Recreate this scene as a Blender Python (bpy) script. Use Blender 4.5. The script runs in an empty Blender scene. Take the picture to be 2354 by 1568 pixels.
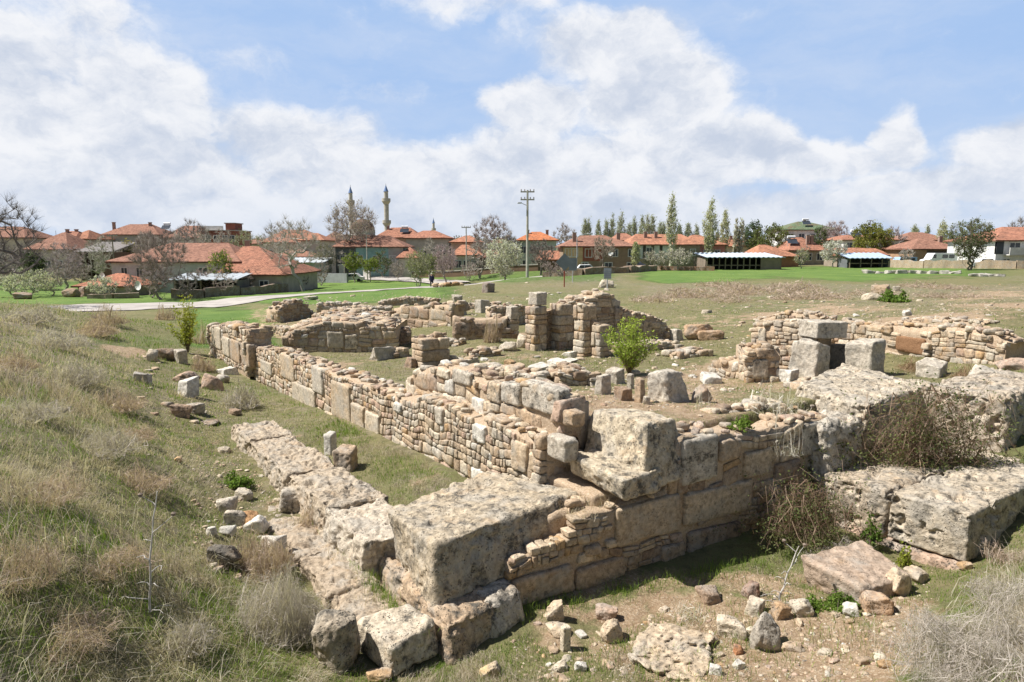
import bpy, math, random
import numpy as np
from mathutils import Vector, Matrix
random.seed(7); RNG = np.random.default_rng(7)
SC = bpy.context.scene; COL = SC.collection
R = math.radians
# ------------------------------------------------------------------ camera
F = 1569.0; H = 4.2; TH = math.atan(214 / F)      # focal length and eye height; reference picture measured as 2354 x 1568
cam = bpy.data.cameras.new("camera"); cam.sensor_width = 36; cam.lens = 36 * F / 2354
cam.clip_start = 0.1; cam.clip_end = 6000
camo = bpy.data.objects.new("camera", cam); COL.objects.link(camo)
camo.location = (0, 0, H); camo.rotation_euler = (math.pi / 2 - TH, 0, 0); SC.camera = camo
# ------------------------------------------------------------------ sun
SUN = Vector((-0.99, 0.02, 0)).normalized(); EL = R(54)
SUNV = Vector((SUN.x * math.cos(EL), SUN.y * math.cos(EL), math.sin(EL)))
sl = bpy.data.lights.new("sun", 'SUN'); sl.energy = 4.9; sl.angle = R(0.5); sl.color = (1.0, 0.955, 0.89)
so = bpy.data.objects.new("sun", sl); COL.objects.link(so); so.rotation_euler = SUNV.to_track_quat('Z', 'Y').to_euler()
SC.view_settings.view_transform = 'Standard'; SC.view_settings.look = 'None'
SC.view_settings.gamma = 1; SC.view_settings.exposure = 0.6
SC.cycles.max_bounces = 4; SC.cycles.diffuse_bounces = 2; SC.cycles.transparent_max_bounces = 4
SC.cycles.use_denoising = True

class NT:
    """small node-tree writer"""
    def __init__(s, tree): s.t = tree; s.n = tree.nodes; s.l = tree.links
    def add(s, typ, **kw):
        n = s.n.new(typ)
        for k, v in kw.items():
            if k.startswith('_'): continue
            setattr(n, k, v)
        return n
    def put(s, sock, v):
        if v is None: return
        if isinstance(v, bpy.types.NodeSocket): s.l.new(v, sock)
        else:
            if hasattr(sock.default_value, '__len__') and not hasattr(v, '__len__'): v = (v,) * len(sock.default_value)
            if hasattr(v, '__len__') and len(v) == 3 and len(sock.default_value) == 4: v = (*v, 1)
            sock.default_value = v
    def m(s, op, a, b=None, c=None, clamp=False):
        n = s.add('ShaderNodeMath', operation=op, use_clamp=clamp)
        for i, v in enumerate((a, b, c)): s.put(n.inputs[i], v)
        return n.outputs[0]
    def vm(s, op, a, b=None):
        n = s.add('ShaderNodeVectorMath', operation=op); s.put(n.inputs[0], a)
        if op == 'SCALE': s.put(n.inputs[3], b)
        else: s.put(n.inputs[1], b)
        return n.outputs[0]
    def noise(s, vec, scale, detail=4, rough=.55, dist=0, col=False):
        n = s.add('ShaderNodeTexNoise'); s.put(n.inputs['Vector'], vec)
        n.inputs['Scale'].default_value = scale; n.inputs['Detail'].default_value = detail
        n.inputs['Roughness'].default_value = rough; n.inputs['Distortion'].default_value = dist
        return n.outputs[1 if col else 0]
    def ramp(s, v, a, b, lo=0., hi=1., smooth=True):
        n = s.add('ShaderNodeMapRange', interpolation_type='SMOOTHSTEP' if smooth else 'LINEAR')
        s.put(n.inputs[0], v); n.inputs[1].default_value = a; n.inputs[2].default_value = b
        n.inputs[3].default_value = lo; n.inputs[4].default_value = hi
        return n.outputs[0]
    def mix(s, f, a, b, typ='MIX'):
        n = s.add('ShaderNodeMix', data_type='RGBA', blend_type=typ)
        s.put(n.inputs[0], f); s.put(n.inputs[6], a); s.put(n.inputs[7], b)
        return n.outputs[2]
    def attr(s, name): return s.add('ShaderNodeAttribute', attribute_name=name).outputs
    def bump(s, h, strength, dist, nrm=None):
        n = s.add('ShaderNodeBump'); s.put(n.inputs['Height'], h)
        n.inputs['Strength'].default_value = strength; n.inputs['Distance'].default_value = dist
        if nrm: s.put(n.inputs['Normal'], nrm)
        return n.outputs[0]

# ------------------------------------------------------------------ world: clear sky with cumulus low in the view
world = bpy.data.worlds.new("World"); SC.world = world; world.use_nodes = True
def build_world():
    N = NT(world.node_tree); N.n.clear()
    out = N.add('ShaderNodeOutputWorld'); bg = N.add('ShaderNodeBackground'); N.l.new(bg.outputs[0], out.inputs[0])
    sky = N.add('ShaderNodeTexSky', sky_type='NISHITA', sun_disc=False)
    sky.sun_elevation = EL; sky.sun_rotation = math.atan2(SUN.x, SUN.y); sky.air_density = 1.0; sky.dust_density = 1.0
    tc = N.add('ShaderNodeTexCoord').outputs['Generated']
    sx = N.add('ShaderNodeSeparateXYZ'); N.l.new(tc, sx.inputs[0]); x, y, z = sx.outputs
    az = N.m('MULTIPLY', N.m('ARCTAN2', x, y), 57.2958); el = N.m('MULTIPLY', N.m('ARCSINE', z), 57.2958)
    # domain-warped cloud noise in direction space, flattened towards the horizon
    c = N.add('ShaderNodeCombineXYZ'); N.put(c.inputs[0], N.m('MULTIPLY', az, .1)); N.put(c.inputs[1], N.m('MULTIPLY', el, .135)); p = c.outputs[0]
    warp = N.vm('SCALE', N.vm('SUBTRACT', N.noise(p, 1.6, 5, .6, col=True), (.5, .5, .5)), .45)
    pw = N.vm('ADD', p, warp)
    n1 = N.noise(pw, 1.15, 9, .6); n2 = N.noise(N.vm('ADD', pw, (0.0, .22, 0)), 1.15, 9, .6)
    n3 = N.noise(pw, 3.4, 8, .68)
    s2 = N.add('ShaderNodeSeparateXYZ'); N.l.new(pw, s2.inputs[0]); wa = N.m('MULTIPLY', s2.outputs[0], 10); we = N.m('MULTIPLY', s2.outputs[1], 7.4)
    blobs = [  # px, py, rx, ry, weight (measured in the picture, turned into azimuth and elevation)
        (150, 150, 260, 120, .8), (60, 260, 330, 130, 1.), (330, 260, 180, 170, 1.), (250, 60, 180, 100, .7), (300, 400, 500, 120, 1.), (700, 330, 330, 90, .8), (900, 420, 400, 110, 1.),
        (1110, 30, 240, 70, .6), (1180, 100, 80, 50, .4), (750, 15, 50, 40, .3), (1390, 130, 200, 100, 1.), (1230, 260, 160, 90, 1.), (1200, 400, 260, 120, 1.), (1480, 230, 230, 130, 1.), (1500, 380, 320, 130, 1.),
        (1700, 350, 160, 70, .95), (1850, 380, 230, 60, .95), (2035, 330, 55, 90, .9), (1930, 350, 90, 40, .6), (2300, 360, 130, 80, 1.), (2200, 430, 330, 50, .9), (1100, 500, 1500, 75, 1.), (1720, 60, 110, 35, .28), (1800, 80, 60, 25, .25), (1690, 120, 60, 35, .25), (650, 170, 260, 35, .32), (900, 230, 220, 40, .35)]
    fld = None
    for (bx, by, rx, ry, w) in blobs:
        a0 = math.degrees(math.atan((bx - 1177) / F)); e0 = math.degrees(math.atan((570 - by) / F * math.cos(R(a0))))
        k = math.degrees(1 / F)
        dx = N.m('MULTIPLY', N.m('SUBTRACT', wa, a0 + .0), 1 / (rx * k * 1.05)); dy = N.m('MULTIPLY', N.m('SUBTRACT', we, e0), 1 / (ry * k * 1.05))
        d = N.m('SUBTRACT', 1.0, N.m('ADD', N.m('MULTIPLY', dx, dx), N.m('MULTIPLY', dy, dy)))
        d = N.m('MULTIPLY', N.m('MAXIMUM', d, 0.0), w)
        fld = d if fld is None else N.m('SMOOTH_MAX', fld, d, .15)
    back = N.ramp(N.m('ABSOLUTE', az), 45, 70)                       # the rest of the sky: scattered low cloud only
    low = N.ramp(el, 14, 4, 0, .25)
    fld = N.m('MAXIMUM', fld, N.m('MULTIPLY', back, low))
    dens = N.m('ADD', fld, N.m('MULTIPLY', N.m('SUBTRACT', n1, .5), 1.3))
    dens = N.m('ADD', dens, N.m('MULTIPLY', N.m('SUBTRACT', n3, .5), .42))
    mask = N.m('MULTIPLY', N.ramp(dens, .18, .70), N.ramp(fld, .0, .12))
    shade = N.m('ADD', N.m('MULTIPLY', N.m('SUBTRACT', n1, n2), 2.6), N.m('MULTIPLY', N.m('SUBTRACT', n3, .5), 1.0))
    thick = N.ramp(dens, .55, 1.5)
    lit = N.ramp(N.m('SUBTRACT', shade, N.m('MULTIPLY', thick, .30)), -.62, .34)
    cloud = N.mix(lit, (7.6, 8.5, 10.2), (12.0, 12.2, 12.7))
    lo2 = N.ramp(el, 7, 0)
    cloud = N.mix(N.m('MULTIPLY', lo2, .45), cloud, (8.0, 9.2, 11.2))
    # thin high veil over the part of the sky that is in view
    v = N.noise(N.vm('MULTIPLY', pw, (.5, 1.4, 1)), 1.3, 7, .62)
    front = N.m('MULTIPLY', N.ramp(N.m('ABSOLUTE', az), 75, 40), N.ramp(el, 42, 18))
    veil = N.m('MULTIPLY', N.m('ADD', N.ramp(v, .33, .8, .0, .36), .05), front)
    base = N.mix(N.m('MULTIPLY', front, .92), sky.outputs[0], (5.2, 7.7, 12.1))
    base = N.mix(veil, base, (10.2, 10.8, 12.0))
    base = N.mix(N.m('MULTIPLY', N.ramp(el, 14, 1), .6), base, (8.2, 9.7, 11.9))
    colr = N.mix(mask, base, cloud)
    ground = N.ramp(el, -1, 0)
    colr = N.mix(ground, (1.2, 1.2, 1.0), colr)
    N.put(bg.inputs[0], colr); bg.inputs[1].default_value = .05
build_world()
world.cycles.sampling_method = 'MANUAL'; world.cycles.sample_map_resolution = 256

# ------------------------------------------------------------------ maths helpers
def ray(px, py):
    X = (px - 1177) / F; Y = (784 - py) / F
    return np.array([X, math.cos(TH) + Y * math.sin(TH), -math.sin(TH) + Y * math.cos(TH)])
def P(px, py, z):
    d = ray(px, py); t = (z - H) / d[2]; return np.array([d[0] * t, d[1] * t])
def PD(px, py, Y):                                   # point on that sight line at forward distance Y
    d = ray(px, py); t = Y / d[1]; return np.array([d[0] * t, Y, H + d[2] * t])
def proj(x, y, z):
    dy = y * math.cos(TH) - (z - H) * math.sin(TH); up = y * math.sin(TH) + (z - H) * math.cos(TH)
    dy = np.maximum(dy, .05)
    return 1177 + F * x / dy, 784 - F * up / dy
an = R(34.5); AX = np.array([-math.sin(an), math.cos(an)]); BX = np.array([math.cos(an), math.sin(an)])
def W(a, b): return AX * a + BX * b                  # the ruin's own grid: a runs away to the left, b away to the right
def toAB(x, y): return x * AX[0] + y * AX[1], x * BX[0] + y * BX[1]
def ss(x, a, b):
    t = np.clip((x - a) / (b - a), 0, 1); return t * t * (3 - 2 * t)
def _h(ix, iy, iz):
    h = (ix * 374761393 + iy * 668265263 + iz * 1274126177) & 0xffffffff
    h = ((h ^ (h >> 13)) * 1103515245) & 0xffffffff
    return ((h ^ (h >> 16)) & 0xffff) / 65535.0
def vn(p):
    p = np.asarray(p, float); i = np.floor(p).astype(np.int64); f = p - i; u = f * f * (3 - 2 * f)
    r = 0
    for dx in (0, 1):
        wx = u[..., 0] if dx else 1 - u[..., 0]
        for dy in (0, 1):
            wy = u[..., 1] if dy else 1 - u[..., 1]
            for dz in (0, 1):
                wz = u[..., 2] if dz else 1 - u[..., 2]
                r = r + wx * wy * wz * _h(i[..., 0] + dx, i[..., 1] + dy, i[..., 2] + dz)
    return r * 2 - 1
def fbm(p, oct=4, gain=.5):
    p = np.asarray(p, float); r = 0; a = 1.; s = 0
    for k in range(oct):
        r = r + a * vn(p * (2 ** k) + 17.3 * k); s += a; a *= gain
    return r / s
def p3(x, y, z=0.): return np.stack([x, y, np.zeros_like(x) + z], -1)

# ------------------------------------------------------------------ terrain heights
def T(px, py, z): q = P(px, py, z); return (q[0], q[1], z)
def TD(px, py, Y): q = PD(px, py, Y); return (q[0], q[1], q[2])
shared = [T(1150, 705, .75), T(1300, 685, .95), T(1450, 705, 1.05), T(1600, 710, 1.15), T(1600, 765, 1.1), T(1700, 725, 1.3), T(1800, 690, 1.3), T(2100, 690, 1.5), T(2320, 685, 1.75), T(2320, 725, 2.0), T(2000, 722, 1.65),
    T(2335, 790, 1.95), T(940, 676, .3), T(1000, 665, .45), T(1060, 665, .5), T(1100, 672, .6), TD(993, 661, 83), TD(1060, 661, 80), TD(1090, 653, 100), TD(1212, 638, 75), TD(1300, 640, 72), TD(1400, 655, 62), TD(1600, 655, 60), TD(1450, 632, 80), TD(1500, 614, 128), TD(1900, 612, 118), TD(1900, 648, 62),
    TD(2200, 650, 60), TD(2250, 610, 112), TD(2354, 620, 90), TD(1700, 630, 85), TD(2050, 625, 92), TD(1300, 618, 110), TD(1180, 622, 110), TD(1100, 628, 120), TD(940, 640, 115), TD(870, 634, 125), TD(700, 664, 98), TD(500, 676, 84), TD(300, 680, 78), TD(120, 682, 76), TD(0, 690, 70), TD(-250, 690, 70), TD(2700, 620, 90),
    TD(850, 655, 96), TD(620, 672, 88), T(830, 704, .3), T(700, 722, .15), T(2600, 750, 2.0), TD(2800, 600, 200), TD(-300, 590, 220), TD(300, 590, 220), TD(900, 585, 220), TD(1500, 582, 240), TD(2100, 585, 240), TD(1177, 574, 700), TD(0, 574, 700), TD(2354, 574, 700), TD(1177, 571, 2500), TD(-400, 571, 2500), TD(2800, 571, 2500)]
outer = shared + [T(0, 1560, 1.2), T(0, 1300, 1.5), T(0, 1000, 1.8), T(0, 850, 1.9), T(0, 765, 1.85), T(40, 700, 1.75), T(150, 716, 1.15), T(-300, 850, 2.3), T(-400, 1300, 2.2), T(250, 1560, .7), T(500, 1560, .3), T(750, 1560, .0), T(1100, 1560, -.1), T(1500, 1560, .0), T(1900, 1560, .15), T(2354, 1560, .85), T(2354, 1420, .8), T(2354, 1300, .55), T(2700, 1400, 1.2),
    T(2100, 1420, .25), T(1800, 1400, .02), T(1500, 1400, -.08), T(250, 1300, 1.1), T(430, 1300, .5), T(550, 1350, .2), T(650, 1420, .02), T(250, 1000, 1.15), T(400, 1000, .42), T(500, 1050, .22), T(560, 1200, .12), T(200, 850, 1.3), T(320, 850, .55), T(420, 850, .25), T(520, 900, .18), T(210, 724, 1.0), T(300, 745, .65), T(330, 775, .5), T(400, 790, .3), T(470, 800, .1),
    T(700, 1000, .28), T(820, 1080, .28), T(950, 1130, .33), T(1250, 1400, -.08), T(1600, 1320, .0), T(1750, 1290, .02), T(1850, 1270, .05), T(2000, 1280, .08), T(2150, 1300, .05), T(1200, 1480, -.1), T(620, 765, -.05), T(550, 738, -.35), T(450, 765, .0), T(450, 703, -1.), T(620, 697, -1.), T(300, 706, -1.), T(100, 710, -1.), T(800, 690, -1.0), T(870, 687, -.9), T(400, 722, -.6),
    (-1.5, 3, .6), (1.5, 3, .6), (0, 0, 1.6), (0, -5, 1.9), (8, -5, 1.9), (-8, -5, 2.0), (30, -20, 2.), (-30, -20, 2.), (8, 4, 1.5), (-5, 2, 1.6), (60, 10, 2.), (-60, 10, 1.), (0, -300, 2.), (-300, 0, 0), (300, 0, 1.5)]
inner = shared + [T(1500, 830, 1.05), T(1350, 830, 1.0), T(1100, 840, 1.05), T(1000, 805, .85), T(850, 795, .6), T(1650, 870, 1.2), T(1800, 890, 1.4), T(1500, 900, 1.4), T(1300, 875, 1.3), T(1600, 960, 1.6), T(1850, 945, 1.58), T(1950, 925, 1.62), T(1430, 930, 1.6), T(1180, 865, 1.3), T(2100, 880, 1.6), T(2330, 875, 1.65), T(2200, 850, 1.5), T(2400, 960, 1.6), T(1000, 760, .8), T(750, 775, .5), T(650, 800, .5), T(1750, 800, 1.2), T(1260, 800, .95)]
class TPS:
    def __init__(s, pts, sm=2e-4):
        q = np.array(pts); s.c = s.uv(q[:, 0], q[:, 1]); n = len(q)
        K = s.k(s.c, s.c) + sm * np.eye(n); Pm = np.c_[np.ones(n), s.c]
        M = np.block([[K, Pm], [Pm.T, np.zeros((3, 3))]]); s.w = np.linalg.solve(M, np.r_[q[:, 2], 0, 0, 0])
    @staticmethod
    def uv(x, y):
        r = np.sqrt(x * x + y * y + 4); a = np.arctan2(x, y); return np.stack([a * 1.2 + 0 * r, np.log(r)], -1)
    @staticmethod
    def k(a, b):
        d2 = ((a[:, None, :] - b[None]) ** 2).sum(-1); return .5 * d2 * np.log(d2 + 1e-12)
    def __call__(s, x, y):
        x = np.asarray(x, float); y = np.asarray(y, float); sh = x.shape; q = s.uv(x.ravel(), y.ravel()); out = np.empty(len(q))
        for i in range(0, len(q), 20000):
            c = q[i:i + 20000]; out[i:i + 20000] = s.k(c, s.c) @ s.w[:-3] + s.w[-3] + c @ s.w[-2:]
        return out.reshape(sh)
TO = TPS(outer); TI = TPS(inner)
def podium(x, y):
    a, b = toAB(x, y)
    m1 = np.maximum(np.minimum(ss(b, 5.95, 6.25), ss(a, 7.3, 7.5)), np.minimum(ss(b, 6.7, 6.95), ss(a, 6.35, 6.6)))
    m2 = np.minimum(ss(b, 13.0, 13.4), ss(a, 4.7, 5.1))
    return np.maximum(m1, m2) * (1 - ss(a, 25, 31) * (1 - ss(b, 12, 18)))
def g0(x, y):
    x = np.asarray(x, float); y = np.asarray(y, float)
    m = podium(x, y); o = TO(x, y); i = TI(x, y)
    behind = ss(y, -30, -2)
    return o * (1 - m) + i * m
def g(x, y):
    x = np.asarray(x, float); y = np.asarray(y, float); r = np.hypot(x, y)
    z = g0(x, y)
    z = z + fbm(p3(x * .9, y * .9), 3) * .06 * ss(r, 2, 8) + fbm(p3(x * .25, y * .25, 5), 3) * .12 * ss(r, 8, 30) * (1 - .6 * ss(r, 60, 90)) + fbm(p3(x * 5, y * 5, 9), 2) * .018 * (1 - ss(r, 25, 60))
    return z
def gz(x, y): return float(g(np.array([x]), np.array([y]))[0])
def gp(px, py, lo=2.5, hi=400):                      # where the sight line of that pixel meets the ground
    d = ray(px, py); t = lo * (hi / lo) ** (np.arange(700) / 699.); x = d[0] * t; y = d[1] * t; z = H + d[2] * t
    below = z < g(x, y); k = int(np.argmax(below)) if below.any() else 699
    k = max(k, 1); t0, t1 = t[k - 1], t[k]
    for _ in range(12):
        tm = (t0 + t1) / 2
        if H + d[2] * tm < gz(d[0] * tm, d[1] * tm): t1 = tm
        else: t0 = tm
    return np.array([d[0] * t1, d[1] * t1, gz(d[0] * t1, d[1] * t1)])

# ------------------------------------------------------------------ mesh writing
class MB:
    def __init__(s): s.v = []; s.q = []; s.t = []; s.c = []; s.n = 0
    def add(s, v, q=None, t=None, col=(1, 1, 1)):
        v = np.asarray(v, float); s.v.append(v)
        if q is not None and len(q): s.q.append(np.asarray(q) + s.n)
        if t is not None and len(t): s.t.append(np.asarray(t) + s.n)
        c = np.asarray(col, float)
        s.c.append(np.broadcast_to(c, (len(v), 3)) if c.ndim == 1 else c); s.n += len(v)
    def build(s, name, mat, parent=None, smooth=False, loc=None):
        me = bpy.data.meshes.new(name); v = np.concatenate(s.v); c = np.concatenate(s.c)
        q = np.concatenate(s.q) if s.q else np.zeros((0, 4), int); t = np.concatenate(s.t) if s.t else np.zeros((0, 3), int)
        if loc is not None: v = v - np.asarray(loc)
        me.vertices.add(len(v)); me.vertices.foreach_set('co', v.ravel().astype(np.float32))
        nl = 4 * len(q) + 3 * len(t); me.loops.add(nl); me.loops.foreach_set('vertex_index', np.r_[q.ravel(), t.ravel()].astype(np.int32))
        me.polygons.add(len(q) + len(t)); st = np.r_[np.arange(len(q)) * 4, 4 * len(q) + np.arange(len(t)) * 3]
        me.polygons.foreach_set('loop_start', st.astype(np.int32))
        me.polygons.foreach_set('use_smooth', np.full(len(st), bool(smooth)))
        at = me.color_attributes.new('Col', 'FLOAT_COLOR', 'POINT')
        at.data.foreach_set('color', np.c_[c, np.ones(len(c))].ravel().astype(np.float32))
        me.update(calc_edges=True); me.materials.append(mat)
        o = bpy.data.objects.new(name, me); COL.objects.link(o)
        if loc is not None: o.location = loc
        if parent: o.parent = parent
        return o
def tag(o, label=None, cat=None, group=None, kind=None):
    if label: o['label'] = label
    if cat: o['category'] = cat
    if group: o['group'] = group
    if kind: o['kind'] = kind
    return o
def empty(name, loc, label=None, cat=None, group=None, rz=0):
    o = bpy.data.objects.new(name, None); COL.objects.link(o); o.location = loc; o.rotation_euler = (0, 0, rz); o.empty_display_size = .2
    return tag(o, label, cat, group)
_cube = {}
def cube_topo(n):
    if n in _cube: return _cube[n]
    t = np.linspace(-1, 1, n + 1); t = .55 * t + .45 * np.sin(t * math.pi / 2)
    idx = {}; V = []; Q = []
    def vid(p):
        k = tuple(np.round(p, 5))
        if k not in idx: idx[k] = len(V); V.append(p)
        return idx[k]
    for ax in range(3):
        for sg in (-1, 1):
            g_ = [[None] * (n + 1) for _ in range(n + 1)]
            for i in range(n + 1):
                for j in range(n + 1):
                    p = np.zeros(3); p[ax] = sg; p[(ax + 1) % 3] = t[i]; p[(ax + 2) % 3] = t[j]; g_[i][j] = vid(p)
            for i in range(n):
                for j in range(n):
                    q = [g_[i][j], g_[i + 1][j], g_[i + 1][j + 1], g_[i][j + 1]]
                    Q.append(q if sg > 0 else q[::-1])
    _cube[n] = (np.array(V), np.array(Q)); return _cube[n]
def rbox(mb, C8, n=4, rad=.03, amp=.01, freq=6., col=(1, 1, 1), pits=0., seed=0., sphere=0.):
    """rounded, weathered block spanned by 8 corners C8[z][y][x]; col may vary per stone"""
    C8 = np.asarray(C8, float).reshape(2, 2, 2, 3); p, Q = cube_topo(n)
    hx = np.linalg.norm(C8[:, :, 1] - C8[:, :, 0], axis=-1).mean() / 2; hy = np.linalg.norm(C8[:, 1] - C8[:, 0], axis=-1).mean() / 2; hz = np.linalg.norm(C8[1] - C8[0], axis=-1).mean() / 2
    h = np.array([hx, hy, hz]); rad = min(rad, h.min() * .95); w = p * h
    q = np.clip(w, -(h - rad), h - rad); d = w - q; ln = np.linalg.norm(d, axis=1, keepdims=True); d = d / np.maximum(ln, 1e-9); w = q + d * rad
    if sphere:
        sp = p / np.linalg.norm(p, axis=1, keepdims=True) * h * 1.12; w = w * (1 - sphere) + sp * sphere
    u = (w / h + 1) / 2; ux, uy, uz = u[:, 0:1], u[:, 1:2], u[:, 2:3]
    pos = 0
    for k in (0, 1):
        for j in (0, 1):
            for i in (0, 1):
                pos = pos + (uz if k else 1 - uz) * (uy if j else 1 - uy) * (ux if i else 1 - ux) * C8[k, j, i]
    ex = C8[:, :, 1].mean((0, 1)) - C8[:, :, 0].mean((0, 1)); ey = C8[:, 1].mean((0, 1)) - C8[:, 0].mean((0, 1)); ez = C8[1].mean((0, 1)) - C8[0].mean((0, 1))
    M = np.array([e / (np.linalg.norm(e) + 1e-9) for e in (ex, ey, ez)]); nrm = d @ M
    s = pos + seed * 13.7
    disp = fbm(s * freq, 4, .6) * amp
    if pits:
        v = fbm(s * freq * 2.2 + 40, 3, .7); disp = disp - pits * np.clip(v - .12, 0, 1) * 2.2 + .3 * amp * fbm(s * freq * 6, 2)
    if n <= 5: disp = disp + (amp * .6) * fbm(s * freq * .5 + 9, 1)
    mb.add(pos + nrm * disp[:, None], q=Q, col=col)
def corners(cx, cy, z0, z1, lx, ly, rz=0, tilt=0, tilt2=0, jit=0, taper=0):
    c, s = math.cos(rz), math.sin(rz); out = np.zeros((2, 2, 2, 3))
    for k in (0, 1):
        for j in (0, 1):
            for i in (0, 1):
                f = 1 - taper * k; x = (i - .5) * lx * f; y = (j - .5) * ly * f; z = z0 + (z1 - z0) * k + x * math.tan(tilt) + y * math.tan(tilt2)
                out[k, j, i] = (cx + x * c - y * s, cy + x * s + y * c, z)
    if jit: out += (RNG.random((2, 2, 2, 3)) - .5) * 2 * jit
    return out
def box(mb, cx, cy, z0, z1, lx, ly, rz=0, col=(1, 1, 1)):
    C = corners(cx, cy, z0, z1, lx, ly, rz).reshape(8, 3)
    mb.add(C, q=[[0, 2, 3, 1], [4, 5, 7, 6], [0, 1, 5, 4], [2, 6, 7, 3], [0, 4, 6, 2], [1, 3, 7, 5]], col=col)
def tube(mb, p0, p1, r0, r1, n=6, col=(1, 1, 1), cap=True):
    p0 = np.asarray(p0, float); p1 = np.asarray(p1, float); d = p1 - p0; L = np.linalg.norm(d)
    if L < 1e-6: return
    d /= L; a = np.cross(d, (0, 0, 1) if abs(d[2]) < .9 else (1, 0, 0)); a /= np.linalg.norm(a); b = np.cross(d, a)
    th = np.arange(n) / n * 2 * math.pi; ring = np.cos(th)[:, None] * a + np.sin(th)[:, None] * b
    v = np.r_[p0 + ring * r0, p1 + ring * r1]; k = np.arange(n); k2 = (k + 1) % n
    q = np.stack([k, k2, k2 + n, k + n], 1)[:, ::-1]; t = []
    if cap:
        v = np.r_[v, [p0], [p1]]; t = [[2 * n, int(i), int(j)] for i, j in zip(k, k2)] + [[2 * n + 1, int(j) + n, int(i) + n] for i, j in zip(k, k2)]
    mb.add(v, q=q, t=t, col=col)
def lathe(mb, cx, cy, prof, n=16, col=(1, 1, 1)):
    th = np.arange(n) / n * 2 * math.pi; V = []
    for (r, z) in prof: V.append(np.stack([cx + r * np.cos(th), cy + r * np.sin(th), np.full(n, z)], 1))
    q = []
    for i in range(len(prof) - 1):
        for k in range(n): q.append([i * n + k, i * n + (k + 1) % n, (i + 1) * n + (k + 1) % n, (i + 1) * n + k])
    mb.add(np.concatenate(V), q=q, col=col)

# ------------------------------------------------------------------ materials
def mat(name): 
    m = bpy.data.materials.new(name); m.use_nodes = True; N = NT(m.node_tree)
    b = N.n['Principled BSDF']; b.inputs['Roughness'].default_value = .9; b.inputs['Specular IOR Level'].default_value = .2
    return m, N, b
def pos(N): return N.add('ShaderNodeNewGeometry').outputs['Position']
def stone_mat(name, crust=.3, pit=1., fine=60, warm=.35):
    m, N, b = mat(name); p = pos(N); col = N.attr('Col')[0]
    n1 = N.noise(p, 3.1, 6, .65); n2 = N.noise(p, 14, 5, .65); n3 = N.noise(p, fine, 3, .7)
    col = N.mix(1.0, col, N.mix(N.ramp(n2, .25, .75), (.56, .53, .50), (1.2, 1.19, 1.17)), 'MULTIPLY')
    col = N.mix(N.m('MULTIPLY', N.ramp(n1, .52, .72), warm), col, (.50, .31, .15))
    col = N.mix(N.m('MULTIPLY', N.ramp(N.noise(N.vm('ADD', p, (9, 3, 1)), 2.1, 6, .7), .44, .64), .6), col, (.40, .375, .33))
    cr = N.m('MULTIPLY', N.ramp(N.noise(N.vm('ADD', p, (3, 7, 2)), 5.5, 8, .75), .60 - crust * .18, .72 - crust * .1), min(1, .45 + crust))
    col = N.mix(cr, col, (.10, .092, .078))
    vo = N.add('ShaderNodeTexVoronoi'); N.put(vo.inputs['Vector'], N.vm('ADD', p, N.vm('SCALE', N.noise(p, 30, 2, .5, col=True), .05))); vo.inputs['Scale'].default_value = 34
    pitm = N.m('MULTIPLY', N.ramp(vo.outputs['Distance'], .38, .12), N.ramp(N.noise(p, 9, 3), .42, .6))
    col = N.mix(N.m('MULTIPLY', pitm, .65 * pit), col, (.12, .10, .075))
    col = N.mix(1.0, col, N.mix(n3, (.8, .8, .8), (1.15, 1.15, 1.15)), 'MULTIPLY')
    N.put(b.inputs['Base Color'], col)
    h = N.m('SUBTRACT', N.m('ADD', N.m('MULTIPLY', n2, 1.0), N.m('MULTIPLY', n3, .35)), N.m('MULTIPLY', pitm, .7 * pit))
    N.put(b.inputs['Normal'], N.bump(h, .9, .022)); return m
M = {}
M['masonry'] = stone_mat('masonry_stone', .3, .9)
M['block'] = stone_mat('weathered_block', .66, 1.4)
M['grey'] = stone_mat('grey_lichen_block', .35, .8, warm=.05)
M['marble'] = stone_mat('pale_marble', .02, .3, warm=.08)
def soil_mat():
    m, N, b = mat('mortar_and_soil'); p = pos(N); n = N.noise(p, 4, 8, .7); n2 = N.noise(p, 40, 4, .7)
    col = N.mix(N.ramp(n, .3, .7), (.30, .21, .135), (.50, .37, .25)); col = N.mix(N.ramp(n2, .35, .7), col, (.56, .45, .33))
    N.put(b.inputs['Base Color'], N.mix(1., col, N.attr('Col')[0], 'MULTIPLY')); N.put(b.inputs['Normal'], N.bump(N.m('ADD', n, N.m('MULTIPLY', n2, .5)), 1., .03)); return m
M['soil'] = soil_mat()
def plain(name, c, rough=.85, nscale=3., namp=.25, spec=.2, metal=0., usecol=False, bumps=0.):
    m, N, b = mat(name); p = pos(N); n = N.noise(p, nscale, 6, .65)
    base = N.attr('Col')[0] if usecol else (*c, 1)
    col = N.mix(1., base, N.mix(N.ramp(n, .25, .75), (1 - namp,) * 3, (1 + namp * .6,) * 3), 'MULTIPLY')
    N.put(b.inputs['Base Color'], col); b.inputs['Roughness'].default_value = rough; b.inputs['Specular IOR Level'].default_value = spec; b.inputs['Metallic'].default_value = metal
    if bumps: N.put(b.inputs['Normal'], N.bump(n, 1., bumps))
    return m
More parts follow.
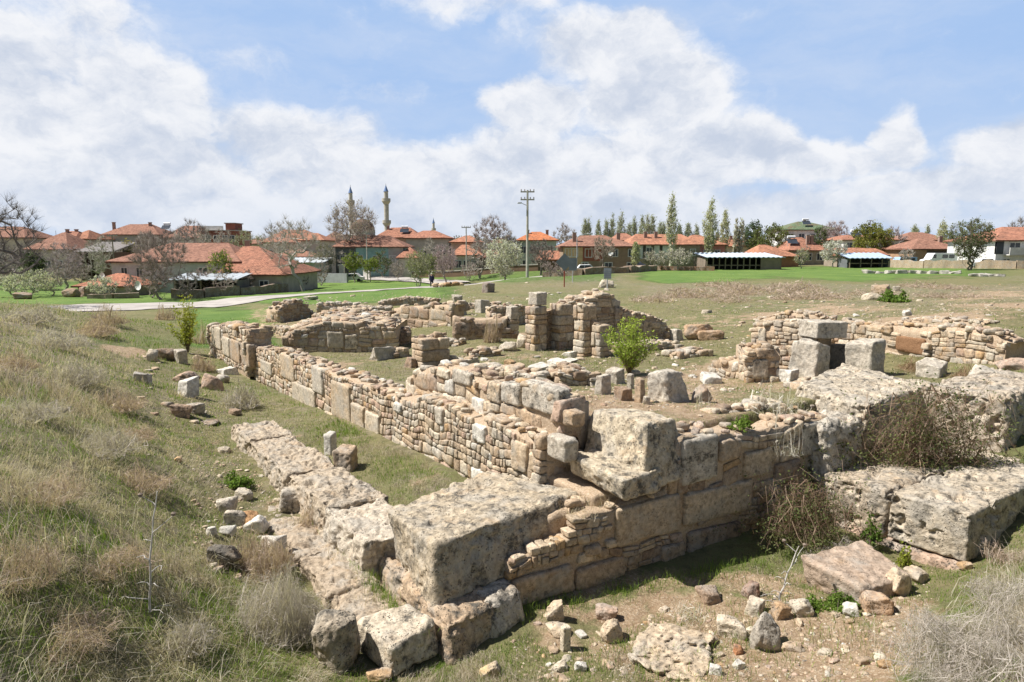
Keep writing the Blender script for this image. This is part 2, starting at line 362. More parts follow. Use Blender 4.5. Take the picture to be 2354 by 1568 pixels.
def leaf_mat():
    m, N, b = mat('leaf'); c = N.attr('Col')[0]; tr = N.add('ShaderNodeBsdfTranslucent'); mx = N.add('ShaderNodeMixShader'); N.put(b.inputs['Base Color'], c); b.inputs['Roughness'].default_value = .7
    N.put(tr.inputs[0], N.mix(1., c, (1.1, 1.15, .7), 'MULTIPLY')); mx.inputs[0].default_value = .38; N.l.new(b.outputs[0], mx.inputs[1]); N.l.new(tr.outputs[0], mx.inputs[2]); N.l.new(mx.outputs[0], N.n['Material Output'].inputs[0]); return m
M['leaf'] = leaf_mat()
M['bark'] = plain('bark', (1, 1, 1), usecol=True, namp=.35, nscale=9)
M['paint'] = plain('wall_paint', (1, 1, 1), usecol=True, namp=.22, nscale=1.2)
M['wood'] = plain('weathered_wood', (.2, .13, .08), namp=.5, nscale=6)
M['metal'] = plain('grey_metal', (.42, .44, .46), rough=.45, metal=.4, namp=.15)
M['concrete'] = plain('concrete', (.46, .44, .38), namp=.2)
M['dark'] = plain('dark_void', (.02, .02, .022), namp=.2)
M['glass'] = plain('window_glass', (.05, .06, .075), rough=.15, spec=.6, namp=.3)
M['wool'] = plain('wool', (1, 1, 1), usecol=True, namp=.35, nscale=12, bumps=.03)
M['cloth'] = plain('cloth', (1, 1, 1), usecol=True, namp=.2, nscale=10)
M['sheet'] = plain('corrugated_sheet', (1, 1, 1), usecol=True, rough=.5, spec=.4, namp=.25)
def roof_mat():
    m, N, b = mat('clay_tile'); p = pos(N); col = N.attr('Col')[0]
    n = N.noise(p, .5, 8, .8); n2 = N.noise(p, 2.4, 6, .85)
    col = N.mix(N.m('MULTIPLY', N.ramp(n, .42, .66), .7), col, (.22, .125, .09)); col = N.mix(1., col, N.mix(N.ramp(n2, .3, .68), (.42, .40, .40), (1.42, 1.38, 1.32)), 'MULTIPLY')
    w = N.add('ShaderNodeTexWave', bands_direction='X'); N.put(w.inputs['Vector'], p); w.inputs['Scale'].default_value = 1.6; w.inputs['Distortion'].default_value = 1.
    col = N.mix(.22, col, N.mix(w.outputs[1], (.16, .06, .035), col))
    N.put(b.inputs['Base Color'], col); N.put(b.inputs['Normal'], N.bump(N.m('ADD', w.outputs[1], n2), .6, .06)); return m
M['roof'] = roof_mat()

# ------------------------------------------------------------------ ground
def bx(v, a, b, s): return ss(v, a - s, a + s) * (1 - ss(v, b - s, b + s))
def zones(x, y, z):
    """cover of the ground by place: lush green, bare soil, dry weeds"""
    px, py = proj(x, y, z); a, b = toAB(x, y); r = np.hypot(x, y)
    nz = fbm(p3(x * .35, y * .35), 3); nb = fbm(p3(x * .06, y * .06), 3); px = px + nz * 25; py = py + nz * 9
    gr = .35 + .35 * nz + 0 * px
    gr = np.maximum(gr, (1 - ss(py, 695, 702)) * (1 - ss(px, 980, 1120)) * .97 * ss(r, 40, 55))
    gr = np.maximum(gr, bx(px, 430, 640, 25) * bx(py, 706, 800, 8) * .95)
    gr = np.maximum(gr, ss(px, 1430, 1500) * bx(py - 4 * np.sin(px / 60), 604, 648 - .012 * np.clip(px - 1500, 0, 900), 3) * ss(r, 50, 56) * (1 - ss(px, 2150, 2350) * .6))
    gr = np.maximum(gr, bx(px, 1040, 1420, 40) * bx(py, 610, 648, 6) * .8)
    fld = np.maximum((1 - ss(py, 693, 699)) * (1 - ss(px, 980, 1120)) * ss(r, 40, 55), bx(px, 1460, 2250, 30) * bx(py, 606, 648, 3) * ss(r, 50, 56))
    gr = gr * (1 - .75 * ss(r, 118, 140)); fld = fld * (1 - ss(r, 125, 150)); so = .12 + .35 * np.clip(nz + .1, 0, 1)
    so = np.maximum(so, bx(px, 1200, 2200, 90) * bx(py, 1300, 1700, 40) * (.55 + .5 * nz) * ss(a, 2, 3))
    so = np.maximum(so, bx(px, 440, 640, 40) * bx(py, 1050, 1330, 60) * (.55 + .6 * nz))
    so = np.maximum(so, bx(px, 1950, 2500, 90) * bx(py, 690, 770, 18) * (.6 + .6 * nz))
    so = np.maximum(so, podium(x, y) * (.46 + .7 * nz) * (1 - ss(a, 14, 24) * .5))
    so = np.maximum(so, bx(px, 640, 1700, 60) * bx(py, 700, 900, 14) * (.38 + .6 * nz)); so = np.maximum(so, bx(px, 560, 700, 40) * bx(py, 700, 790, 14) * .55)
    so = so * (1 - fld)
    dr = .40 + .34 * nb + 0 * px
    dr = np.maximum(dr, ss(px, 1380, 1500) * bx(py, 650, 690, 8) * .62)
    strip_ = ss(a, 6, 8) * (1 - ss(a, 19, 22)) * ss(b, 3.8, 4.1) * (1 - ss(b, 5.3, 5.5)); dr = np.maximum(dr, strip_ * (.45 + .5 * nz)); so = np.maximum(so, strip_ * (.3 + .6 * nz)); so = np.maximum(so, ss(b, .8, 1.8) * (1 - ss(b, 2.7, 3.2)) * ss(a, 5, 7) * (1 - ss(a, 26, 30)) * (.36 + .75 * nz))
    dr = np.maximum(dr, (1 - ss(b, 1.0, 2.2)) * (.55 + .4 * nz) * ss(a, -10, 3) * (1 - ss(r, 40, 55)))
    dr = np.maximum(dr, ss(px, 2150, 2350) * ss(py, 1330, 1420) * .9)
    dr = dr * (1 - fld) * (1 - bx(px, 430, 640, 25) * bx(py, 706, 800, 8))
    return np.clip(gr, 0, 1), np.clip(so, 0, 1), np.clip(dr, 0, 1)
def ground_mat():
    m, N, b = mat('ground_cover'); p = pos(N); at = N.attr('Col')[0]
    s = N.add('ShaderNodeSeparateColor'); N.put(s.inputs[0], at); gr, so, dr = s.outputs
    n1 = N.noise(p, .8, 8, .68); n2 = N.noise(p, 5, 7, .7); n3 = N.noise(p, 32, 4, .75)
    green = N.mix(N.ramp(n1, .3, .7), (.075, .125, .028), (.125, .185, .045)); green = N.mix(N.m('MULTIPLY', N.ramp(gr, .75, 1.), .8), green, N.mix(N.ramp(N.noise(p, .22, 9, .78), .35, .65), (.105, .19, .04), (.19, .27, .065)))
    dry = N.mix(N.ramp(n2, .35, .7), (.20, .155, .10), (.36, .29, .19))
    olive = N.mix(N.ramp(n2, .3, .65), (.13, .13, .055), (.27, .235, .12))
    pur = N.mix(N.ramp(n2, .35, .7), (.18, .145, .105), (.38, .325, .235))
    so_ = N.mix(N.ramp(n2, .3, .7), (.30, .20, .12), (.47, .35, .235)); so_ = N.mix(N.ramp(n3, .5, .7), so_, (.56, .47, .35))
    col = N.mix(N.ramp(N.m('ADD', gr, N.m('MULTIPLY', N.m('SUBTRACT', n2, .5), 1.1)), .25, .75), olive, green)
    col = N.mix(N.ramp(N.m('ADD', dr, N.m('MULTIPLY', N.m('SUBTRACT', N.noise(N.vm('ADD', p, (5, 5, 5)), 2.3, 7, .7), .5), 1.5)), .4, .85), col, pur)
    col = N.mix(N.ramp(N.m('ADD', so, N.m('MULTIPLY', N.m('SUBTRACT', N.noise(N.vm('ADD', p, (8, 1, 5)), 1.9, 8, .72), .5), 1.5)), .42, .7), col, so_)
    col = N.mix(1., col, N.mix(n3, (.62, .62, .6), (1.3, 1.3, 1.3)), 'MULTIPLY')
    N.put(b.inputs['Base Color'], col); N.put(b.inputs['Normal'], N.bump(N.m('ADD', n2, N.m('MULTIPLY', n3, .6)), .9, .07)); return m
def build_ground():
    af = np.arange(-60, 58.01, .15); ab_ = np.arange(58 + 2, 360 - 60, 3.0); ang = np.r_[af, ab_]; na = len(ang)
    rr = [1.0]
    while rr[-1] < 4200: rr.append(rr[-1] * (1.011 if 3.5 < rr[-1] < 240 else 1.06))
    rr = np.array(rr); nr = len(rr); A_, R_ = np.meshgrid(np.radians(ang), rr); x = (np.sin(A_) * R_).ravel(); y = (np.cos(A_) * R_).ravel(); z = g(x, y)
    gr, so, dr = zones(x, y, z)
    mb = MB(); i, j = np.meshgrid(np.arange(nr - 1), np.arange(na), indexing='ij'); j2 = (j + 1) % na
    q = np.stack([i * na + j, (i + 1) * na + j, (i + 1) * na + j2, i * na + j2], -1).reshape(-1, 4)[:, ::-1]
    mb.add(np.stack([x, y, z], 1), q=q, col=np.stack([gr, so, dr], 1))
    c = len(x); mb.add([[0, 0, gz(0, 0)]], t=[[c - 0, 0, 0]][:0], col=(.4, .1, .3)); k = np.arange(na); mb.t.append(np.stack([np.full(na, c), (k + 1) % na, k], 1))
    tag(mb.build('ground', ground_mat(), smooth=True), kind='structure')
build_ground()
def strip(name, pts, m, up=.06, kind='structure', col=(1, 1, 1)):
    """pts: list of (x, y, half_width) -> a ribbon lying on the ground"""
    pts = np.array(pts, float); d = np.r_[0, np.cumsum(np.hypot(*np.diff(pts[:, :2], axis=0).T))]; s = np.arange(0, d[-1], .8)
    X = np.interp(s, d, pts[:, 0]); Y = np.interp(s, d, pts[:, 1]); Wd = np.interp(s, d, pts[:, 2])
    k = np.ones(9) / 9; Xs = np.convolve(np.pad(X, 4, 'edge'), k, 'valid'); Ys = np.convolve(np.pad(Y, 4, 'edge'), k, 'valid')
    tx = np.gradient(Xs); ty = np.gradient(Ys); L = np.hypot(tx, ty); nx, ny = -ty / L, tx / L; nc = 9
    t = np.linspace(-1, 1, nc); ed = 1 + .16 * fbm(p3(Xs * .25, Ys * .25), 4)
    x = Xs[:, None] + nx[:, None] * t * (Wd * ed)[:, None]; y = Ys[:, None] + ny[:, None] * t * (Wd * ed)[:, None]
    z = g(x, y) + up + .07 * (1 - t ** 2); mb = MB(); n = len(s)
    i, j = np.meshgrid(np.arange(n - 1), np.arange(nc - 1), indexing='ij'); q = np.stack([i * nc + j, i * nc + j + 1, (i + 1) * nc + j + 1, (i + 1) * nc + j], -1).reshape(-1, 4)[:, ::-1]
    mb.add(np.stack([x, y, z], -1).reshape(-1, 3), q=q, col=col); return tag(mb.build(name, m, smooth=True), kind=kind)
def XD(px, Y, hw): return ((px - 1177) / F * (Y / math.cos(TH)) * math.cos(TH) * 1.0, Y, hw)
M['road'] = plain('worn_road', (.43, .395, .36), nscale=.5, namp=.3)
M['paving'] = plain('yard_paving', (.52, .40, .30), nscale=1.2, namp=.2)
strip('road', [XD(-260, 44, 4.6), XD(80, 55, 4.6), XD(300, 61.5, 6.0), XD(500, 63.5, 5.0), XD(640, 67, 3.4), XD(760, 69.5, 2.0), XD(830, 71.5, 1.6), XD(920, 76, 1.8), XD(1010, 85, 3.), XD(1090, 97, 4.2), XD(1180, 96, 3.5), XD(1260, 92, 3)], M['road'])
strip('village_road', [XD(1060, 100, 2.6), XD(960, 108, 2.6), XD(900, 114, 3.0), XD(850, 119, 3.4), XD(790, 124, 4), XD(730, 136, 4.2), XD(690, 150, 4)], M['road'], up=.14)
strip('paved_yard', [XD(770, 131, 2.6), XD(800, 127, 3.2), XD(840, 124, 2.4)], M['paving'], up=.24)

# ------------------------------------------------------------------ stones and walls
CREAM = (.60, .485, .35); TAN = (.50, .38, .265); ORA = (.50, .34, .19); GRY = (.58, .525, .44); WHT = (.74, .71, .64); BRN = (.38, .275, .195); PNK = (.52, .38, .29); PAL = (.64, .56, .44)
PAL1 = [(CREAM, 4), (TAN, 3), (ORA, .8), (GRY, .4), (WHT, .3), (PAL, 2.5), (PNK, 2.), (BRN, .3)]
PAL2 = [(CREAM, 3), (TAN, 2), (ORA, .6), (GRY, 2), (PAL, 2), (BRN, 1.5)]
def pick(pal):
    w = np.array([k[1] for k in pal]); c = np.array(pal[RNG.choice(len(pal), p=w / w.sum())][0]); return c * RNG.uniform(.82, 1.14)
def rock(mb, cx, cy, z0, lx, ly, lz, rz=0, n=10, col=(1, 1, 1), cuts=13, amp=.03, soft=.5, seed=None):
    """broken, faceted stone: a ball cut by random planes and then weathered"""
    p, Q = cube_topo(n); d = p / np.linalg.norm(p, axis=1, keepdims=True); r = RNG.normal(0, 1, (cuts, 3)); r /= np.linalg.norm(r, axis=1, keepdims=True)
    r = np.r_[r, [[1, 0, 0], [-1, 0, 0], [0, 1, 0], [0, -1, 0], [0, 0, 1], [0, 0, -1]]] + RNG.normal(0, .12, (cuts + 6, 3)); h = np.r_[RNG.uniform(.72, 1.05, cuts), RNG.uniform(.78, .95, 6)]
    t = d @ r.T; t = np.where(t > .05, h / np.maximum(t, .05), 9.); k = 18 * (1.4 - soft); rad = -np.log(np.exp(-k * t).sum(1) + 1e-12) / k
    v = d * rad[:, None]; sd = RNG.random(3) * 40 if seed is None else seed; sz = np.array([lx, ly, lz]) / 2; w = v * sz
    w = w + d * (fbm(v * 1.6 + sd, 4, .6) * amp * 2.2 + fbm(v * 7 + sd, 3, .6) * amp * .7)[:, None] * sz.mean() * 2
    c, s = math.cos(rz), math.sin(rz); mb.add(np.stack([cx + w[:, 0] * c - w[:, 1] * s, cy + w[:, 0] * s + w[:, 1] * c, z0 + lz * .42 + w[:, 2]], 1), q=Q, col=col)
def wallrow(mb, P0, P1, nrm, s0, s1, zb, zt, size=.2, depth=.18, n=4, pal=PAL1, res=(), out=.022, gap=.006, warp=.085, amp=.014, aspect=1.5, lean=None):
    """a face of irregular rubble: stones of one size range laid between base line P0-P1 heights zb(s)..zt(s)"""
    P0 = np.asarray(P0, float); P1 = np.asarray(P1, float); d = (P1 - P0) / np.linalg.norm(P1 - P0); nr = np.array([d[1], -d[0]]); side = 1 if nr @ nrm > 0 else -1; nr = nr * side
    S = np.linspace(s0, s1, 60); vmin = min(zb(s) for s in S); vmax = max(zt(s) for s in S); v = vmin
    while v < vmax:
        ch = size * RNG.uniform(.45, 1.5); u = s0 - RNG.uniform(0, size)
        while u < s1:
            cw = min(ch * RNG.uniform(.7, aspect * 1.35), size * 3)
            cells = [(u, u + cw, v, v + ch)]
            if RNG.random() < .42 and ch > size * .7: k = RNG.uniform(.35, .65); cells = [(u, u + cw, v, v + ch * k), (u, u + cw, v + ch * k, v + ch)]
            elif RNG.random() < .2: k = RNG.uniform(.35, .65); cells = [(u, u + cw * k, v, v + ch), (u + cw * k, u + cw, v, v + ch)]
            u += cw
            for (a0, a1, b0, b1) in cells:
                c = (a0 + a1) / 2; e = (b0 + b1) / 2
                if c < s0 or c > s1 or e < zb(c) - size * .4 or e + (b1 - b0) * .25 > zt(c) + RNG.uniform(-.05, .03): continue
                if any(r[0] - .02 < c < r[1] + .02 and r[2] - .02 < e < r[3] + .02 for r in res): continue
                pr = RNG.uniform(-.3, 1) * out; C = np.zeros((2, 2, 2, 3))
                for k in (0, 1):
                    for j in (0, 1):
                        for i in (0, 1):
                            uu = (a1 - gap if i else a0 + gap) + RNG.uniform(-.12, .12) * (a1 - a0) * .8; vv = (b1 - gap * .6 if k else b0 + gap * .6) + RNG.uniform(-.1, .1) * (b1 - b0)
                            wq = vn(np.array([uu * 2.1, vv * 2.1, 3.])) * warp; wr = vn(np.array([uu * 2.1, vv * 2.1, 8.])) * warp
                            off = pr if (j == 0) == (side > 0) else pr - depth
                            if lean: off -= lean * (vv - vmin)
                            q = P0 + d * (uu + wq) + nr * off; C[k, j, i] = (q[0], q[1], vv + wr)
                rbox(mb, C, n, rad=min(a1 - a0, b1 - b0) * RNG.uniform(.08, .26), amp=amp * RNG.uniform(.8, 1.6), freq=7, col=pick(pal), seed=RNG.random() * 9)
        v += ch
def core(mb, P0, P1, nrm, s0, s1, zb, zt, th, inset=.032, seed=0, top=.03, lean=0):
    """mortar and earth fill behind the face"""
    P0 = np.asarray(P0, float); P1 = np.asarray(P1, float); d = (P1 - P0) / np.linalg.norm(P1 - P0); nr = np.array([d[1], -d[0]]); nr = nr * (1 if nr @ nrm > 0 else -1)
    S = np.arange(s0, s1 + .08, .1); T_ = np.linspace(0, 1, max(4, int(th / .1))); V = []
    zb_ = np.array([zb(s) for s in S]) - .15; zt_ = np.array([zt(s) for s in S]) - .03; vb = zb_.min()
    sec = [(inset, k) for k in np.linspace(0, 1, 6)] + [(inset + (th - 2 * inset) * t, 1.) for t in T_[1:-1]] + [(th - inset, k) for k in (1., .5, 0.)]
    for (o, k) in sec:
        z = zb_ + (zt_ - zb_) * k; q = P0 + d * S[:, None] - nr * (o + lean * (z - vb)[:, None])
        V.append(np.c_[q, z])
    V = np.array(V); m_, n_ = V.shape[:2]; f = V.reshape(-1, 3); f = f + np.array([.5, .5, 1.])[None] * (fbm(f * 3.1 + seed, 3) * .05 + fbm(f * 11 + seed, 2) * top)[:, None]
    i, j = np.meshgrid(np.arange(m_ - 1), np.arange(n_ - 1), indexing='ij'); q = np.stack([i * n_ + j, i * n_ + j + 1, (i + 1) * n_ + j + 1, (i + 1) * n_ + j], -1).reshape(-1, 4)
    mb.add(f, q=q)
    for e in (0, n_ - 1):                             # ends
        c = len(f); idx = np.arange(m_) * n_ + e; cen = f[idx].mean(0); mb.v.append(cen[None]); mb.c.append(np.ones((1, 3))); mb.n += 1
        mb.t.append(np.stack([np.full(m_ - 1, mb.n - 1), idx[:-1] + mb.n - 1 - len(f) - (0 if e == 0 else 1), idx[1:] + mb.n - 1 - len(f) - (0 if e == 0 else 1)], 1))
def caps(mb, P0, P1, nrm, s0, s1, zt, th, size=.2, dens=1., pal=PAL2, n=4, lean=0, flat=.5):
    P0 = np.asarray(P0, float); P1 = np.asarray(P1, float); d = (P1 - P0) / np.linalg.norm(P1 - P0); nr = np.array([d[1], -d[0]]); nr = nr * (1 if nr @ nrm > 0 else -1)
    k = int((s1 - s0) * th / (size * size * 1.1) * dens)
    for _ in range(k):
        s = RNG.uniform(s0, s1); t = RNG.uniform(.08, .92) * th; w = size * RNG.uniform(.5, 1.3); q = P0 + d * s - nr * t; hh = w * RNG.uniform(.35, .8) * flat * 1.6
        z = zt(s) - hh * RNG.uniform(.3, .8); rbox(mb, corners(q[0], q[1], z, z + hh, w, w * RNG.uniform(.6, 1), RNG.uniform(0, 6.3), RNG.normal() * .12, RNG.normal() * .12, jit=w * .1), n, rad=w * .22, amp=w * .07, freq=6, col=pick(pal), seed=RNG.random() * 9)
def interp(xs, ys): return lambda s: float(np.interp(s, xs, ys))
def onplane(px, py, P0, P1):                          # pixel -> (distance along the wall line, height) on the vertical plane through P0-P1
    d = ray(px, py); P0 = np.asarray(P0); e = np.asarray(P1) - P0; L = np.linalg.norm(e); e = e / L
    nrm = np.array([e[1], -e[0]]); t = (P0 @ nrm) / (d[:2] @ nrm); q = d[:2] * t; return float((q - P0) @ e), float(H + d[2] * t)
def profile(pts, P0, P1):
    a = sorted(onplane(px, py, P0, P1) for (px, py) in pts); return interp([k[0] for k in a], [k[1] for k in a])
def rects(lst, P0, P1):
    out = []
    for (x0, y0, x1, y1, *c) in lst:
        xm, ym = (x0 + x1) / 2, (y0 + y1) / 2; a = onplane(x0, ym, P0, P1)[0]; b = onplane(x1, ym, P0, P1)[0]; out.append((min(a, b), max(a, b), onplane(xm, y1, P0, P1)[1], onplane(xm, y0, P0, P1)[1], *c))
    return out
def ashlar(P0, P1, nrm, r, depth, parent, m='masonry', out=.04, n=12, lean=0, vb=0, name='block', amp=.02, rad=.05, pits=.02):
    P0 = np.asarray(P0, float); P1 = np.asarray(P1, float); d = (P1 - P0) / np.linalg.norm(P1 - P0); nr = np.array([d[1], -d[0]]); side = 1 if nr @ nrm > 0 else -1; nr = nr * side; C = np.zeros((2, 2, 2, 3))
    for k in (0, 1):
        for j in (0, 1):
            for i in (0, 1):
                off = out if (j == 0) == (side > 0) else out - depth
                vv = (r[3] - .006 if k else r[2] + .006) + RNG.uniform(-.02, .02); off -= lean * (vv - vb); uu = (r[1] - .01 if i else r[0] + .01) + RNG.uniform(-.025, .025)
                q = P0 + d * uu + nr * off; C[k, j, i] = (q[0], q[1], vv)
    mb = MB(); rbox(mb, C, n, rad=rad, amp=amp, freq=5, col=np.array(r[4]) * RNG.uniform(.92, 1.08), pits=pits, seed=RNG.random() * 9); return mb.build(name, M[m], parent, smooth=True)
def wall(label, P0, P1, nrm, s0, s1, zb, zt, th, size=.2, res=(), pal=PAL1, n=4, capd=1., m='masonry', lean=0, out=.02, group=None, both=False, capsize=None, ends=True, bm='masonry'):
    o = P0 + (P1 - P0) * 0; root = empty('ruined_wall', (o[0], o[1], zb(s0)), label, 'ruined wall', group)
    def add(mb, nm, mm, sm=True):
        ob = mb.build(nm, mm, None, smooth=sm); ob.parent = root; ob.matrix_parent_inverse = Matrix.Translation(-root.location); return ob
    vb = min(zb(s) for s in np.linspace(s0, s1, 60))
    mb = MB(); core(mb, P0, P1, nrm, s0, s1, zb, zt, th, seed=s0, lean=lean); add(mb, 'mortar_core', M['soil'])
    mb = MB(); wallrow(mb, P0, P1, nrm, s0, s1, zb, zt, size, n=n, pal=pal, res=[r[:4] for r in res], out=out, lean=lean)
    nn = np.asarray(nrm, float); dd = (P1 - P0) / np.linalg.norm(P1 - P0); pn = np.array([dd[1], -dd[0]]); pn = pn * (1 if pn @ nn > 0 else -1)
    if both: wallrow(mb, P0 - pn * (th - .05), P1 - pn * (th - .05), -nn, s0, s1, lambda s: zt(s) - .45, zt, size, n=n, pal=pal, out=out)
    if ends:                                          # the two broken ends show stones too
        for e, sg in ((s0, -1), (s1, 1)):
            Q0 = P0 + dd * e; Q1 = Q0 - pn * th; wallrow(mb, Q0, Q1, dd * sg, 0, th, lambda s: zb(e), lambda s: zt(e), size, n=n, pal=pal, out=.02)
    add(mb, 'rubble_face', M[m])
    if capd: 
        mb = MB(); caps(mb, P0, P1, nrm, s0, s1, zt, th, capsize or size, capd, n=n, pal=pal); add(mb, 'top_rubble', M[m])
    for r in res:
        b = ashlar(P0, P1, nrm, r, .25, None, lean=lean, vb=vb, m=bm if len(r) < 6 else r[5]); b.parent = root; b.matrix_parent_inverse = Matrix.Translation(-root.location)
    return root
nL = -BX; nR = -AX                                    # outward directions of the two visible sides
# long left wall ------------------------------------------------------------------
LW0, LW1 = W(7.2, 5.62), W(27.5, 5.45)
base1 = profile([(560, 852), (675, 925), (800, 990), (980, 1076), (1100, 1120), (1200, 1180), (1400, 1240)], LW0, LW1); b1 = lambda s: min(base1(s), .3)
top1 = profile([(545, 800), (559, 797), (646, 808), (700, 828), (763, 856), (800, 868), (853, 885), (893, 905), (940, 912), (980, 920), (1030, 935), (1063, 948), (1150, 975), (1240, 1005), (1320, 1040)], LW0, LW1)
resA = rects([(674, 888, 726, 964, PAL), (646, 817, 677, 873, CREAM), (719, 845, 743, 904, GRY), (763, 880, 806, 965, CREAM), (809, 930, 838, 990, CREAM), (841, 950, 873, 1005, PAL), (748, 950, 779, 985, CREAM), (783, 985, 846, 1022, PAL), (1088, 975, 1117, 1018, WHT), (1176, 1012, 1212, 1085, CREAM), (1216, 1040, 1252, 1090, CREAM), (1258, 1003, 1305, 1059, GRY), (1000, 935, 1020, 975, GRY), (600, 830, 625, 858, PAL), (905, 925, 925, 950, WHT)], LW0, LW1)
S1 = 20.2
wall('long outer rubble wall running away left of the giant corner blocks', LW0, LW1, nL, .15, S1 - .9, b1, top1, .55, size=.20, res=resA, n=4, capd=1.0)
UW0, UW1 = W(7.3, 5.95), W(27.5, 5.9)
top2 = profile([(930, 868), (960, 850), (1010, 838), (1060, 842), (1090, 865), (1130, 875), (1180, 880), (1215, 885), (1250, 905), (1300, 925), (1345, 945)], UW0, UW1)
sA = onplane(938, 880, UW0, UW1)[0]
resB = rects([(1087, 915, 1115, 970, WHT), (1200, 885, 1290, 948, GRY, 'block'), (1154, 880, 1198, 932, GRY, 'block'), (1120, 878, 1152, 925, CREAM, 'block'), (1150, 955, 1196, 998, ORA), (1265, 938, 1322, 978, TAN), (1224, 985, 1258, 1028, CREAM), (1040, 850, 1085, 885, GRY, 'block'), (1005, 845, 1034, 872, PAL)], UW0, UW1)
wall('upper set-back course of rounded grey and tan stones standing on the long rubble wall', UW0, UW1, nL, .05, sA, lambda s: max(top1(s) - .35, .6), top2, .5, size=.24, res=resB, n=5, capd=.9, out=.05)
# far end of the long wall with upright slabs ------------------------------------
FW0, FW1 = W(22.6, 5.30), W(28.5, 5.15)
topF = profile([(490, 752), (520, 750), (560, 756), (600, 765), (640, 790), (660, 800)], FW0, FW1); baseF = profile([(560, 850), (500, 810), (470, 790), (640, 900)], FW0, FW1)
resF = rects([(556, 790, 574, 842, TAN), (530, 782, 552, 832, TAN), (512, 775, 528, 818, PAL), (488, 752, 508, 800, PAL)], FW0, FW1)
wall('low ragged far end of the long wall with upright tan slabs beside the yellow-green bush', FW0, FW1, nL, .2, 5.6, lambda s: .1, topF, .8, size=.2, res=resF, capd=1.6, capsize=.35)
# cross wall under the corner blocks --------------------------------------------
CW0, CW1 = W(6.32, 4.25), W(5.72, 10.4)
baseC = lambda s: -.1 + .05 * s
topC = profile([(1190, 1290), (1330, 1230), (1341, 1180), (1400, 1172), (1440, 1150), (1480, 1140), (1540, 1120), (1562, 1000), (1650, 996), (1700, 990), (1790, 985), (1850, 962), (1950, 955)], CW0, CW1)
resC = rects([(1414, 1150, 1564, 1240, CREAM), (1569, 1118, 1728, 1190, CREAM), (1566, 1005, 1649, 1108, GRY, 'block'), (1654, 1008, 1707, 1058, TAN), (1709, 1032, 1774, 1096, CREAM), (1518, 1250, 1576, 1291, TAN), (1580, 1210, 1700, 1295, BRN, 'block'), (1322, 1292, 1433, 1347, TAN), (1178, 1312, 1320, 1380, TAN), (1845, 965, 1945, 1040, GRY, 'block'), (1340, 1250, 1385, 1280, TAN), (1390, 1240, 1420, 1262, CREAM), (1780, 1060, 1840, 1110, BRN)], CW0, CW1)
wall('shaded cross wall of big cream ashlars and small rubble beneath the two giant corner blocks', CW0, CW1, nR, .05, 5.9, baseC, topC, .5, size=.17, res=resC, n=5, capd=.5, pal=[(CREAM, 3), (TAN, 3), (BRN, 1.5), (PNK, 1), (ORA, .6)], ends=False)

def slab(name, label, cat, C8, m='block', col=CREAM, n=40, rad=.07, amp=.03, pits=.03, freq=2.4, group=None, parent=None, sphere=0, seed=None):
    C8 = np.asarray(C8, float).reshape(2, 2, 2, 3); cen = C8.reshape(-1, 3).mean(0); b = np.array([cen[0], cen[1], C8[0].mean((0, 1))[2]]); mb = MB()
    rbox(mb, C8, n, rad=rad, amp=amp, freq=freq, col=col, pits=pits, seed=RNG.random() * 9 if seed is None else seed, sphere=sphere)
    o = mb.build(name, M[m], parent, smooth=True, loc=b); return tag(o, label, cat, group)
def abz(bot, top):
    """corner lists in grid coordinates: (a,b,z) for near-left, near-right, far-left, far-right"""
    out = np.zeros((2, 2, 2, 3))
    for k, L in enumerate((bot, top)):
        for j in (0, 1):
            for i in (0, 1):
                a, b, z = L[j * 2 + i]; q = W(a, b); out[k, j, i] = (q[0], q[1], z)
    return out
def abox(a0, a1, b0, b1, z0, z1, j=.02):
    C = abz([(a0, b0, z0), (a0, b1, z0), (a1, b0, z0), (a1, b1, z0)], [(a0, b0, z1), (a0, b1, z1), (a1, b0, z1), (a1, b1, z1)]); return C + (RNG.random(C.shape) - .5) * 2 * j
slab('corner_block', 'giant pitted cream block with a black-crusted front lying on the near corner of the walls', 'stone block',
     abz([(6.28, 3.28, .22), (6.5, 5.4, .30), (7.6, 3.45, .28), (7.7, 4.9, .3)], [(6.43, 3.35, .95), (6.74, 5.86, .97), (7.76, 3.36, .94), (8.2, 5.2, .96)]), n=110, rad=.07, amp=.055, pits=.05, freq=1.9, col=(.53, .45, .335))
# L-shaped block: one mesh made of two merged courses
def lblock():
    b = W(6.6, 6.4); mb = MB()
    rbox(mb, abz([(5.98, 6.12, 1.0), (6.02, 6.98, 1.12), (7.3, 6.2, 1.05), (7.35, 7.0, 1.1)], [(6.18, 6.40, 1.93), (6.22, 6.98, 1.9), (7.3, 6.42, 1.88), (7.15, 7.0, 1.88)]), 70, rad=.05, amp=.045, freq=2.2, col=(.58, .50, .375), pits=.035, seed=2)
    rbox(mb, abz([(5.92, 5.78, 1.04), (5.98, 6.5, 1.04), (7.1, 5.86, 1.1), (7.1, 6.5, 1.1)], [(5.9, 5.7, 1.36), (5.98, 6.52, 1.34), (7.12, 5.82, 1.38), (7.12, 6.52, 1.38)]), 60, rad=.06, amp=.045, freq=2.4, col=(.58, .50, .375), pits=.04, seed=3)
    return tag(mb.build('stepped_block', M['block'], smooth=True, loc=(b[0], b[1], 1.04)), 'giant seat-shaped cream block with a cut step on top of the cross wall', 'stone block')
lblock()
def packed():
    mb = MB(); rbox(mb, abox(6.5, 7.5, 5.05, 6.45, .1, .84), 26, rad=.1, amp=.05, freq=3.2); rbox(mb, abox(6.4, 7.5, 5.7, 6.5, .3, 1.0), 20, rad=.06, amp=.04, freq=4); b = W(6.9, 5.7)
    return tag(mb.build('packed_earth', M['soil'], smooth=True, loc=(b[0], b[1], .1)), kind='structure')
packed()
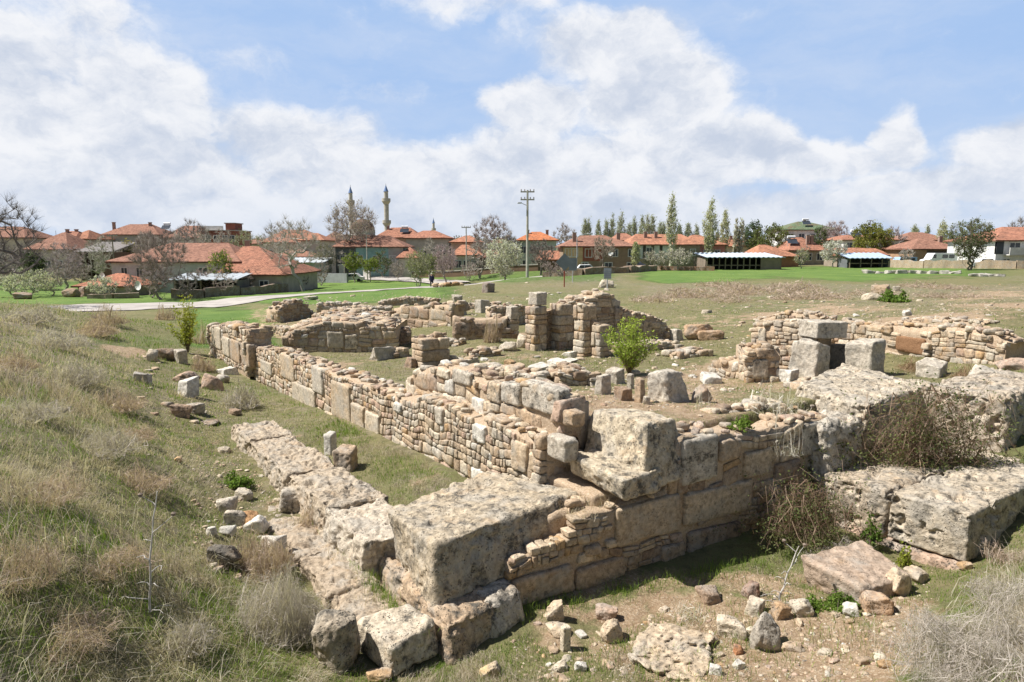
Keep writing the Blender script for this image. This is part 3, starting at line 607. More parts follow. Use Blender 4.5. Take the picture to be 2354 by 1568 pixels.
def base_blk():
    b = W(6.6, 3.8); mb = MB()
    rbox(mb, abz([(5.78, 3.18, -.2), (5.95, 3.85, -.2), (7.8, 3.2, -.1), (7.6, 4.3, -.1)], [(5.95, 3.25, .26), (6.0, 3.9, .27), (7.8, 3.28, .3), (7.6, 4.3, .3)]), 60, rad=.08, amp=.05, freq=2.6, col=TAN, pits=.05, seed=5)
    rbox(mb, abz([(5.92, 3.8, -.15), (6.0, 4.36, -.15), (7.0, 3.8, -.1), (7.0, 4.4, -.1)], [(6.02, 3.8, .27), (6.12, 4.34, .27), (7.0, 3.8, .3), (7.0, 4.4, .3)]), 40, rad=.09, amp=.06, freq=2.6, col=GRY, pits=.05, seed=6)
    return tag(mb.build('base_block', M['block'], smooth=True, loc=(b[0], b[1], -.15)), 'eroded brown foundation block carrying the giant near corner block', 'stone block')
base_blk()
# low parallel footing wall
root = empty('low_footing_wall', (*W(10.5, 3.5), .1), 'long low wall of flat pitted slabs running parallel in front of the rubble wall', 'low wall')
aa = [7.75, 9.1, 9.85, 11.0, 12.3, 13.6, 15.05]
for i in range(6):
    zt_ = .54 - .02 * i + (.05 if i % 2 else 0); bl = 3.02 + .01 * i + RNG.uniform(-.03, .03); br = 3.98 + RNG.uniform(-.05, .05)
    C = abz([(aa[i] - .02, bl - .04, -.05), (aa[i] - .02, br, -.05), (aa[i + 1] + .02, bl - .04, -.05), (aa[i + 1] + .02, br, -.05)], [(aa[i] - .02, bl + .03, zt_), (aa[i] - .02, br, zt_ - .02), (aa[i + 1] + .02, bl + .03, zt_), (aa[i + 1] + .02, br, zt_ - .02)])
    mb = MB(); rbox(mb, C, 64, rad=.04, amp=.085, freq=2.6, col=((.50, .42, .32) if i else (.60, .53, .43)), pits=.07, seed=i * 1.7); o = mb.build('slab', M['masonry' if i != 1 else 'block'], smooth=True); o.parent = root; o.matrix_parent_inverse = Matrix.Translation(-root.location)
root = empty('lower_step', (*W(8.0, 2.8), .1), 'sunken outer step of worn slabs beside the low footing wall', 'low wall')
for i, (a0, a1, z) in enumerate([(6.66, 7.52, .13), (7.48, 8.72, .15), (8.68, 9.94, .13), (9.88, 10.85, .10)]):
    C = abz([(a0, 2.45, -.2), (a0, 3.15, -.2), (a1, 2.5, -.2), (a1, 3.1, -.2)], [(a0, 2.5, z), (a0, 3.15, z), (a1, 2.55, z - .02), (a1, 3.1, z)])
    mb = MB(); rbox(mb, C, 54, rad=.04, amp=.075, freq=3.0, col=(.44, .36, .27), pits=.07, seed=i * 2.1 + 4); o = mb.build('slab', M['masonry'], smooth=True); o.parent = root; o.matrix_parent_inverse = Matrix.Translation(-root.location)
slab('stone_block', 'flat squared block with a dark front at the near end of the step', 'stone block', abz([(5.88, 2.58, -.1), (6.0, 3.2, -.12), (6.6, 2.5, -.1), (6.6, 3.15, -.1)], [(5.92, 2.6, .24), (6.08, 3.22, .26), (6.62, 2.5, .26), (6.62, 3.15, .27)]), n=36, col=PAL, pits=.03)
# right-hand foundation: lower ledge and upper tier
slab('foundation_block', 'large porous ledge block with a sharp near corner at the right of the trench', 'stone block', abz([(3.5, 9.42, .2), (3.5, 11.6, .2), (4.52, 9.42, .2), (4.52, 11.6, .2)], [(3.52, 9.44, .86), (3.52, 11.6, .88), (4.52, 9.46, .86), (4.52, 11.6, .86)]), n=90, rad=.045, amp=.035, pits=.11, col=(.52, .45, .35), freq=2.2)
slab('foundation_block', 'porous ledge block half hidden by brambles behind the sharp-cornered one', 'stone block', abz([(4.56, 9.5, .1), (4.56, 11.6, .1), (5.62, 9.5, .1), (5.62, 11.6, .1)], [(4.56, 9.5, .84), (4.56, 11.6, .86), (5.62, 9.52, .82), (5.62, 11.6, .84)]), n=80, rad=.08, amp=.06, pits=.11, col=(.50, .42, .32), freq=2.2)
slab('foundation_block', 'bottom course block under the sharp-cornered ledge block', 'stone block', abz([(3.36, 9.3, -.2), (3.4, 11.6, -.2), (5.3, 9.38, -.2), (5.3, 11.6, -.2)], [(3.38, 9.34, .17), (3.42, 11.6, .18), (5.3, 9.4, .18), (5.3, 11.6, .18)]), n=46, rad=.06, amp=.05, pits=.05, col=PNK)
slab('foundation_block', 'long ledge block with weeds lying behind at the right edge', 'stone block', abz([(3.6, 11.62, .1), (3.6, 14.5, .1), (5.62, 11.62, .1), (5.62, 14.5, .1)], [(3.6, 11.62, .84), (3.6, 14.5, .86), (5.62, 11.62, .84), (5.62, 14.5, .84)]), n=60, rad=.05, amp=.04, pits=.04, col=PAL)
slab('foundation_block', 'huge cavernous grey block at the right edge of the upper tier', 'stone block', abz([(4.36, 12.75, .8), (4.4, 15.5, .8), (5.7, 12.6, .8), (5.7, 15.5, .8)], [(4.45, 12.92, 1.78), (4.45, 15.5, 1.8), (5.8, 12.72, 1.76), (5.8, 15.5, 1.8)]), n=110, rad=.09, amp=.09, pits=.14, col=(.50, .43, .34), freq=2.0)
slab('foundation_block', 'broad pale flat slab topping the upper tier behind the brambles', 'stone block', abz([(5.62, 10.75, .82), (5.75, 13.2, .82), (7.1, 10.9, 1.2), (7.2, 14.2, 1.2)], [(5.55, 10.68, 1.72), (5.72, 13.3, 1.76), (7.05, 11.1, 1.74), (7.9, 14.0, 1.76)]), n=100, rad=.08, amp=.07, pits=.10, col=(.56, .49, .385), freq=2.0)
slab('foundation_block', 'grey weathered block with a ragged top left of the brambles', 'stone block', abz([(5.5, 9.6, .55), (5.45, 10.55, .6), (6.1, 9.6, .6), (6.1, 10.6, .6)], [(5.6, 9.55, 1.55), (5.5, 10.6, 1.5), (6.2, 9.6, 1.6), (6.1, 10.6, 1.55)]), n=56, rad=.12, amp=.09, pits=.05, col=GRY)
slab('tilted_block', 'tilted reddish block with a smooth top lying in the trench below the ledge', 'stone block', abz([(3.72, 7.5, -.1), (3.55, 8.35, -.05), (4.5, 7.55, -.1), (4.35, 8.6, 0)], [(3.8, 7.45, .35), (3.62, 8.3, .32), (4.62, 7.5, .42), (4.45, 8.7, .4)]), n=44, rad=.05, amp=.05, pits=.03, col=(.46, .36, .28), m='masonry')
slab('bedrock_slab', 'flat crumbling cream slab flush with the trench floor at the bottom', 'stone slab', np.array([[*P(1450, 1500, -.1), -.15], [*P(1580, 1580, -.1), -.15], [*P(1490, 1425, -.1), -.15], [*P(1640, 1460, -.1), -.15], [*P(1450, 1500, .1), .06], [*P(1620, 1600, .1), .05], [*P(1490, 1425, .1), .09], [*P(1640, 1460, .1), .08]]), n=64, rad=.03, amp=.13, pits=.07, col=(.54, .44, .32), m='masonry', freq=3.2)

# ------------------------------------------------------------------ loose stones measured from the photograph
def loose(label, px, py, wpx, hpx, kind='b', col=CREAM, m='masonry', name='loose_stone', rz=None, tilt=0, t2=0, dep=.8, n=14, sink=.26, group=None, cat='stone', amp=None, taper=.08, at=None, z=None):
    q = gp(px, py) if at is None else np.asarray(at, float)
    if z is not None: q = np.r_[P(px, py, z), z]
    k = q[1] / (F * 1.0) / math.cos(TH) * .99; w = wpx * k; h = hpx * k; rz = RNG.uniform(-.5, .5) if rz is None else rz
    ang = an + rz if kind == 'a' else rz; d = w * dep; cy = q[1] + d * .5
    C = corners(q[0], cy, q[2] - h * sink, q[2] + h, w * (.66 if kind == 'a' else 1), d * (.85 if kind == 'a' else 1), ang, tilt, t2, jit=w * (.085 if kind in 'as' else .12), taper=taper)
    cc = np.array(col) * RNG.uniform(.92, 1.06)
    if kind == 'b':
        mb = MB(); rock(mb, q[0], cy, q[2] - h * sink, w * 1.1, d * 1.1, h * (1.08 + sink), rz, n=max(n, 16), col=cc, amp=.035 if amp is None else amp); return tag(mb.build(name, M[m], smooth=True, loc=(q[0], cy, q[2] - h * sink)), label, cat, group)
    return slab(name, label, cat, C, m=m, col=cc, n=n, rad=.09 * min(w, h) + .004, amp=(w * .075 if amp is None else amp), pits=w * .025, freq=1.6 / max(w, .12), group=group)

# ------------------------------------------------------------------ middle ground of the ruin
def gxy(px, py): q = gp(px, py); return q
def seg_wall(label, pxA, pyA, pxB, pyB, tops, th=.6, size=.22, res=(), pal=PAL1, capd=1., base_drop=.1, n=4, m='masonry', capsize=None, both=False, zoff=0, bm='block', dB=0, ends=True, out=.02):
    """wall whose visible foot runs between two ground pixels"""
    A_ = gp(pxA, pyA); B_ = gp(pxB, pyB); P0 = A_[:2]; P1 = B_[:2].copy()
    d = P1 - P0; L = np.linalg.norm(d); e = d / L; nr = np.array([e[1], -e[0]])
    if nr @ P0 > 0: nr = -nr                          # face the viewer's side
    zt = profile(tops, P0, P1); rs = rects(res, P0, P1)
    zb = lambda s: gz(*(P0 + e * s)) - base_drop
    ss_ = np.linspace(0, L, 12); zz = [zb(s) for s in ss_]; zb = interp(list(ss_), zz)
    return wall(label, P0, P1, nr, 0, L, zb, zt, th, size=size, res=rs, pal=pal, n=n, capd=capd, m=m, capsize=capsize, both=both, bm=bm, ends=ends, out=out)
def pier(label, pl, pr, pbase, ptop, da=1.0, pal=PAL1, courses=(.18, .42), name='stone_pier', cat='stone pier', split=.6, lim=None, jit=.03, blk=None, fill=True, wb=None):
    q = gp((pl * .55 + pr * .45), pbase); k = q[1] / F * .99; wtot = (pr - pl) * k
    wbb = wtot / (math.cos(an) + da * math.sin(an)); wa = wbb * da
    # near corner at the ground pixel; grid aligned
    ztop = PD((pl + pr) / 2, ptop, q[1] + .2)[2]; root = empty(name, q, label, cat); mb = MB(); z = q[2] - .15; a0, b0 = toAB(q[0], q[1]); b0 -= .3 * wbb; a0 -= .1
    if fill:
        m0 = MB(); C = abox(a0 + .05, a0 + wa - .05, b0 + .05, b0 + wbb - .05, z, ztop - .04); rbox(m0, C, 8, rad=.05, amp=.03); o = m0.build('mortar_core', M['soil'], smooth=True); o.parent = root; o.matrix_parent_inverse = Matrix.Translation(-root.location)
    while z < ztop - .05:
        h = min(RNG.uniform(*courses), ztop - z)
        if ztop - z - h < .1: h = ztop - z
        for (lo, hi, fixed, along) in ((0, wbb, 'a', 'b'), (0, wa, 'b', 'a')):
            u = lo
            while u < hi - .02:
                w = hi - u if RNG.random() > split else RNG.uniform(.3, .7) * hi
                w = min(w, hi - u)
                if hi - u - w < .12: w = hi - u
                dp = RNG.uniform(.22, .34); o = RNG.uniform(-.02, .03)
                hs = [(z, z + h)] if RNG.random() > .35 or h < .2 else [(z, z + h * .5), (z + h * .5, z + h)]
                for (z0, z1) in hs:
                    if fixed == 'a': C = abox(a0 - o, a0 + dp, b0 + u + .008, b0 + u + w - .008, z0 + .006, z1 - .006, j=.012)
                    else: C = abox(a0 + u + .008, a0 + u + w - .008, b0 - o, b0 + dp, z0 + .006, z1 - .006, j=.012)
                    rbox(mb, C, 5, rad=min(w, z1 - z0) * .16, amp=.014, freq=7, col=pick(pal), seed=RNG.random() * 9)
                u += w
        z += h
    P0 = W(a0, b0); P1 = W(a0, b0 + wbb); caps(mb, P0, P1, nR, 0, wbb, lambda s: ztop, wa, .22, .9, pal=pal)
    o = mb.build('stonework', M['masonry'], smooth=True); o.parent = root; o.matrix_parent_inverse = Matrix.Translation(-root.location)
    if blk:
        c, hb = blk; o = MB(); rbox(o, abox(a0 + .05, a0 + min(wa, wbb) * .95, b0 + wbb * .25, b0 + wbb * 1.05, ztop + .01, ztop + hb), 14, rad=.04, amp=.03, pits=.02, col=c, freq=4); o = o.build('top_block', M['grey'], smooth=True); o.parent = root; o.matrix_parent_inverse = Matrix.Translation(-root.location)
    return root
PB = [(CREAM, 4), (TAN, 3), (PAL, 2), (ORA, .8), (BRN, .8), (PNK, .6)]
pier('tall stone pier with a grey block on top, leftmost of the standing piers', 1209, 1262, 806, 703, 1.0, PB, blk=(GRY, .42))
pier('tall stone pier of large cream quoins just right of the grey-topped one', 1266, 1322, 803, 697, .9, PB)
pier('wide stepped pier of cream and brown stones left of the leafy green shrub', 1320, 1375, 818, 700, .9, PB)
pier('short square front pier half hidden by the leafy green shrub', 1360, 1408, 822, 745, .8, PB)
seg_wall('tumbled rubble wall climbing to a peak behind the piers', 1322, 800, 1425, 788, [(1320, 706), (1345, 690), (1375, 682), (1400, 672), (1420, 690), (1430, 705)], th=1.2, size=.2, pal=PB, capd=2, capsize=.28)
seg_wall('rubble wall falling away to the right behind the leafy green shrub', 1415, 790, 1536, 782, [(1415, 700), (1440, 715), (1470, 722), (1500, 728), (1525, 738), (1536, 760)], th=.8, size=.18, pal=PB, capd=2, res=[(1478, 737, 1500, 775, CREAM)])
seg_wall('thin dark infill wall between the two tall piers', 1250, 803, 1275, 798, [(1250, 715), (1275, 712)], th=.4, size=.12, pal=[(BRN, 2), (TAN, 2)], capd=.6)
# row of blocks and low walls behind, left of the piers
seg_wall('back wall of squared brown blocks on the left side of the ruin', 906, 757, 1040, 750, [(905, 708), (950, 703), (1000, 700), (1040, 700)], th=.7, size=.42, pal=[(TAN, 2), (CREAM, 2), (BRN, 2), (GRY, 1)], capd=.7, n=5)
seg_wall('low wall of large brown slabs left of the tall piers', 1040, 786, 1165, 778, [(1036, 726), (1070, 735), (1120, 733), (1162, 728)], th=.8, size=.4, pal=[(TAN, 2), (BRN, 3), (PNK, 1)], res=[(1044, 740, 1085, 772, BRN), (1090, 742, 1155, 776, BRN)], capd=.7, n=5)
seg_wall('pale low wall line linking the slab wall and the grey-topped pier', 1130, 752, 1215, 745, [(1130, 708), (1170, 702), (1215, 704)], th=.5, size=.25, capd=1.)
pier('small pier of a grey block over brown stones left of the grey-topped pier', 1157, 1196, 776, 735, 1., PB, blk=(GRY, .5))
seg_wall('broad rubble platform with a ragged sloping top in the left middle of the ruin', 652, 815, 905, 806, [(650, 778), (665, 760), (700, 748), (760, 738), (830, 742), (880, 748), (905, 752)], th=3.2, size=.22, pal=PAL1, capd=2.2, capsize=.34, res=[(752, 762, 790, 800, PAL, 'grey'), (792, 768, 822, 803, PAL)], ends=False)
seg_wall('back edge of tumbled flat stones above the rubble platform', 690, 762, 905, 742, [(690, 745), (740, 722), (800, 716), (850, 716), (905, 730)], th=1.2, size=.2, capd=2.4, capsize=.34)
seg_wall('dark-fronted ashlar wall at the right end of the rubble platform', 822, 806, 943, 790, [(822, 772), (870, 762), (905, 757), (943, 757)], th=.7, size=.34, pal=[(BRN, 2), (TAN, 2), (GRY, 2)], res=[(830, 778, 862, 800, PAL, 'grey'), (864, 778, 882, 798, PAL, 'grey'), (905, 762, 942, 788, BRN)], capd=1., n=5)
pier('squat heap-topped pier of brown stones behind the long rubble wall', 945, 1040, 845, 775, .8, [(TAN, 3), (BRN, 2), (CREAM, 2)], courses=(.12, .3))
seg_wall('low rubble heap of boulders and blocks beside the road', 644, 742, 720, 728, [(644, 712), (665, 698), (690, 690), (715, 712)], th=1.2, size=.35, pal=[(TAN, 2), (BRN, 2), (GRY, 1)], capd=2)
seg_wall('scattered line of low blocks in front of the road', 728, 722, 820, 716, [(728, 700), (760, 698), (790, 696), (820, 700)], th=.8, size=.4, pal=[(TAN, 1), (GRY, 2)], capd=1.6)
# right-hand chamber
seg_wall('front rubble wall of the right-hand chamber behind the big grey blocks', 1722, 852, 1870, 858, [(1715, 762), (1740, 745), (1800, 741), (1865, 748)], th=.7, size=.17, pal=PB, capd=1.5, res=[(1742, 755, 1762, 795, PAL)])
seg_wall('rear rubble crest of the right-hand chamber', 1735, 772, 1905, 768, [(1730, 738), (1770, 728), (1810, 720), (1870, 722), (1905, 735)], th=.8, size=.2, pal=PB, capd=2.2)
seg_wall('rounded cobble wall with a plastered hollow at the back of the right-hand chamber', 1905, 800, 2130, 822, [(1905, 738), (1960, 745), (2040, 746), (2130, 750)], th=.7, size=.2, pal=PB, capd=1.3, res=[(2060, 775, 2128, 812, PNK, 'soil'), (2025, 748, 2052, 768, ORA)], n=5)
seg_wall('cobble wall curving down to the right end of the chamber', 2125, 822, 2305, 838, [(2125, 749), (2200, 750), (2250, 757), (2290, 768), (2305, 785)], th=.7, size=.2, pal=PB, capd=1.3, n=5, res=[(2255, 768, 2285, 785, ORA)])
seg_wall('low cobble line running out of the frame beyond the chamber', 2310, 812, 2420, 818, [(2310, 790), (2360, 786), (2420, 788)], th=.6, size=.2, pal=PB, capd=1.)
seg_wall('short end wall with a cream block at the left corner of the right-hand chamber', 1716, 880, 1786, 876, [(1718, 800), (1786, 800)], th=.9, size=.2, pal=PB, capd=1., res=[(1724, 826, 1766, 872, PAL), (1736, 800, 1782, 824, TAN)])
L = loose
LOWPAL = [(PAL, 2), (CREAM, 2), (TAN, 2), (BRN, 1), (GRY, 2)]
for (lb, xa, ya, xb, yb, tp, th) in [
    ('low crest of rubble right behind the upper course of the long wall', 1050, 868, 1225, 886, [(1050, 850), (1150, 852), (1225, 870)], .7),
    ('small mound of earth and stones left of the leafy green shrub', 1280, 888, 1372, 884, [(1280, 868), (1320, 852), (1372, 862)], 1.0),
    ('heap of pale stones spilling left of the right-hand chamber', 1632, 866, 1716, 872, [(1632, 848), (1670, 828), (1716, 815)], 1.2),
    ('broken low wall stub in the grass between the orange block and the piers', 1085, 822, 1150, 818, [(1085, 812), (1120, 804), (1150, 808)], .6),
    ('low broken wall stub behind the flat grey block', 905, 824, 940, 820, [(905, 808), (940, 806)], .8),
    ('ragged low wall climbing the mound behind the back wall', 870, 705, 1010, 700, [(870, 696), (930, 684), (1010, 690)], 1.0),
    ('long low rubble line behind the slab wall', 1010, 716, 1150, 708, [(1010, 706), (1080, 700), (1150, 697)], .7),
    ('crumbled wall foot between the shrub and the standing grey block', 1560, 826, 1640, 818, [(1560, 816), (1600, 810), (1640, 808)], .8),
    ('low rubble line across the inner floor left of the piers', 960, 800, 1050, 796, [(960, 790), (1000, 784), (1050, 788)], .7),
    ('low broken wall running back from the squat pier', 1040, 842, 1100, 836, [(1040, 828), (1100, 828)], .5),
    ('scattered wall core between the piers and the large broken lump', 1430, 812, 1560, 800, [(1430, 800), (1500, 792), (1560, 790)], .8),
    ('second rubble line behind the rubble platform', 760, 728, 900, 718, [(760, 712), (830, 706), (900, 708)], 1.0),
    ('low stones capping the earth bank beyond the right-hand chamber', 2060, 742, 2260, 748, [(2060, 736), (2160, 734), (2260, 740)], .7),
    ('low stone kerb along the inner edge of the terrace', 1640, 952, 1800, 938, [(1640, 944), (1720, 938), (1800, 930)], .35),
    ('short rubble spur in front of the right-hand chamber', 1870, 896, 1930, 884, [(1870, 884), (1930, 872)], .5),
    ('tumbled stones along the foot of the green bank left of the platform', 620, 764, 652, 776, [(620, 752), (652, 758)], .9)]:
    seg_wall(lb, xa, ya, xb, yb, tp, th=th, size=.17, pal=LOWPAL, capd=2.2, capsize=.24)
L('big squared grey block standing against the right-hand chamber, left one of the pair', 1876, 868, 92, 78, 'a', GRY, 'grey', 'stone_block', 0, dep=.9, n=30, cat='stone block')
L('big squared cream-and-grey block standing alone on the pale flat slab', 2010, 864, 96, 76, 'a', GRY, 'grey', 'stone_block', 0, dep=1., n=30, cat='stone block', taper=.04)
b = gp(1905, 862); 
slab('lying_block', 'long grey block laid across the top of the left standing block', 'stone block', corners(b[0] + .05, b[1] + .6, b[2] + .80, b[2] + 1.17, .85, .75, .25, jit=.02), m='grey', col=GRY, n=26, rad=.03, amp=.025)
L('narrow stone filling the gap right of the left standing grey block', 1938, 858, 34, 66, 'a', GRY, 'grey', 'stone_block', 0, dep=1.4, n=16, cat='stone block')
L('bright white block at the foot of the right-hand chamber wall', 1818, 878, 50, 24, 'a', WHT, 'marble', 'marble_block', 0, dep=1., n=16, cat='stone block')
L('long grey block lying behind the brambles at right', 2156, 868, 100, 32, 'a', GRY, 'grey', 'stone_block', .25, dep=.5, n=24, cat='stone block')
L('rounded grey block near the right edge of the upper tier', 2274, 878, 56, 34, 'b', GRY, 'grey', 'stone_block', n=20, cat='stone block')
L('tan flat slab corner at the right edge behind the chamber', 2340, 850, 60, 26, 'b', PNK, n=14)
L('large squared grey block with a bright left side on the inner terrace', 1542, 926, 108, 68, 'a', GRY, 'grey', 'stone_block', -.05, dep=.75, n=40, cat='stone block', taper=.05)
L('pale lichen-spotted block at the left end of the terrace row', 1388, 908, 52, 42, 'a', GRY, 'grey', 'stone_block', .1, dep=.6, n=20)
L('dark-edged block lying on the terrace row under the leafy shrub', 1418, 884, 50, 34, 'a', GRY, 'masonry', 'stone_block', .2, n=18)
L('low brown block between the pale end block and the large grey block', 1434, 922, 46, 30, 'a', BRN, rz=-.1)
L('upright tan stone touching the large grey terrace block', 1472, 926, 30, 56, 'a', TAN, rz=0, dep=.9)
L('small blue-grey upright stone in the terrace row', 1450, 894, 20, 34, 'a', GRY, 'grey')
L('small round cream stone at the foot of the large grey terrace block', 1486, 930, 18, 22, 'b', PAL)
L('brown broken stone leaning on the right of the large grey terrace block', 1615, 926, 46, 34, 'b', BRN)
L('large white slab lying in front of the leafy shrub on the inner floor', 1240, 858, 60, 16, 'a', WHT, 'marble', 'marble_slab', .1, dep=.9)
L('second white slab stacked behind the large white slab', 1290, 848, 70, 14, 'a', WHT, 'marble', 'marble_slab', .15, dep=.7)
L('narrow white slab left of the stack of white slabs', 1192, 864, 46, 14, 'a', WHT, 'marble', 'marble_slab', .0)
L('white slab lying right of the large grey terrace block', 1640, 884, 62, 18, 'a', WHT, 'marble', 'marble_slab', -.6, tilt=-.15)
L('white slab at the foot of the wide stepped pier', 1312, 822, 40, 11, 'a', WHT, 'marble', 'marble_slab', .1)
L('thin white slab lying in the grass before the piers', 1312, 834, 42, 8, 'a', WHT, 'marble', 'marble_slab', .2)
L('orange rectangular block lying alone on the inner grass', 1172, 848, 34, 18, 'a', ORA, rz=.35)
L('pale leaning fallen column piece left of the grey-topped pier', 1172, 808, 46, 26, 'b', PAL, rz=.5, tilt=.3)
L('triangular cream stone left of the grey-topped pier', 1200, 800, 32, 32, 'b', PAL)
L('flat grey block lying behind the long rubble wall near the squat pier', 880, 828, 92, 26, 'a', GRY, 'grey', 'stone_block', .05, dep=.5, n=22, cat='stone block')
L('dark squarish stone just right of the flat grey block', 950, 846, 50, 20, 'a', BRN, rz=.2, m='grey')
L('pale squared block resting on the back wall, left of the two', 1062, 722, 26, 30, 'a', GRY, 'grey', 'stone_block', 0, z=.75)
L('dark squared block resting on the back wall, right of the two', 1109, 717, 38, 27, 'a', GRY, 'grey', 'stone_block', .1, z=.8)
L('squared grey block lying alone right of the shrub', 1557, 784, 36, 27, 'a', GRY, 'grey', 'stone_block', 0, dep=.8)
L('large broken orange masonry lump with a flat top on the right', 1608, 782, 66, 40, 'b', (.52, .36, .23), name='masonry_lump', n=24)
L('lower broken orange masonry piece attached beside the flat-topped lump', 1645, 782, 56, 24, 'b', (.52, .36, .23), name='masonry_lump', n=20)
L('dark leaning block with a strong shadow on the green mound', 1122, 673, 32, 22, 'a', (.30, .24, .21), 'grey', 'stone_block', .2, tilt=.1)
L('grey broken stone on the mound below the sheep', 1050, 693, 26, 18, 'b', GRY, 'grey')
L('large cream boulder on the slope behind the piers', 1397, 662, 38, 20, 'b', PAL, rz=.3)
L('pale round boulder on the hillside at right', 2010, 690, 38, 20, 'b', PAL, n=18)
L('small white stone on the bare hillside at right', 2090, 726, 24, 16, 'b', WHT, 'marble')
L('tan ledge stone above the pale round boulder', 2035, 672, 44, 14, 'a', TAN, rz=.1)
L('small squared stone beside the hillside thorn bush', 2065, 670, 22, 12, 'a', PAL)
L('large brown boulder under the bare tree beside the road, nearest the frame edge', 45, 688, 40, 16, 'b', BRN, rz=.2)
L('large brown boulder on the roadside grass', 152, 684, 48, 22, 'b', BRN, n=18)
L('squared brown boulder left of the blossoming bush', 192, 682, 38, 22, 'a', BRN, n=18)
L('low flat stones right of the blossoming bush by the annex', 262, 684, 40, 10, 'b', TAN)
L('round cream boulder on the heap beside the road', 680, 704, 24, 20, 'b', PAL)
L('flat dark stone on top of the heap beside the road', 712, 690, 34, 10, 'b', GRY, 'grey')
# left path, between the spoil heap and the walls
L('pale upright slab leaning in the collapsed pile at the far left', 346, 830, 28, 30, 'b', PAL, 'marble', rz=.4)
L('grey squared block in the collapsed pile at the far left', 411, 836, 36, 30, 'a', GRY, 'grey', rz=.2)
L('dark mossy stone between the slab and grey block of the far pile', 375, 828, 48, 30, 'b', BRN, 'block')
L('long pale slab lying flat on the grassy spoil heap', 322, 880, 64, 22, 'a', (.45, .42, .38), 'grey', 'stone_slab', -.6, t2=-.1, tilt=-.12, dep=.4)
L('brown boulder with a pale top on the path', 418, 882, 56, 30, 'b', PNK, 'block', n=18)
L('bright white split stone in front of the brown boulder', 424, 912, 54, 36, 'a', WHT, 'marble', rz=.5, tilt=.2, n=18)
L('white flat marble piece near the long rubble wall', 516, 862, 54, 12, 'a', WHT, 'marble', 'marble_slab', .2)
L('small pale stone below the flat marble piece', 508, 880, 32, 20, 'b', GRY, 'marble')
L('dark shadowed stone in the lower stack on the path, left piece', 412, 958, 44, 28, 'b', BRN, 'block', n=18)
L('rough grey stone in the lower stack on the path, right piece', 440, 952, 44, 26, 'b', GRY, 'block', n=18)
L('pale tan long stone beside the white split stone', 478, 896, 42, 34, 'b', PNK, n=16)
L('low dark stone alone on the path grass', 535, 955, 34, 14, 'b', BRN, 'block')
L('flat dark outcrop just left of the footing wall end', 480, 978, 44, 10, 'b', BRN, 'block')
L('small cream stone beside the footing wall', 512, 1042, 28, 16, 'b', PAL)
L('small orange stone on the grassy slope', 406, 1062, 20, 11, 'b', (.56, .38, .2))
L('white squared stone leaning by the end of the grassy strip', 757, 1038, 36, 40, 'a', WHT, 'marble', rz=.5, tilt=.25, n=18, z=.35)
L('large tan stone with a dark side leaning on the footing wall', 788, 1082, 66, 48, 'a', TAN, 'masonry', rz=.7, tilt=.25, n=24, z=.3)
L('cracked dark-topped block beside the footing wall', 665, 1180, 76, 52, 'b', PAL, 'block', n=30, cat='stone block')
L('flat cream stone on the path left of the cracked block', 556, 1150, 44, 22, 'b', PAL)
L('grey pointed stone in the rubble pile', 512, 1180, 44, 34, 'b', GRY, 'grey', rz=.3)
L('grey split stone in the rubble pile', 528, 1208, 52, 36, 'b', GRY, 'block')
L('white stone at the front of the rubble pile, left one', 515, 1232, 40, 22, 'b', WHT, 'marble')
L('white rounded stone at the front of the rubble pile, middle one', 586, 1228, 54, 40, 'b', WHT, 'marble', n=18)
L('large pale stone at the right of the rubble pile', 620, 1284, 62, 62, 'b', (.66, .62, .55), 'marble', n=22)
L('orange-brown stone at the back of the rubble pile', 558, 1212, 58, 36, 'b', (.45, .27, .14))
L('small white stone left of the middle rounded one', 484, 1232, 26, 20, 'b', WHT, 'marble')
L('dark knobbly stone below the rubble pile', 500, 1306, 84, 48, 'b', (.22, .2, .17), 'block', n=26)
L('large rounded grey-brown boulder in front of the near step', 765, 1545, 128, 150, 'b', (.42, .36, .28), 'block', n=44, name='boulder', cat='boulder')
L('orange flat stone at the bottom edge by the boulder', 870, 1572, 70, 22, 'b', ORA)
L('crumbly pale stone half buried behind the boulder', 690, 1472, 60, 38, 'b', PAL, 'block')
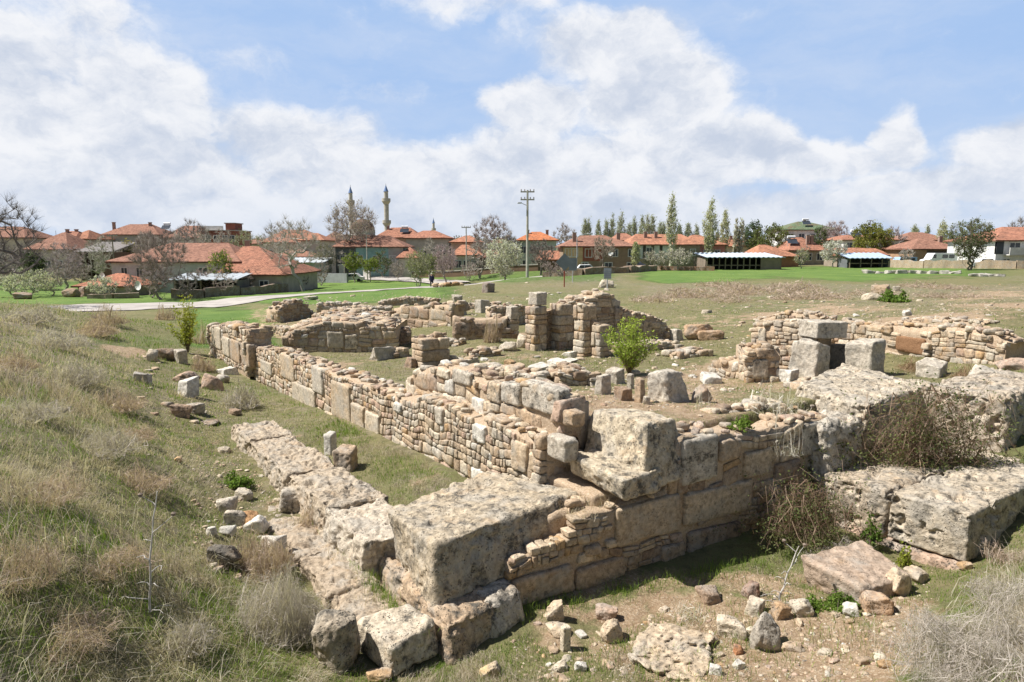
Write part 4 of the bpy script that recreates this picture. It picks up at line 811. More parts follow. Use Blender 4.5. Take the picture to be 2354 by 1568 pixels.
# trench floor in front of the cross wall
for (lb, x, y, w, h, k, c) in [('tall rounded stone leaning on the foundation block', 1278, 1432, 42, 46, 'b', CREAM), ('pale angular stone standing in the trench grass', 1300, 1500, 34, 62, 'a', PAL), ('flat cream stone behind the angular standing stone', 1290, 1468, 56, 26, 'b', CREAM), ('rounded orange-cream stone alone at the bottom', 1128, 1562, 56, 32, 'b', (.56, .42, .24)), ('small white stone at the bottom centre', 1334, 1545, 30, 24, 'b', WHT), ('flat cream stone left of the small white one', 1290, 1548, 42, 18, 'b', PAL), ('cream boulder in the middle of the trench floor', 1408, 1478, 60, 56, 'b', CREAM), ('flat-topped pinkish stone beyond the middle boulder', 1400, 1430, 50, 34, 'b', PNK),
    ('large knobbly grey stone beside the red tilted block', 1765, 1500, 78, 90, 'b', (.44, .40, .34)), ('rounded orange stone behind the knobbly grey one', 1800, 1425, 44, 42, 'b', (.44, .3, .18)), ('cream layered stone left of the knobbly grey one', 1686, 1470, 72, 46, 'b', PAL), ('small red-brown cobble on the flat slab', 1702, 1506, 24, 20, 'b', (.42, .2, .1)), ('thin leaning slab between the grassy patch and the knobbly stone', 1742, 1420, 56, 34, 'a', PAL), ('brown half-buried stone in the shaded grass', 1640, 1390, 60, 36, 'b', BRN), ('dark reddish stone in the shade left of the tilted block', 1732, 1378, 44, 40, 'b', (.3, .18, .13)),
    ('large rounded cream stone by the ledge foot', 2070, 1372, 70, 66, 'b', CREAM), ('pink-tinged broken stone between the tilted block and the ledge', 2000, 1360, 60, 44, 'b', PNK), ('orange rounded stone resting on the broken pink one', 2022, 1360, 34, 26, 'b', (.52, .36, .2)), ('big orange-brown stone in front of the ledge stones', 2030, 1415, 84, 46, 'b', (.5, .34, .22)), ('small grey-white stone in front of the tilted block', 1962, 1420, 42, 26, 'b', WHT), ('tan flat stone below the tilted block', 1850, 1420, 56, 40, 'b', PAL), ('flat pale stone at the foot of the ledge', 2120, 1340, 60, 30, 'b', CREAM), ('tiny orange stone at the ledge corner', 2222, 1312, 30, 16, 'b', ORA), ('white small stone at the right bottom corner of the slab', 1648, 1552, 32, 22, 'b', WHT), ('grey-white pebble near the bottom right slab', 1700, 1540, 26, 18, 'b', WHT)]:
    L(lb, x, y, w, h, k, c, 'masonry' if c is not WHT else 'marble', n=24)
# stones on the far field: two rows of sawn-off foundation blocks
for i, px in enumerate(np.linspace(2004, 2200, 9)):
    L('pale flat foundation block in the long far row on the right-hand field', px, 629 + .1 * i, 36, 6, 'a', (.5, .48, .43), 'grey', 'foundation_block', -an + RNG.normal() * .05, dep=.6, n=6, group='blocks of the long far row')
for i, px in enumerate(np.linspace(2243, 2304, 4)):
    L('pale flat foundation block in the short far row at the right', px, 636, 30, 6, 'a', (.5, .48, .43), 'grey', 'foundation_block', -an, dep=.6, n=6, group='blocks of the short far row')
# small rubble, every piece its own
def scatter(n, x0, x1, y0, y1, sz, label, group, pal=PAL1, m='masonry', nn=6, ok=None):
    k = 0; tries = 0
    while k < n and tries < n * 6:
        tries += 1; px, py = RNG.uniform(x0, x1), RNG.uniform(y0, y1)
        if ok and not ok(px, py): continue
        q = gp(px, py); s = sz * RNG.uniform(.4, 1.3) * (1 if RNG.random() > .12 else 1.7); mb = MB(); h = s * RNG.uniform(.35, .75)
        rock(mb, 0, 0, -h * .42, s * 1.15, s * RNG.uniform(.6, 1), h, RNG.uniform(0, 6), n=nn, col=pick(pal), cuts=9, soft=.2)
        o = mb.build('rubble_stone', M[m], smooth=True); o.location = q; tag(o, label, 'stone', group); k += 1
scatter(66, 1190, 2050, 1400, 1566, .12, 'small broken stone on the bare trench floor before the cross wall', 'small stones on the trench floor', nn=8)
scatter(40, 440, 640, 1040, 1330, .11, 'small stone in the rubble of the dirt path beside the footing wall', 'small stones on the dirt path', nn=7)
scatter(66, 1050, 1720, 800, 880, .19, 'small pale stone on the inner floor of the ruin around the shrub', 'small stones on the inner floor', pal=[(PAL, 3), (WHT, 2), (CREAM, 2)])
scatter(34, 1500, 2000, 895, 990, .11, 'small stone lying on the earth terrace above the cross wall', 'small stones on the terrace')
scatter(34, 1450, 2340, 660, 760, .26, 'small pale stone on the hillside beyond the right-hand chamber', 'small stones on the hillside', pal=[(PAL, 3), (WHT, 1), (TAN, 1)])
scatter(24, 320, 540, 790, 985, .22, 'small stone in the collapsed pile beside the far end of the long wall', 'small stones by the wall end', pal=LOWPAL)
scatter(26, 640, 1180, 680, 725, .35, 'small stone on the rubbly mound between the road and the ruin', 'small stones on the mound')
scatter(16, 1100, 1420, 640, 690, .4, 'small pale stone on the green slope below the power pole', 'small stones below the pole', pal=[(PAL, 3), (WHT, 1), (GRY, 1)])

# ------------------------------------------------------------------ grass and weeds
KEEP = [(6.3, 15.1, 2.98, 4.02), (5.9, 10.75, 2.45, 3.15), (5.8, 8.1, 3.2, 5.65), (5.9, 7.4, 5.7, 7.0), (7.2, 27.5, 5.35, 6.45), (5.25, 6.35, 4.2, 10.5), (3.4, 5.65, 9.35, 14.5), (4.4, 7.6, 12.8, 15.5), (5.6, 7.5, 10.7, 14), (5.45, 6.15, 9.55, 10.6)]
def free(x, y):
    a, b = toAB(x, y); k = np.ones(len(x), bool)
    for (a0, a1, b0, b1) in KEEP: k &= ~((a > a0) & (a < a1) & (b > b0) & (b < b1))
    return k
def blades(name, x, y, z, ln, wd, col, lean, cat_label=None, droop=.6, m='leaf', latt=None):
    n = len(x); th = RNG.uniform(0, 2 * math.pi, n); 
    dx = np.cos(th) * .5 + lean[0]; dy = np.sin(th) * .5 + lean[1]; L_ = np.hypot(dx, dy) + 1e-6; sl_ = np.clip(L_, .15, 1.6)
    dx, dy = dx / L_, dy / L_; up = ln / np.sqrt(1 + sl_ ** 2); ho = up * sl_
    fx = RNG.normal(0, 1, n); fy = RNG.normal(0, 1, n); fl = np.hypot(fx, fy); fx, fy = fx / fl * wd / 2, fy / fl * wd / 2
    b = np.stack([x, y, z - .02], 1); mid = np.stack([x + dx * ho * .38, y + dy * ho * .38, z + up * .62], 1)
    tip = np.stack([x + dx * ho, y + dy * ho, z + up * (1 - droop * sl_ * .35)], 1); f = np.stack([fx, fy, 0 * fx], 1)
    V = np.stack([b - f, b + f, mid - f * .8, mid + f * .8, tip], 1).reshape(-1, 3); k = np.arange(n)[:, None] * 5
    mb = MB(); mb.add(V, q=k + np.array([[0, 1, 3, 2]]), t=k + np.array([[2, 3, 4]]), col=np.repeat(col, 5, 0)); return mb.build(name, M[m])
def grass():
    def pts(n, r0, r1, a0=-58, a1=54):
        a = np.radians(RNG.uniform(a0, a1, n)); r = r0 * (r1 / r0) ** RNG.random(n); return np.sin(a) * r, np.cos(a) * r
    for (nm, n, r0, r1, L0, W0, lab) in (('near', 545000, 3.4, 16, .14, .0048, 0), ('mid', 240000, 14, 48, .17, .013, 0)):
        x, y = pts(n, r0, r1); k = free(x, y); x, y = x[k], y[k]; z = g(x, y); gr, so, dr = zones(x, y, z)
        cl = fbm(p3(x * 2.6, y * 2.6, 2), 3) * 1.5; cl2 = fbm(p3(x * .6, y * .6, 7), 3)
        ga = fbm(p3(x * 3.3, y * 3.3, 12), 2); keep = RNG.random(len(x)) > np.clip(so * 1.15 - .05 - cl * .2 + .55 * (ga > .28), 0, .96)
        if nm == 'mid': keep &= RNG.random(len(x)) > .15
        x, y, z, gr, so, dr, cl, cl2 = [v[keep] for v in (x, y, z, gr, so, dr, cl, cl2)]
        a_, b_ = toAB(x, y); heap = (1 - ss(b_, 1.2, 2.6)) * (1 - ss(np.hypot(x, y), 40, 55)); rt = ss(a_, -1, 1) * (1 - ss(a_, 2.4, 3.4)) * ss(b_, 6.5, 8)
        pod = podium(x, y); pd = np.clip(.15 + dr * .6 + cl * 1.0 + heap * .10 + rt * .5 + pod * .34 - gr * .2, .06, .93); isd = RNG.random(len(x)) < pd
        r = np.hypot(x, y); ln = L0 * RNG.uniform(.3, 1.2, len(x)) * (.45 + .8 * np.clip(cl2 * 1.6 + .4, 0, 1.5)); ln = np.where(isd, ln * (1.15 + 1.3 * heap + .9 * rt), ln * .75) * (1 - .5 * pod)
        wd = W0 * (.7 + .6 * (r / r0) / (r1 / r0) * 2) * RNG.uniform(.6, 1.2, len(x)); wd = np.where(isd, wd * .75, wd)
        c = np.empty((len(x), 3)); u = RNG.random((len(x), 1)); v = RNG.random((len(x), 1))
        gcol = np.array([.11, .19, .03]) * (1 - u) + np.array([.28, .38, .075]) * u; dcol = np.array([.36, .30, .22]) * (1 - u) + np.array([.70, .62, .50]) * u
        pc = np.array([.36, .29, .23]) * (1 - v) + np.array([.58, .49, .40]) * v; dcol = np.where((cl2[:, None] + RNG.normal(0, .15, (len(x), 1))) > .12, pc, dcol)
        c = np.where(isd[:, None], dcol, gcol)
        lx = vn(p3(x * .9, y * .9, 1)) * 1.3 + .35; ly = vn(p3(x * .9, y * .9, 6)) * 1.3 - .1; jx = RNG.normal(0, .55, len(x)); jy = RNG.normal(0, .55, len(x)); lx = lx + jx; ly = ly + jy
        o = blades('dry_grass', x[isd], y[isd], z[isd], ln[isd], wd[isd], c[isd], (lx[isd] * 1.2, ly[isd] * 1.2)); tag(o, 'dry grey-brown grass covering the ' + ('near spoil heap and trench edges' if nm == 'near' else 'farther ground of the ruin'), 'dry grass', kind='stuff')
        k = ~isd; o = blades('green_grass', x[k], y[k], z[k], ln[k], wd[k], c[k], (lx[k] * .4, ly[k] * .4)); tag(o, 'short green spring grass on the ' + ('near spoil heap and trench floor' if nm == 'near' else 'farther ground of the ruin'), 'grass', kind='stuff')
    # long pale straws lying over the heap
    x, y = pts(15000, 3.4, 17, -42, 42); a, b = toAB(x, y); k = free(x, y) & ((b < 1.8) | ((a < 3.2) & (b > 6.5))); x, y = x[k], y[k]; z = g(x, y); n = len(x)
    u = RNG.random((n, 1)); c = np.array([.5, .44, .34]) * (1 - u) + np.array([.8, .74, .62]) * u
    lx = vn(p3(x * .7, y * .7, 1)) * 1.4 + .5 + RNG.normal(0, .8, n); ly = vn(p3(x * .7, y * .7, 6)) * 1.4 + RNG.normal(0, .8, n)
    tag(blades('dry_straw', x, y, z, RNG.uniform(.18, .55, n), RNG.uniform(.0025, .005, n), c, (lx, ly), droop=.9), 'long pale straws lying over the near spoil heap', 'straw', kind='stuff')
grass()
def gravel():
    mb = MB(); n = 0; V0, Q0 = cube_topo(2)
    for (cnt, x0, x1, y0, y1, s) in ((1500, 1180, 2150, 1290, 1600, .035), (260, 1180, 2100, 1340, 1600, .08), (700, 440, 660, 1040, 1340, .035), (120, 440, 660, 1040, 1340, .075), (1500, 1050, 2000, 800, 1000, .06), (240, 1050, 1950, 800, 990, .13), (1200, 1500, 2354, 650, 780, .10), (160, 1450, 2354, 650, 780, .2), (700, 620, 1100, 672, 760, .16), (500, 300, 620, 830, 1010, .05)):
        px = RNG.uniform(x0, x1, cnt); py = RNG.uniform(y0, y1, cnt)
        for a, b in zip(px, py):
            z = .1 if y0 > 1000 else 1.2
            if y0 < 700: z = 1.3 if x0 > 1400 else .3
            q = P(a, b, z)
            if not free(q[:1], q[1:])[0]: continue
            p = V0 / np.linalg.norm(V0, axis=1, keepdims=True) * np.array([1, .8, .5]) * s * RNG.uniform(.3, 1.2) * .5; th = RNG.uniform(0, 6); c, sn = math.cos(th), math.sin(th)
            p = np.stack([p[:, 0] * c - p[:, 1] * sn, p[:, 0] * sn + p[:, 1] * c, p[:, 2]], 1) * RNG.uniform(.75, 1.2, (len(p), 1)); mb.add(p + [q[0], q[1], 0], q=Q0, col=pick(PAL1)); 
    allv = np.concatenate(mb.v); zz = g(allv[:, 0], allv[:, 1]); i = 0
    for v in mb.v: v[:, 2] += zz[i:i + len(v)].mean(); i += len(v)
    tag(mb.build('gravel', M['masonry'], smooth=True), 'loose gravel and stone chips strewn over the bare earth', 'gravel', kind='stuff')
gravel()
def bush(label, px, py, wpx, hpx, kind='dry', n=900, name='dry_bush', cat='bush', z=None, group=None, fy=1.0):
    """a tangled low bush: thin curved twigs, and leaves if it is green"""
    q = gp(px, py) if z is None else np.r_[P(px, py, z), z]; k = q[1] / F; w = wpx * k / 2; h = hpx * k; root = empty(name, q, label, cat, group); mb = MB()
    cols = {'dry': ((.38, .33, .30), (.64, .58, .53)), 'pink': ((.36, .27, .22), (.62, .50, .42)), 'pale': ((.6, .55, .48), (.8, .76, .68)), 'bramble': ((.17, .10, .07), (.46, .34, .25)), 'green': ((.12, .09, .05), (.22, .16, .09)), 'yellow': ((.2, .17, .06), (.3, .26, .1)), 'broom': ((.25, .16, .10), (.42, .30, .2))}[kind]
    P_, I_ = [], []; wd = max(.0026, .00042 * q[1]); V = []; T_ = []; Cc = []; c = 0; ends = []
    for i in range(n):
        th = RNG.uniform(0, 6.283); rb = math.sqrt(RNG.random()) * (.85 if kind != 'bramble' else .5); s = np.array([math.cos(th) * w * rb, math.sin(th) * w * rb * fy, 0.])
        t2 = RNG.uniform(0, 6.283); rl = RNG.uniform(.1, .42) * (1 if kind != 'bramble' else 1.7); e = s + np.array([math.cos(t2) * w * rl, math.sin(t2) * w * rl * fy, 0.]); re = min(1., math.hypot(e[0], e[1] / fy) / w)
        lump = .62 + .85 * float(vn(np.array([e[0] / w * 2.2 + px, e[1] / w * 2.2, py]))); e[2] = h * math.sqrt(max(.06, 1 - re * re)) * RNG.uniform(.35, 1.12) * lump
        if kind == 'bramble':
            s = np.array([RNG.normal(0, .45) * w, RNG.uniform(.1, .8) * w * fy, h * RNG.uniform(.1, .85) if RNG.random() < .6 else 0.]); th = RNG.uniform(-3.1, .3) if RNG.random() < .6 else RNG.uniform(0, 6.3); rl = RNG.uniform(.15, .9) * w
            e = np.array([s[0] + math.cos(th) * rl, s[1] * .6 + math.sin(th) * rl * fy, max(0, s[2] * RNG.uniform(-.1, 1.1) + RNG.normal(0, .1) * h)])
        mid = (s + e) / 2 + RNG.normal(0, .07, 3) * w + np.array([0, 0, h * (.08 if kind != 'bramble' else .35)]); pts = [s, mid, e, e + RNG.normal(0, .08, 3) * w]
        if kind == 'bramble': m1_ = s * .7 + e * .3 + [0, 0, h * .22]; m2_ = s * .35 + e * .65 + [0, 0, h * .14]; pts = [s, m1_ + RNG.normal(0, .09, 3) * w, m2_ + RNG.normal(0, .12, 3) * w, e, e + RNG.normal(0, .1, 3) * w]
        col = np.array(cols[0]) + (np.array(cols[1]) - np.array(cols[0])) * RNG.random(); f = RNG.normal(0, 1, 3); f = f / np.linalg.norm(f) * wd * (RNG.uniform(.5, 1.1) if RNG.random() < .93 else 2.6)
        pts = np.array(pts); tr = np.linspace(1, .35, len(pts))[:, None]; V.append(np.r_[pts - f * tr, pts + f * tr]); m_ = len(pts)
        for j in range(m_ - 1): T_.append([c + j, c + j + 1, c + m_ + j + 1, c + m_ + j])
        c += 2 * m_; Cc.append(np.tile(col, (2 * m_, 1))); ends += [e, mid, pts[-1]]
    mb.add(np.concatenate(V) + q, q=T_, col=np.concatenate(Cc)); o = mb.build('twigs', M['leaf']); o.parent = root; o.matrix_parent_inverse = Matrix.Translation(-root.location)
    lf = {'green': (((.09, .17, .03), (.26, .36, .07)), 3.), 'yellow': (((.2, .25, .03), (.42, .45, .07)), 1.6), 'bramble': (((.07, .1, .035), (.2, .22, .08)), 2.2)}.get(kind)
    if lf:
        E_ = np.array(ends); m_ = int(len(E_) * lf[1]); idx = RNG.integers(0, len(E_), m_); c0 = E_[idx] + RNG.normal(0, .05, (m_, 3)) * w; leaves(root, c0 + q, max(.012, .0022 * q[1] * .9), lf[0])
    return root
def leaves(root, c, size, cols, name='foliage', flat=.6):
    n = len(c); a = RNG.normal(0, 1, (n, 3)); a /= np.linalg.norm(a, axis=1, keepdims=True); b = np.cross(a, RNG.normal(0, 1, (n, 3))); b /= np.linalg.norm(b, axis=1, keepdims=True)
    s = size * RNG.uniform(.5, 1.3, (n, 1)); V = np.stack([c - a * s, c - b * s * flat, c + a * s, c + b * s * flat], 1).reshape(-1, 3); u = RNG.random((n, 1)); cl = np.clip(.5 + .9 * fbm(c * .9 / max(size * 8, .1) * .3, 2)[:, None], 0, 1)
    u = .5 * u + .5 * cl; col = np.array(cols[0]) * (1 - u) + np.array(cols[1]) * u; mb = MB(); mb.add(V, q=np.arange(n * 4).reshape(-1, 4), col=np.repeat(col, 4, 0))
    o = mb.build(name, M['leaf']); 
    if root: o.parent = root; o.matrix_parent_inverse = Matrix.Translation(-root.location)
    return o
bush('large dry grey thorny bush in front of the footing wall', 640, 1445, 260, 170, 'dry', 3800)
bush('dry pinkish thicket behind the large grey bush', 600, 1310, 170, 90, 'pink', 1300)
bush('dry twiggy clump with a green core beside the slab joint', 722, 1215, 90, 64, 'pink', 500)
bush('small green tuft growing beside the dry twiggy clump', 735, 1212, 40, 40, 'green', 160, name='green_bush')
bush('dense green rosette plant on the path', 545, 1118, 72, 38, 'green', 260, name='green_bush', cat='plant')
bush('pale dry bush against the foot of the long rubble wall', 552, 935, 96, 60, 'dry', 700)
bush('round pinkish dry bush by the far end of the long wall', 468, 852, 60, 44, 'pink', 420)
bush('brown dry scrub on the crest of the spoil heap', 250, 745, 90, 50, 'pink', 420)
bush('second brown dry scrub on the slope below the crest', 380, 735, 50, 30, 'pink', 240)
bush('red-brown bramble thicket spilling over the ledge', 2150, 1066, 280, 175, 'bramble', 800, name='bramble_bush', z=.86, fy=.5)
bush('dark bramble tangle in the shaded corner left of the ledge', 1860, 1240, 210, 140, 'bramble', 600, name='bramble_bush', z=.2)
bush('green-leaved bramble on the trench wall above the dark tangle', 1900, 1110, 170, 130, 'bramble', 900, name='bramble_bush', z=.55)
bush('bleached dry bush with bent white twigs overhanging the cross wall', 1800, 1040, 110, 110, 'pale', 90, z=1.2)
bush('fine straw-coloured bush on the terrace', 1790, 950, 170, 70, 'pale', 200)
bush('green seedling clump on the edge of the cross wall', 1703, 985, 52, 34, 'green', 120, name='green_bush', z=1.6)
bush('dry spray of twigs leaning on the large grey terrace block', 1620, 940, 60, 80, 'pale', 22)
bush('pinkish dry bush between the slab wall and the piers', 1130, 786, 48, 52, 'pink', 300)
bush('dry bush behind the tall yellow-green bush', 462, 790, 50, 60, 'pink', 200)
bush('bright green plant against the porous ledge', 2003, 1245, 46, 60, 'green', 140, name='green_bush', z=.2)
bush('yellow spiky plant against the porous ledge', 2078, 1302, 34, 66, 'yellow', 120, name='yellow_bush')
bush('green plant at the front of the tilted block', 1935, 1400, 80, 50, 'green', 260, name='green_bush')
bush('small green plant below the tilted block', 1870, 1398, 50, 36, 'green', 140, name='green_bush')
bush('grassy dry thicket between tilted block and ledge', 1940, 1290, 170, 70, 'dry', 700)
bush('dry bramble spray at the right edge below the ledge', 2320, 1290, 130, 90, 'pink', 420)
bush('large dry grey thicket at the bottom right corner', 2280, 1540, 460, 130, 'dry', 4200)
bush('dry thicket on the slope above the bottom right corner', 2330, 1390, 220, 70, 'dry', 900)
bush('pale dry weed in the trench before the cross wall', 1580, 1420, 110, 60, 'pale', 120)
bush('bushy thorn on the hillside beside the pale boulder', 2055, 694, 60, 26, 'green', 160, name='thorn_bush')
bush('brown tall dry grass beside the chamber end', 2225, 872, 80, 44, 'broom', 400)
bush('brown dry weeds at the foot of the chamber hollow', 2120, 852, 110, 34, 'broom', 400)
bush('dark ivy clump hanging on the chamber wall', 1968, 800, 26, 56, 'bramble', 200, name='ivy', cat='plant')
bush('green ivy on top of the tumbled wall behind the piers', 1366, 690, 34, 16, 'green', 90, name='ivy', cat='plant', z=2.0)
for (x, y, w, h) in ((120, 800, 130, 40), (180, 880, 120, 40), (60, 960, 150, 60), (230, 1040, 160, 60), (90, 1150, 190, 80), (270, 940, 110, 40), (330, 1120, 130, 50), (40, 1330, 200, 80), (250, 1300, 180, 60), (150, 1480, 220, 80), (420, 1480, 140, 50), (210, 770, 110, 30), (60, 740, 120, 30), (20, 850, 110, 40), (300, 1010, 100, 36)):
    bush('low matted clump of dry grass on the grassy spoil heap at left', x, y, w * 1.2, h * 1.25, 'dry' if RNG.random() < .5 else 'pink', 800, name='grass_clump', cat='dry clump', group='dry clumps on the spoil heap')
for i in range(26):
    bush('low band of purple-brown dry weeds on the far side of the hillside', RNG.uniform(1420, 2250), RNG.uniform(658, 694), 120, 15, 'pink', 200, name='weed_clump', cat='dry weeds', group='dry weeds on the hillside')
def shrub(label, px, py, wpx, hpx, cols, stems=26, nl=3800, lsz=.022, name='green_shrub', z=None, spread=.8, cat='shrub'):
    q = gp(px, py) if z is None else np.r_[P(px, py, z), z]; k = q[1] / F; w = wpx * k / 2; h = hpx * k * 1.02; root = empty(name, q, label, cat); mb = MB(); E_ = []; sc_ = (.20, .15, .09)
    for i in range(stems):
        th = RNG.uniform(0, 6.283); rr = RNG.random() ** .7; e = np.array([math.cos(th) * w * rr * spread, math.sin(th) * w * rr * spread, h * (1.0 - .45 * rr ** 2) * RNG.uniform(.7, 1.05)]); p = np.zeros(3); m_ = 7
        for j in range(1, m_ + 1):
            t = j / m_; nx = np.array([e[0] * t ** 1.4, e[1] * t ** 1.4, e[2] * t]) + RNG.normal(0, .015, 3) * h * .6; tube(mb, q + p, q + nx, .010 * (1.1 - t), .010 * (1.05 - t), 4, sc_, False); p = nx
            if j > 1:
                for _ in range(3):
                    dd = RNG.normal(0, 1, 3); dd[2] = abs(dd[2]) + .3; dd = dd / np.linalg.norm(dd) * w * RNG.uniform(.12, .32); tube(mb, q + p, q + p + dd, .004, .002, 3, sc_, False); E_ += [p + dd * f for f in (.3, .55, .8, 1.)]
    o = mb.build('stems', M['bark']); o.parent = root; o.matrix_parent_inverse = Matrix.Translation(-root.location)
    E_ = np.array(E_); c = E_[RNG.integers(0, len(E_), nl)] + RNG.normal(0, .022, (nl, 3)) * w * 1.6; leaves(root, c + q, lsz, cols); return root
YG = ((.24, .34, .04), (.50, .58, .10))
def thistle(label, px, py, ptop, tx, z=None):
    q = gp(px, py); k = q[1] / F; h = (py - ptop) * k * 1.02; dx = (tx - px) * k; root = empty('dry_thistle', q, label, 'dead thistle'); mb = MB(); c = (.56, .53, .49); N_ = 9
    pt = [q + np.array([dx * (i / N_) ** 1.5 + RNG.normal() * .006, RNG.normal() * .01, h * i / N_]) for i in range(N_ + 1)]
    for i in range(N_): tube(mb, pt[i], pt[i + 1], .012 * (1 - .07 * i), .012 * (1 - .07 * (i + 1)), 6, c)
    for (f, ln, sx) in ((.05, .16, 1), (.06, .2, -1), (.1, .14, 1), (.12, .2, -1), (.3, .1, -1), (.33, .09, 1), (.42, .08, 1), (.45, .1, -1), (.6, .09, -1), (.75, .18, 1), (.92, .1, -1)):
        p = pt[int(f * N_)] ; a = p.copy()
        for j in range(4):
            b_ = a + np.array([sx * ln * .3, RNG.normal() * .03, ln * (.28 - .14 * j if f < .7 else .25)]); tube(mb, a, b_, .006 - .001 * j, .005 - .001 * j, 5, c); a = b_
        if f > .7: lathe(mb, a[0], a[1], [(.003, a[2] - .01), (.02, a[2]), (.024, a[2] + .02), (.004, a[2] + .035)], 8, (.24, .19, .15))
    o = mb.build('stem', M['bark']); o.parent = root; o.matrix_parent_inverse = Matrix.Translation(-root.location)
shrub('leafy green shrub growing on the inner terrace', 1446, 862, 136, 124, ((.2, .30, .04), (.50, .58, .12)), 44, 4600, .028, spread=1.0)
shrub('tall thin yellow-green bush at the far end of the long wall', 432, 812, 76, 128, ((.26, .30, .03), (.55, .56, .10)), 34, 3000, .034, name='yellow_bush', spread=1.)
thistle('tall bleached dead thistle standing in the near grass at left', 345, 1408, 1105, 385)
thistle('forked bleached dead thistle in front of the tilted block', 1790, 1395, 1240, 1830)

def tufts(name, lab, cat, spots, n, L0, cols, sp=.12, wd=.005):
    X = []; Y = []; Z = []
    for (px, py, z) in spots:
        q = P(px, py, z) if z is not None else gp(px, py)[:2]; zz = z if z is not None else gz(*q); X += list(q[0] + RNG.normal(0, sp, n)); Y += list(q[1] + RNG.normal(0, sp, n)); Z += [zz] * n
    X, Y, Z = map(np.array, (X, Y, Z)); u = RNG.random((len(X), 1)); c = np.array(cols[0]) * (1 - u) + np.array(cols[1]) * u
    tag(blades(name, X, Y, Z, L0 * RNG.uniform(.4, 1.2, len(X)), wd * RNG.uniform(.6, 1.2, len(X)), c, (RNG.normal(0, .4, len(X)), RNG.normal(0, .4, len(X)))), lab, cat, kind='stuff')
GG = ((.10, .18, .03), (.28, .38, .07)); DG = ((.4, .33, .22), (.7, .62, .5))
lineA = [(760 + 180 * t + RNG.normal(0, 6), 1225 + 215 * t, .13) for t in np.linspace(0, 1.1, 26)]
tufts('weeds', 'green and dry weeds in the gap between the low wall and the sunken step', 'weeds', lineA, 46, .13, GG, .05)
tufts('dry_weeds', 'dry weeds on top of the sunken step and packed earth', 'weeds', [(790, 1270, .14), (830, 1330, .14), (860, 1370, .14), (700, 1200, .12), (1370, 1130, .95), (1400, 1100, .98), (1350, 1160, .86), (1380, 1150, .9), (1330, 1180, .84)] * 3, 40, .12, DG, .12)
tufts('weeds', 'green grass in the shade along the foot of the cross wall', 'weeds', [(1200 + 60 * i + RNG.normal(0, 8), 1405 - 12 * i, None) for i in range(11)] * 2, 90, .13, GG, .12)
tufts('dry_weeds', 'dry grass growing on the top of the long wall', 'weeds', [(x, y, z) for x, y, z in ((640, 812, .85), (700, 830, .95), (760, 858, 1.0), (800, 865, 1.05), (880, 890, 1.15), (960, 905, 1.2), (1000, 915, 1.25), (1060, 935, 1.3), (1150, 950, 1.4), (1300, 915, 1.75))] * 2, 40, .09, DG, .2)

# ------------------------------------------------------------------ the village
TERRA = (.42, .205, .14); TER2 = (.345, .19, .14); TER3 = (.48, .235, .15); TBRN = (.27, .16, .12)
def attach(o, root): o.parent = root; o.matrix_parent_inverse = root.matrix_world.inverted() if False else Matrix.Translation(-Vector(root.location)); return o
def zat(px, py, D): return float(PD(px, py, D)[2])
def lx(px, D): return float((px - 1177) / F * D * (1 + .0))
class Frame:
    """local box frame of a building, x along the front, y away from the viewer"""
    def __init__(s, cx, cy, rz): s.c = np.array([cx, cy]); s.rz = rz; s.u = np.array([math.cos(rz), math.sin(rz)]); s.v = np.array([-math.sin(rz), math.cos(rz)])
    def p(s, x, y, z): q = s.c + s.u * x + s.v * y; return (q[0], q[1], z)
def quad(mb, a, b, c, d, col=(1, 1, 1)): mb.add([a, b, c, d], q=[[0, 1, 2, 3]], col=col)
def fbox(mb, fr, x0, x1, y0, y1, z0, z1, col=(1, 1, 1)):
    C = [fr.p(x, y, z) for z in (z0, z1) for y in (y0, y1) for x in (x0, x1)]
    mb.add(C, q=[[0, 2, 3, 1], [4, 5, 7, 6], [0, 1, 5, 4], [2, 6, 7, 3], [0, 4, 6, 2], [1, 3, 7, 5]], col=col)
def roof_hip(mb, fr, x0, x1, y0, y1, ze, zr, rx0, rx1, col, th=.18, mono=False):
    ym = (y0 + y1) / 2
    e = [fr.p(x0, y0, ze), fr.p(x1, y0, ze), fr.p(x1, y1, ze), fr.p(x0, y1, ze)]; a = fr.p(rx0, ym, zr); b = fr.p(rx1, ym, zr)
    def sub(P4, n=10):
        P4 = np.array(P4, float); t = np.linspace(0, 1, n + 1); U, V = np.meshgrid(t, t); U = U[..., None]; V = V[..., None]
        G = P4[0] * (1 - U) * (1 - V) + P4[1] * U * (1 - V) + P4[2] * U * V + P4[3] * (1 - U) * V; G = G.reshape(-1, 3); G[:, 2] += vn(G * .5 + 3) * .07
        i, j = np.meshgrid(np.arange(n), np.arange(n), indexing='ij'); q = np.stack([i * (n + 1) + j, i * (n + 1) + j + 1, (i + 1) * (n + 1) + j + 1, (i + 1) * (n + 1) + j], -1).reshape(-1, 4); mb.add(G, q=q, col=np.array(col) * RNG.uniform(.95, 1.05))
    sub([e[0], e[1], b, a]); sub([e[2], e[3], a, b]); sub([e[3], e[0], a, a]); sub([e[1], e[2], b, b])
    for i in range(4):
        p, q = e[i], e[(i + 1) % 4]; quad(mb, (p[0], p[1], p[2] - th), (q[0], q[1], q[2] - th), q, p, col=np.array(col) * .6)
    quad(mb, *[(p[0], p[1], p[2] - th) for p in e[::-1]], col=(.2, .15, .12))
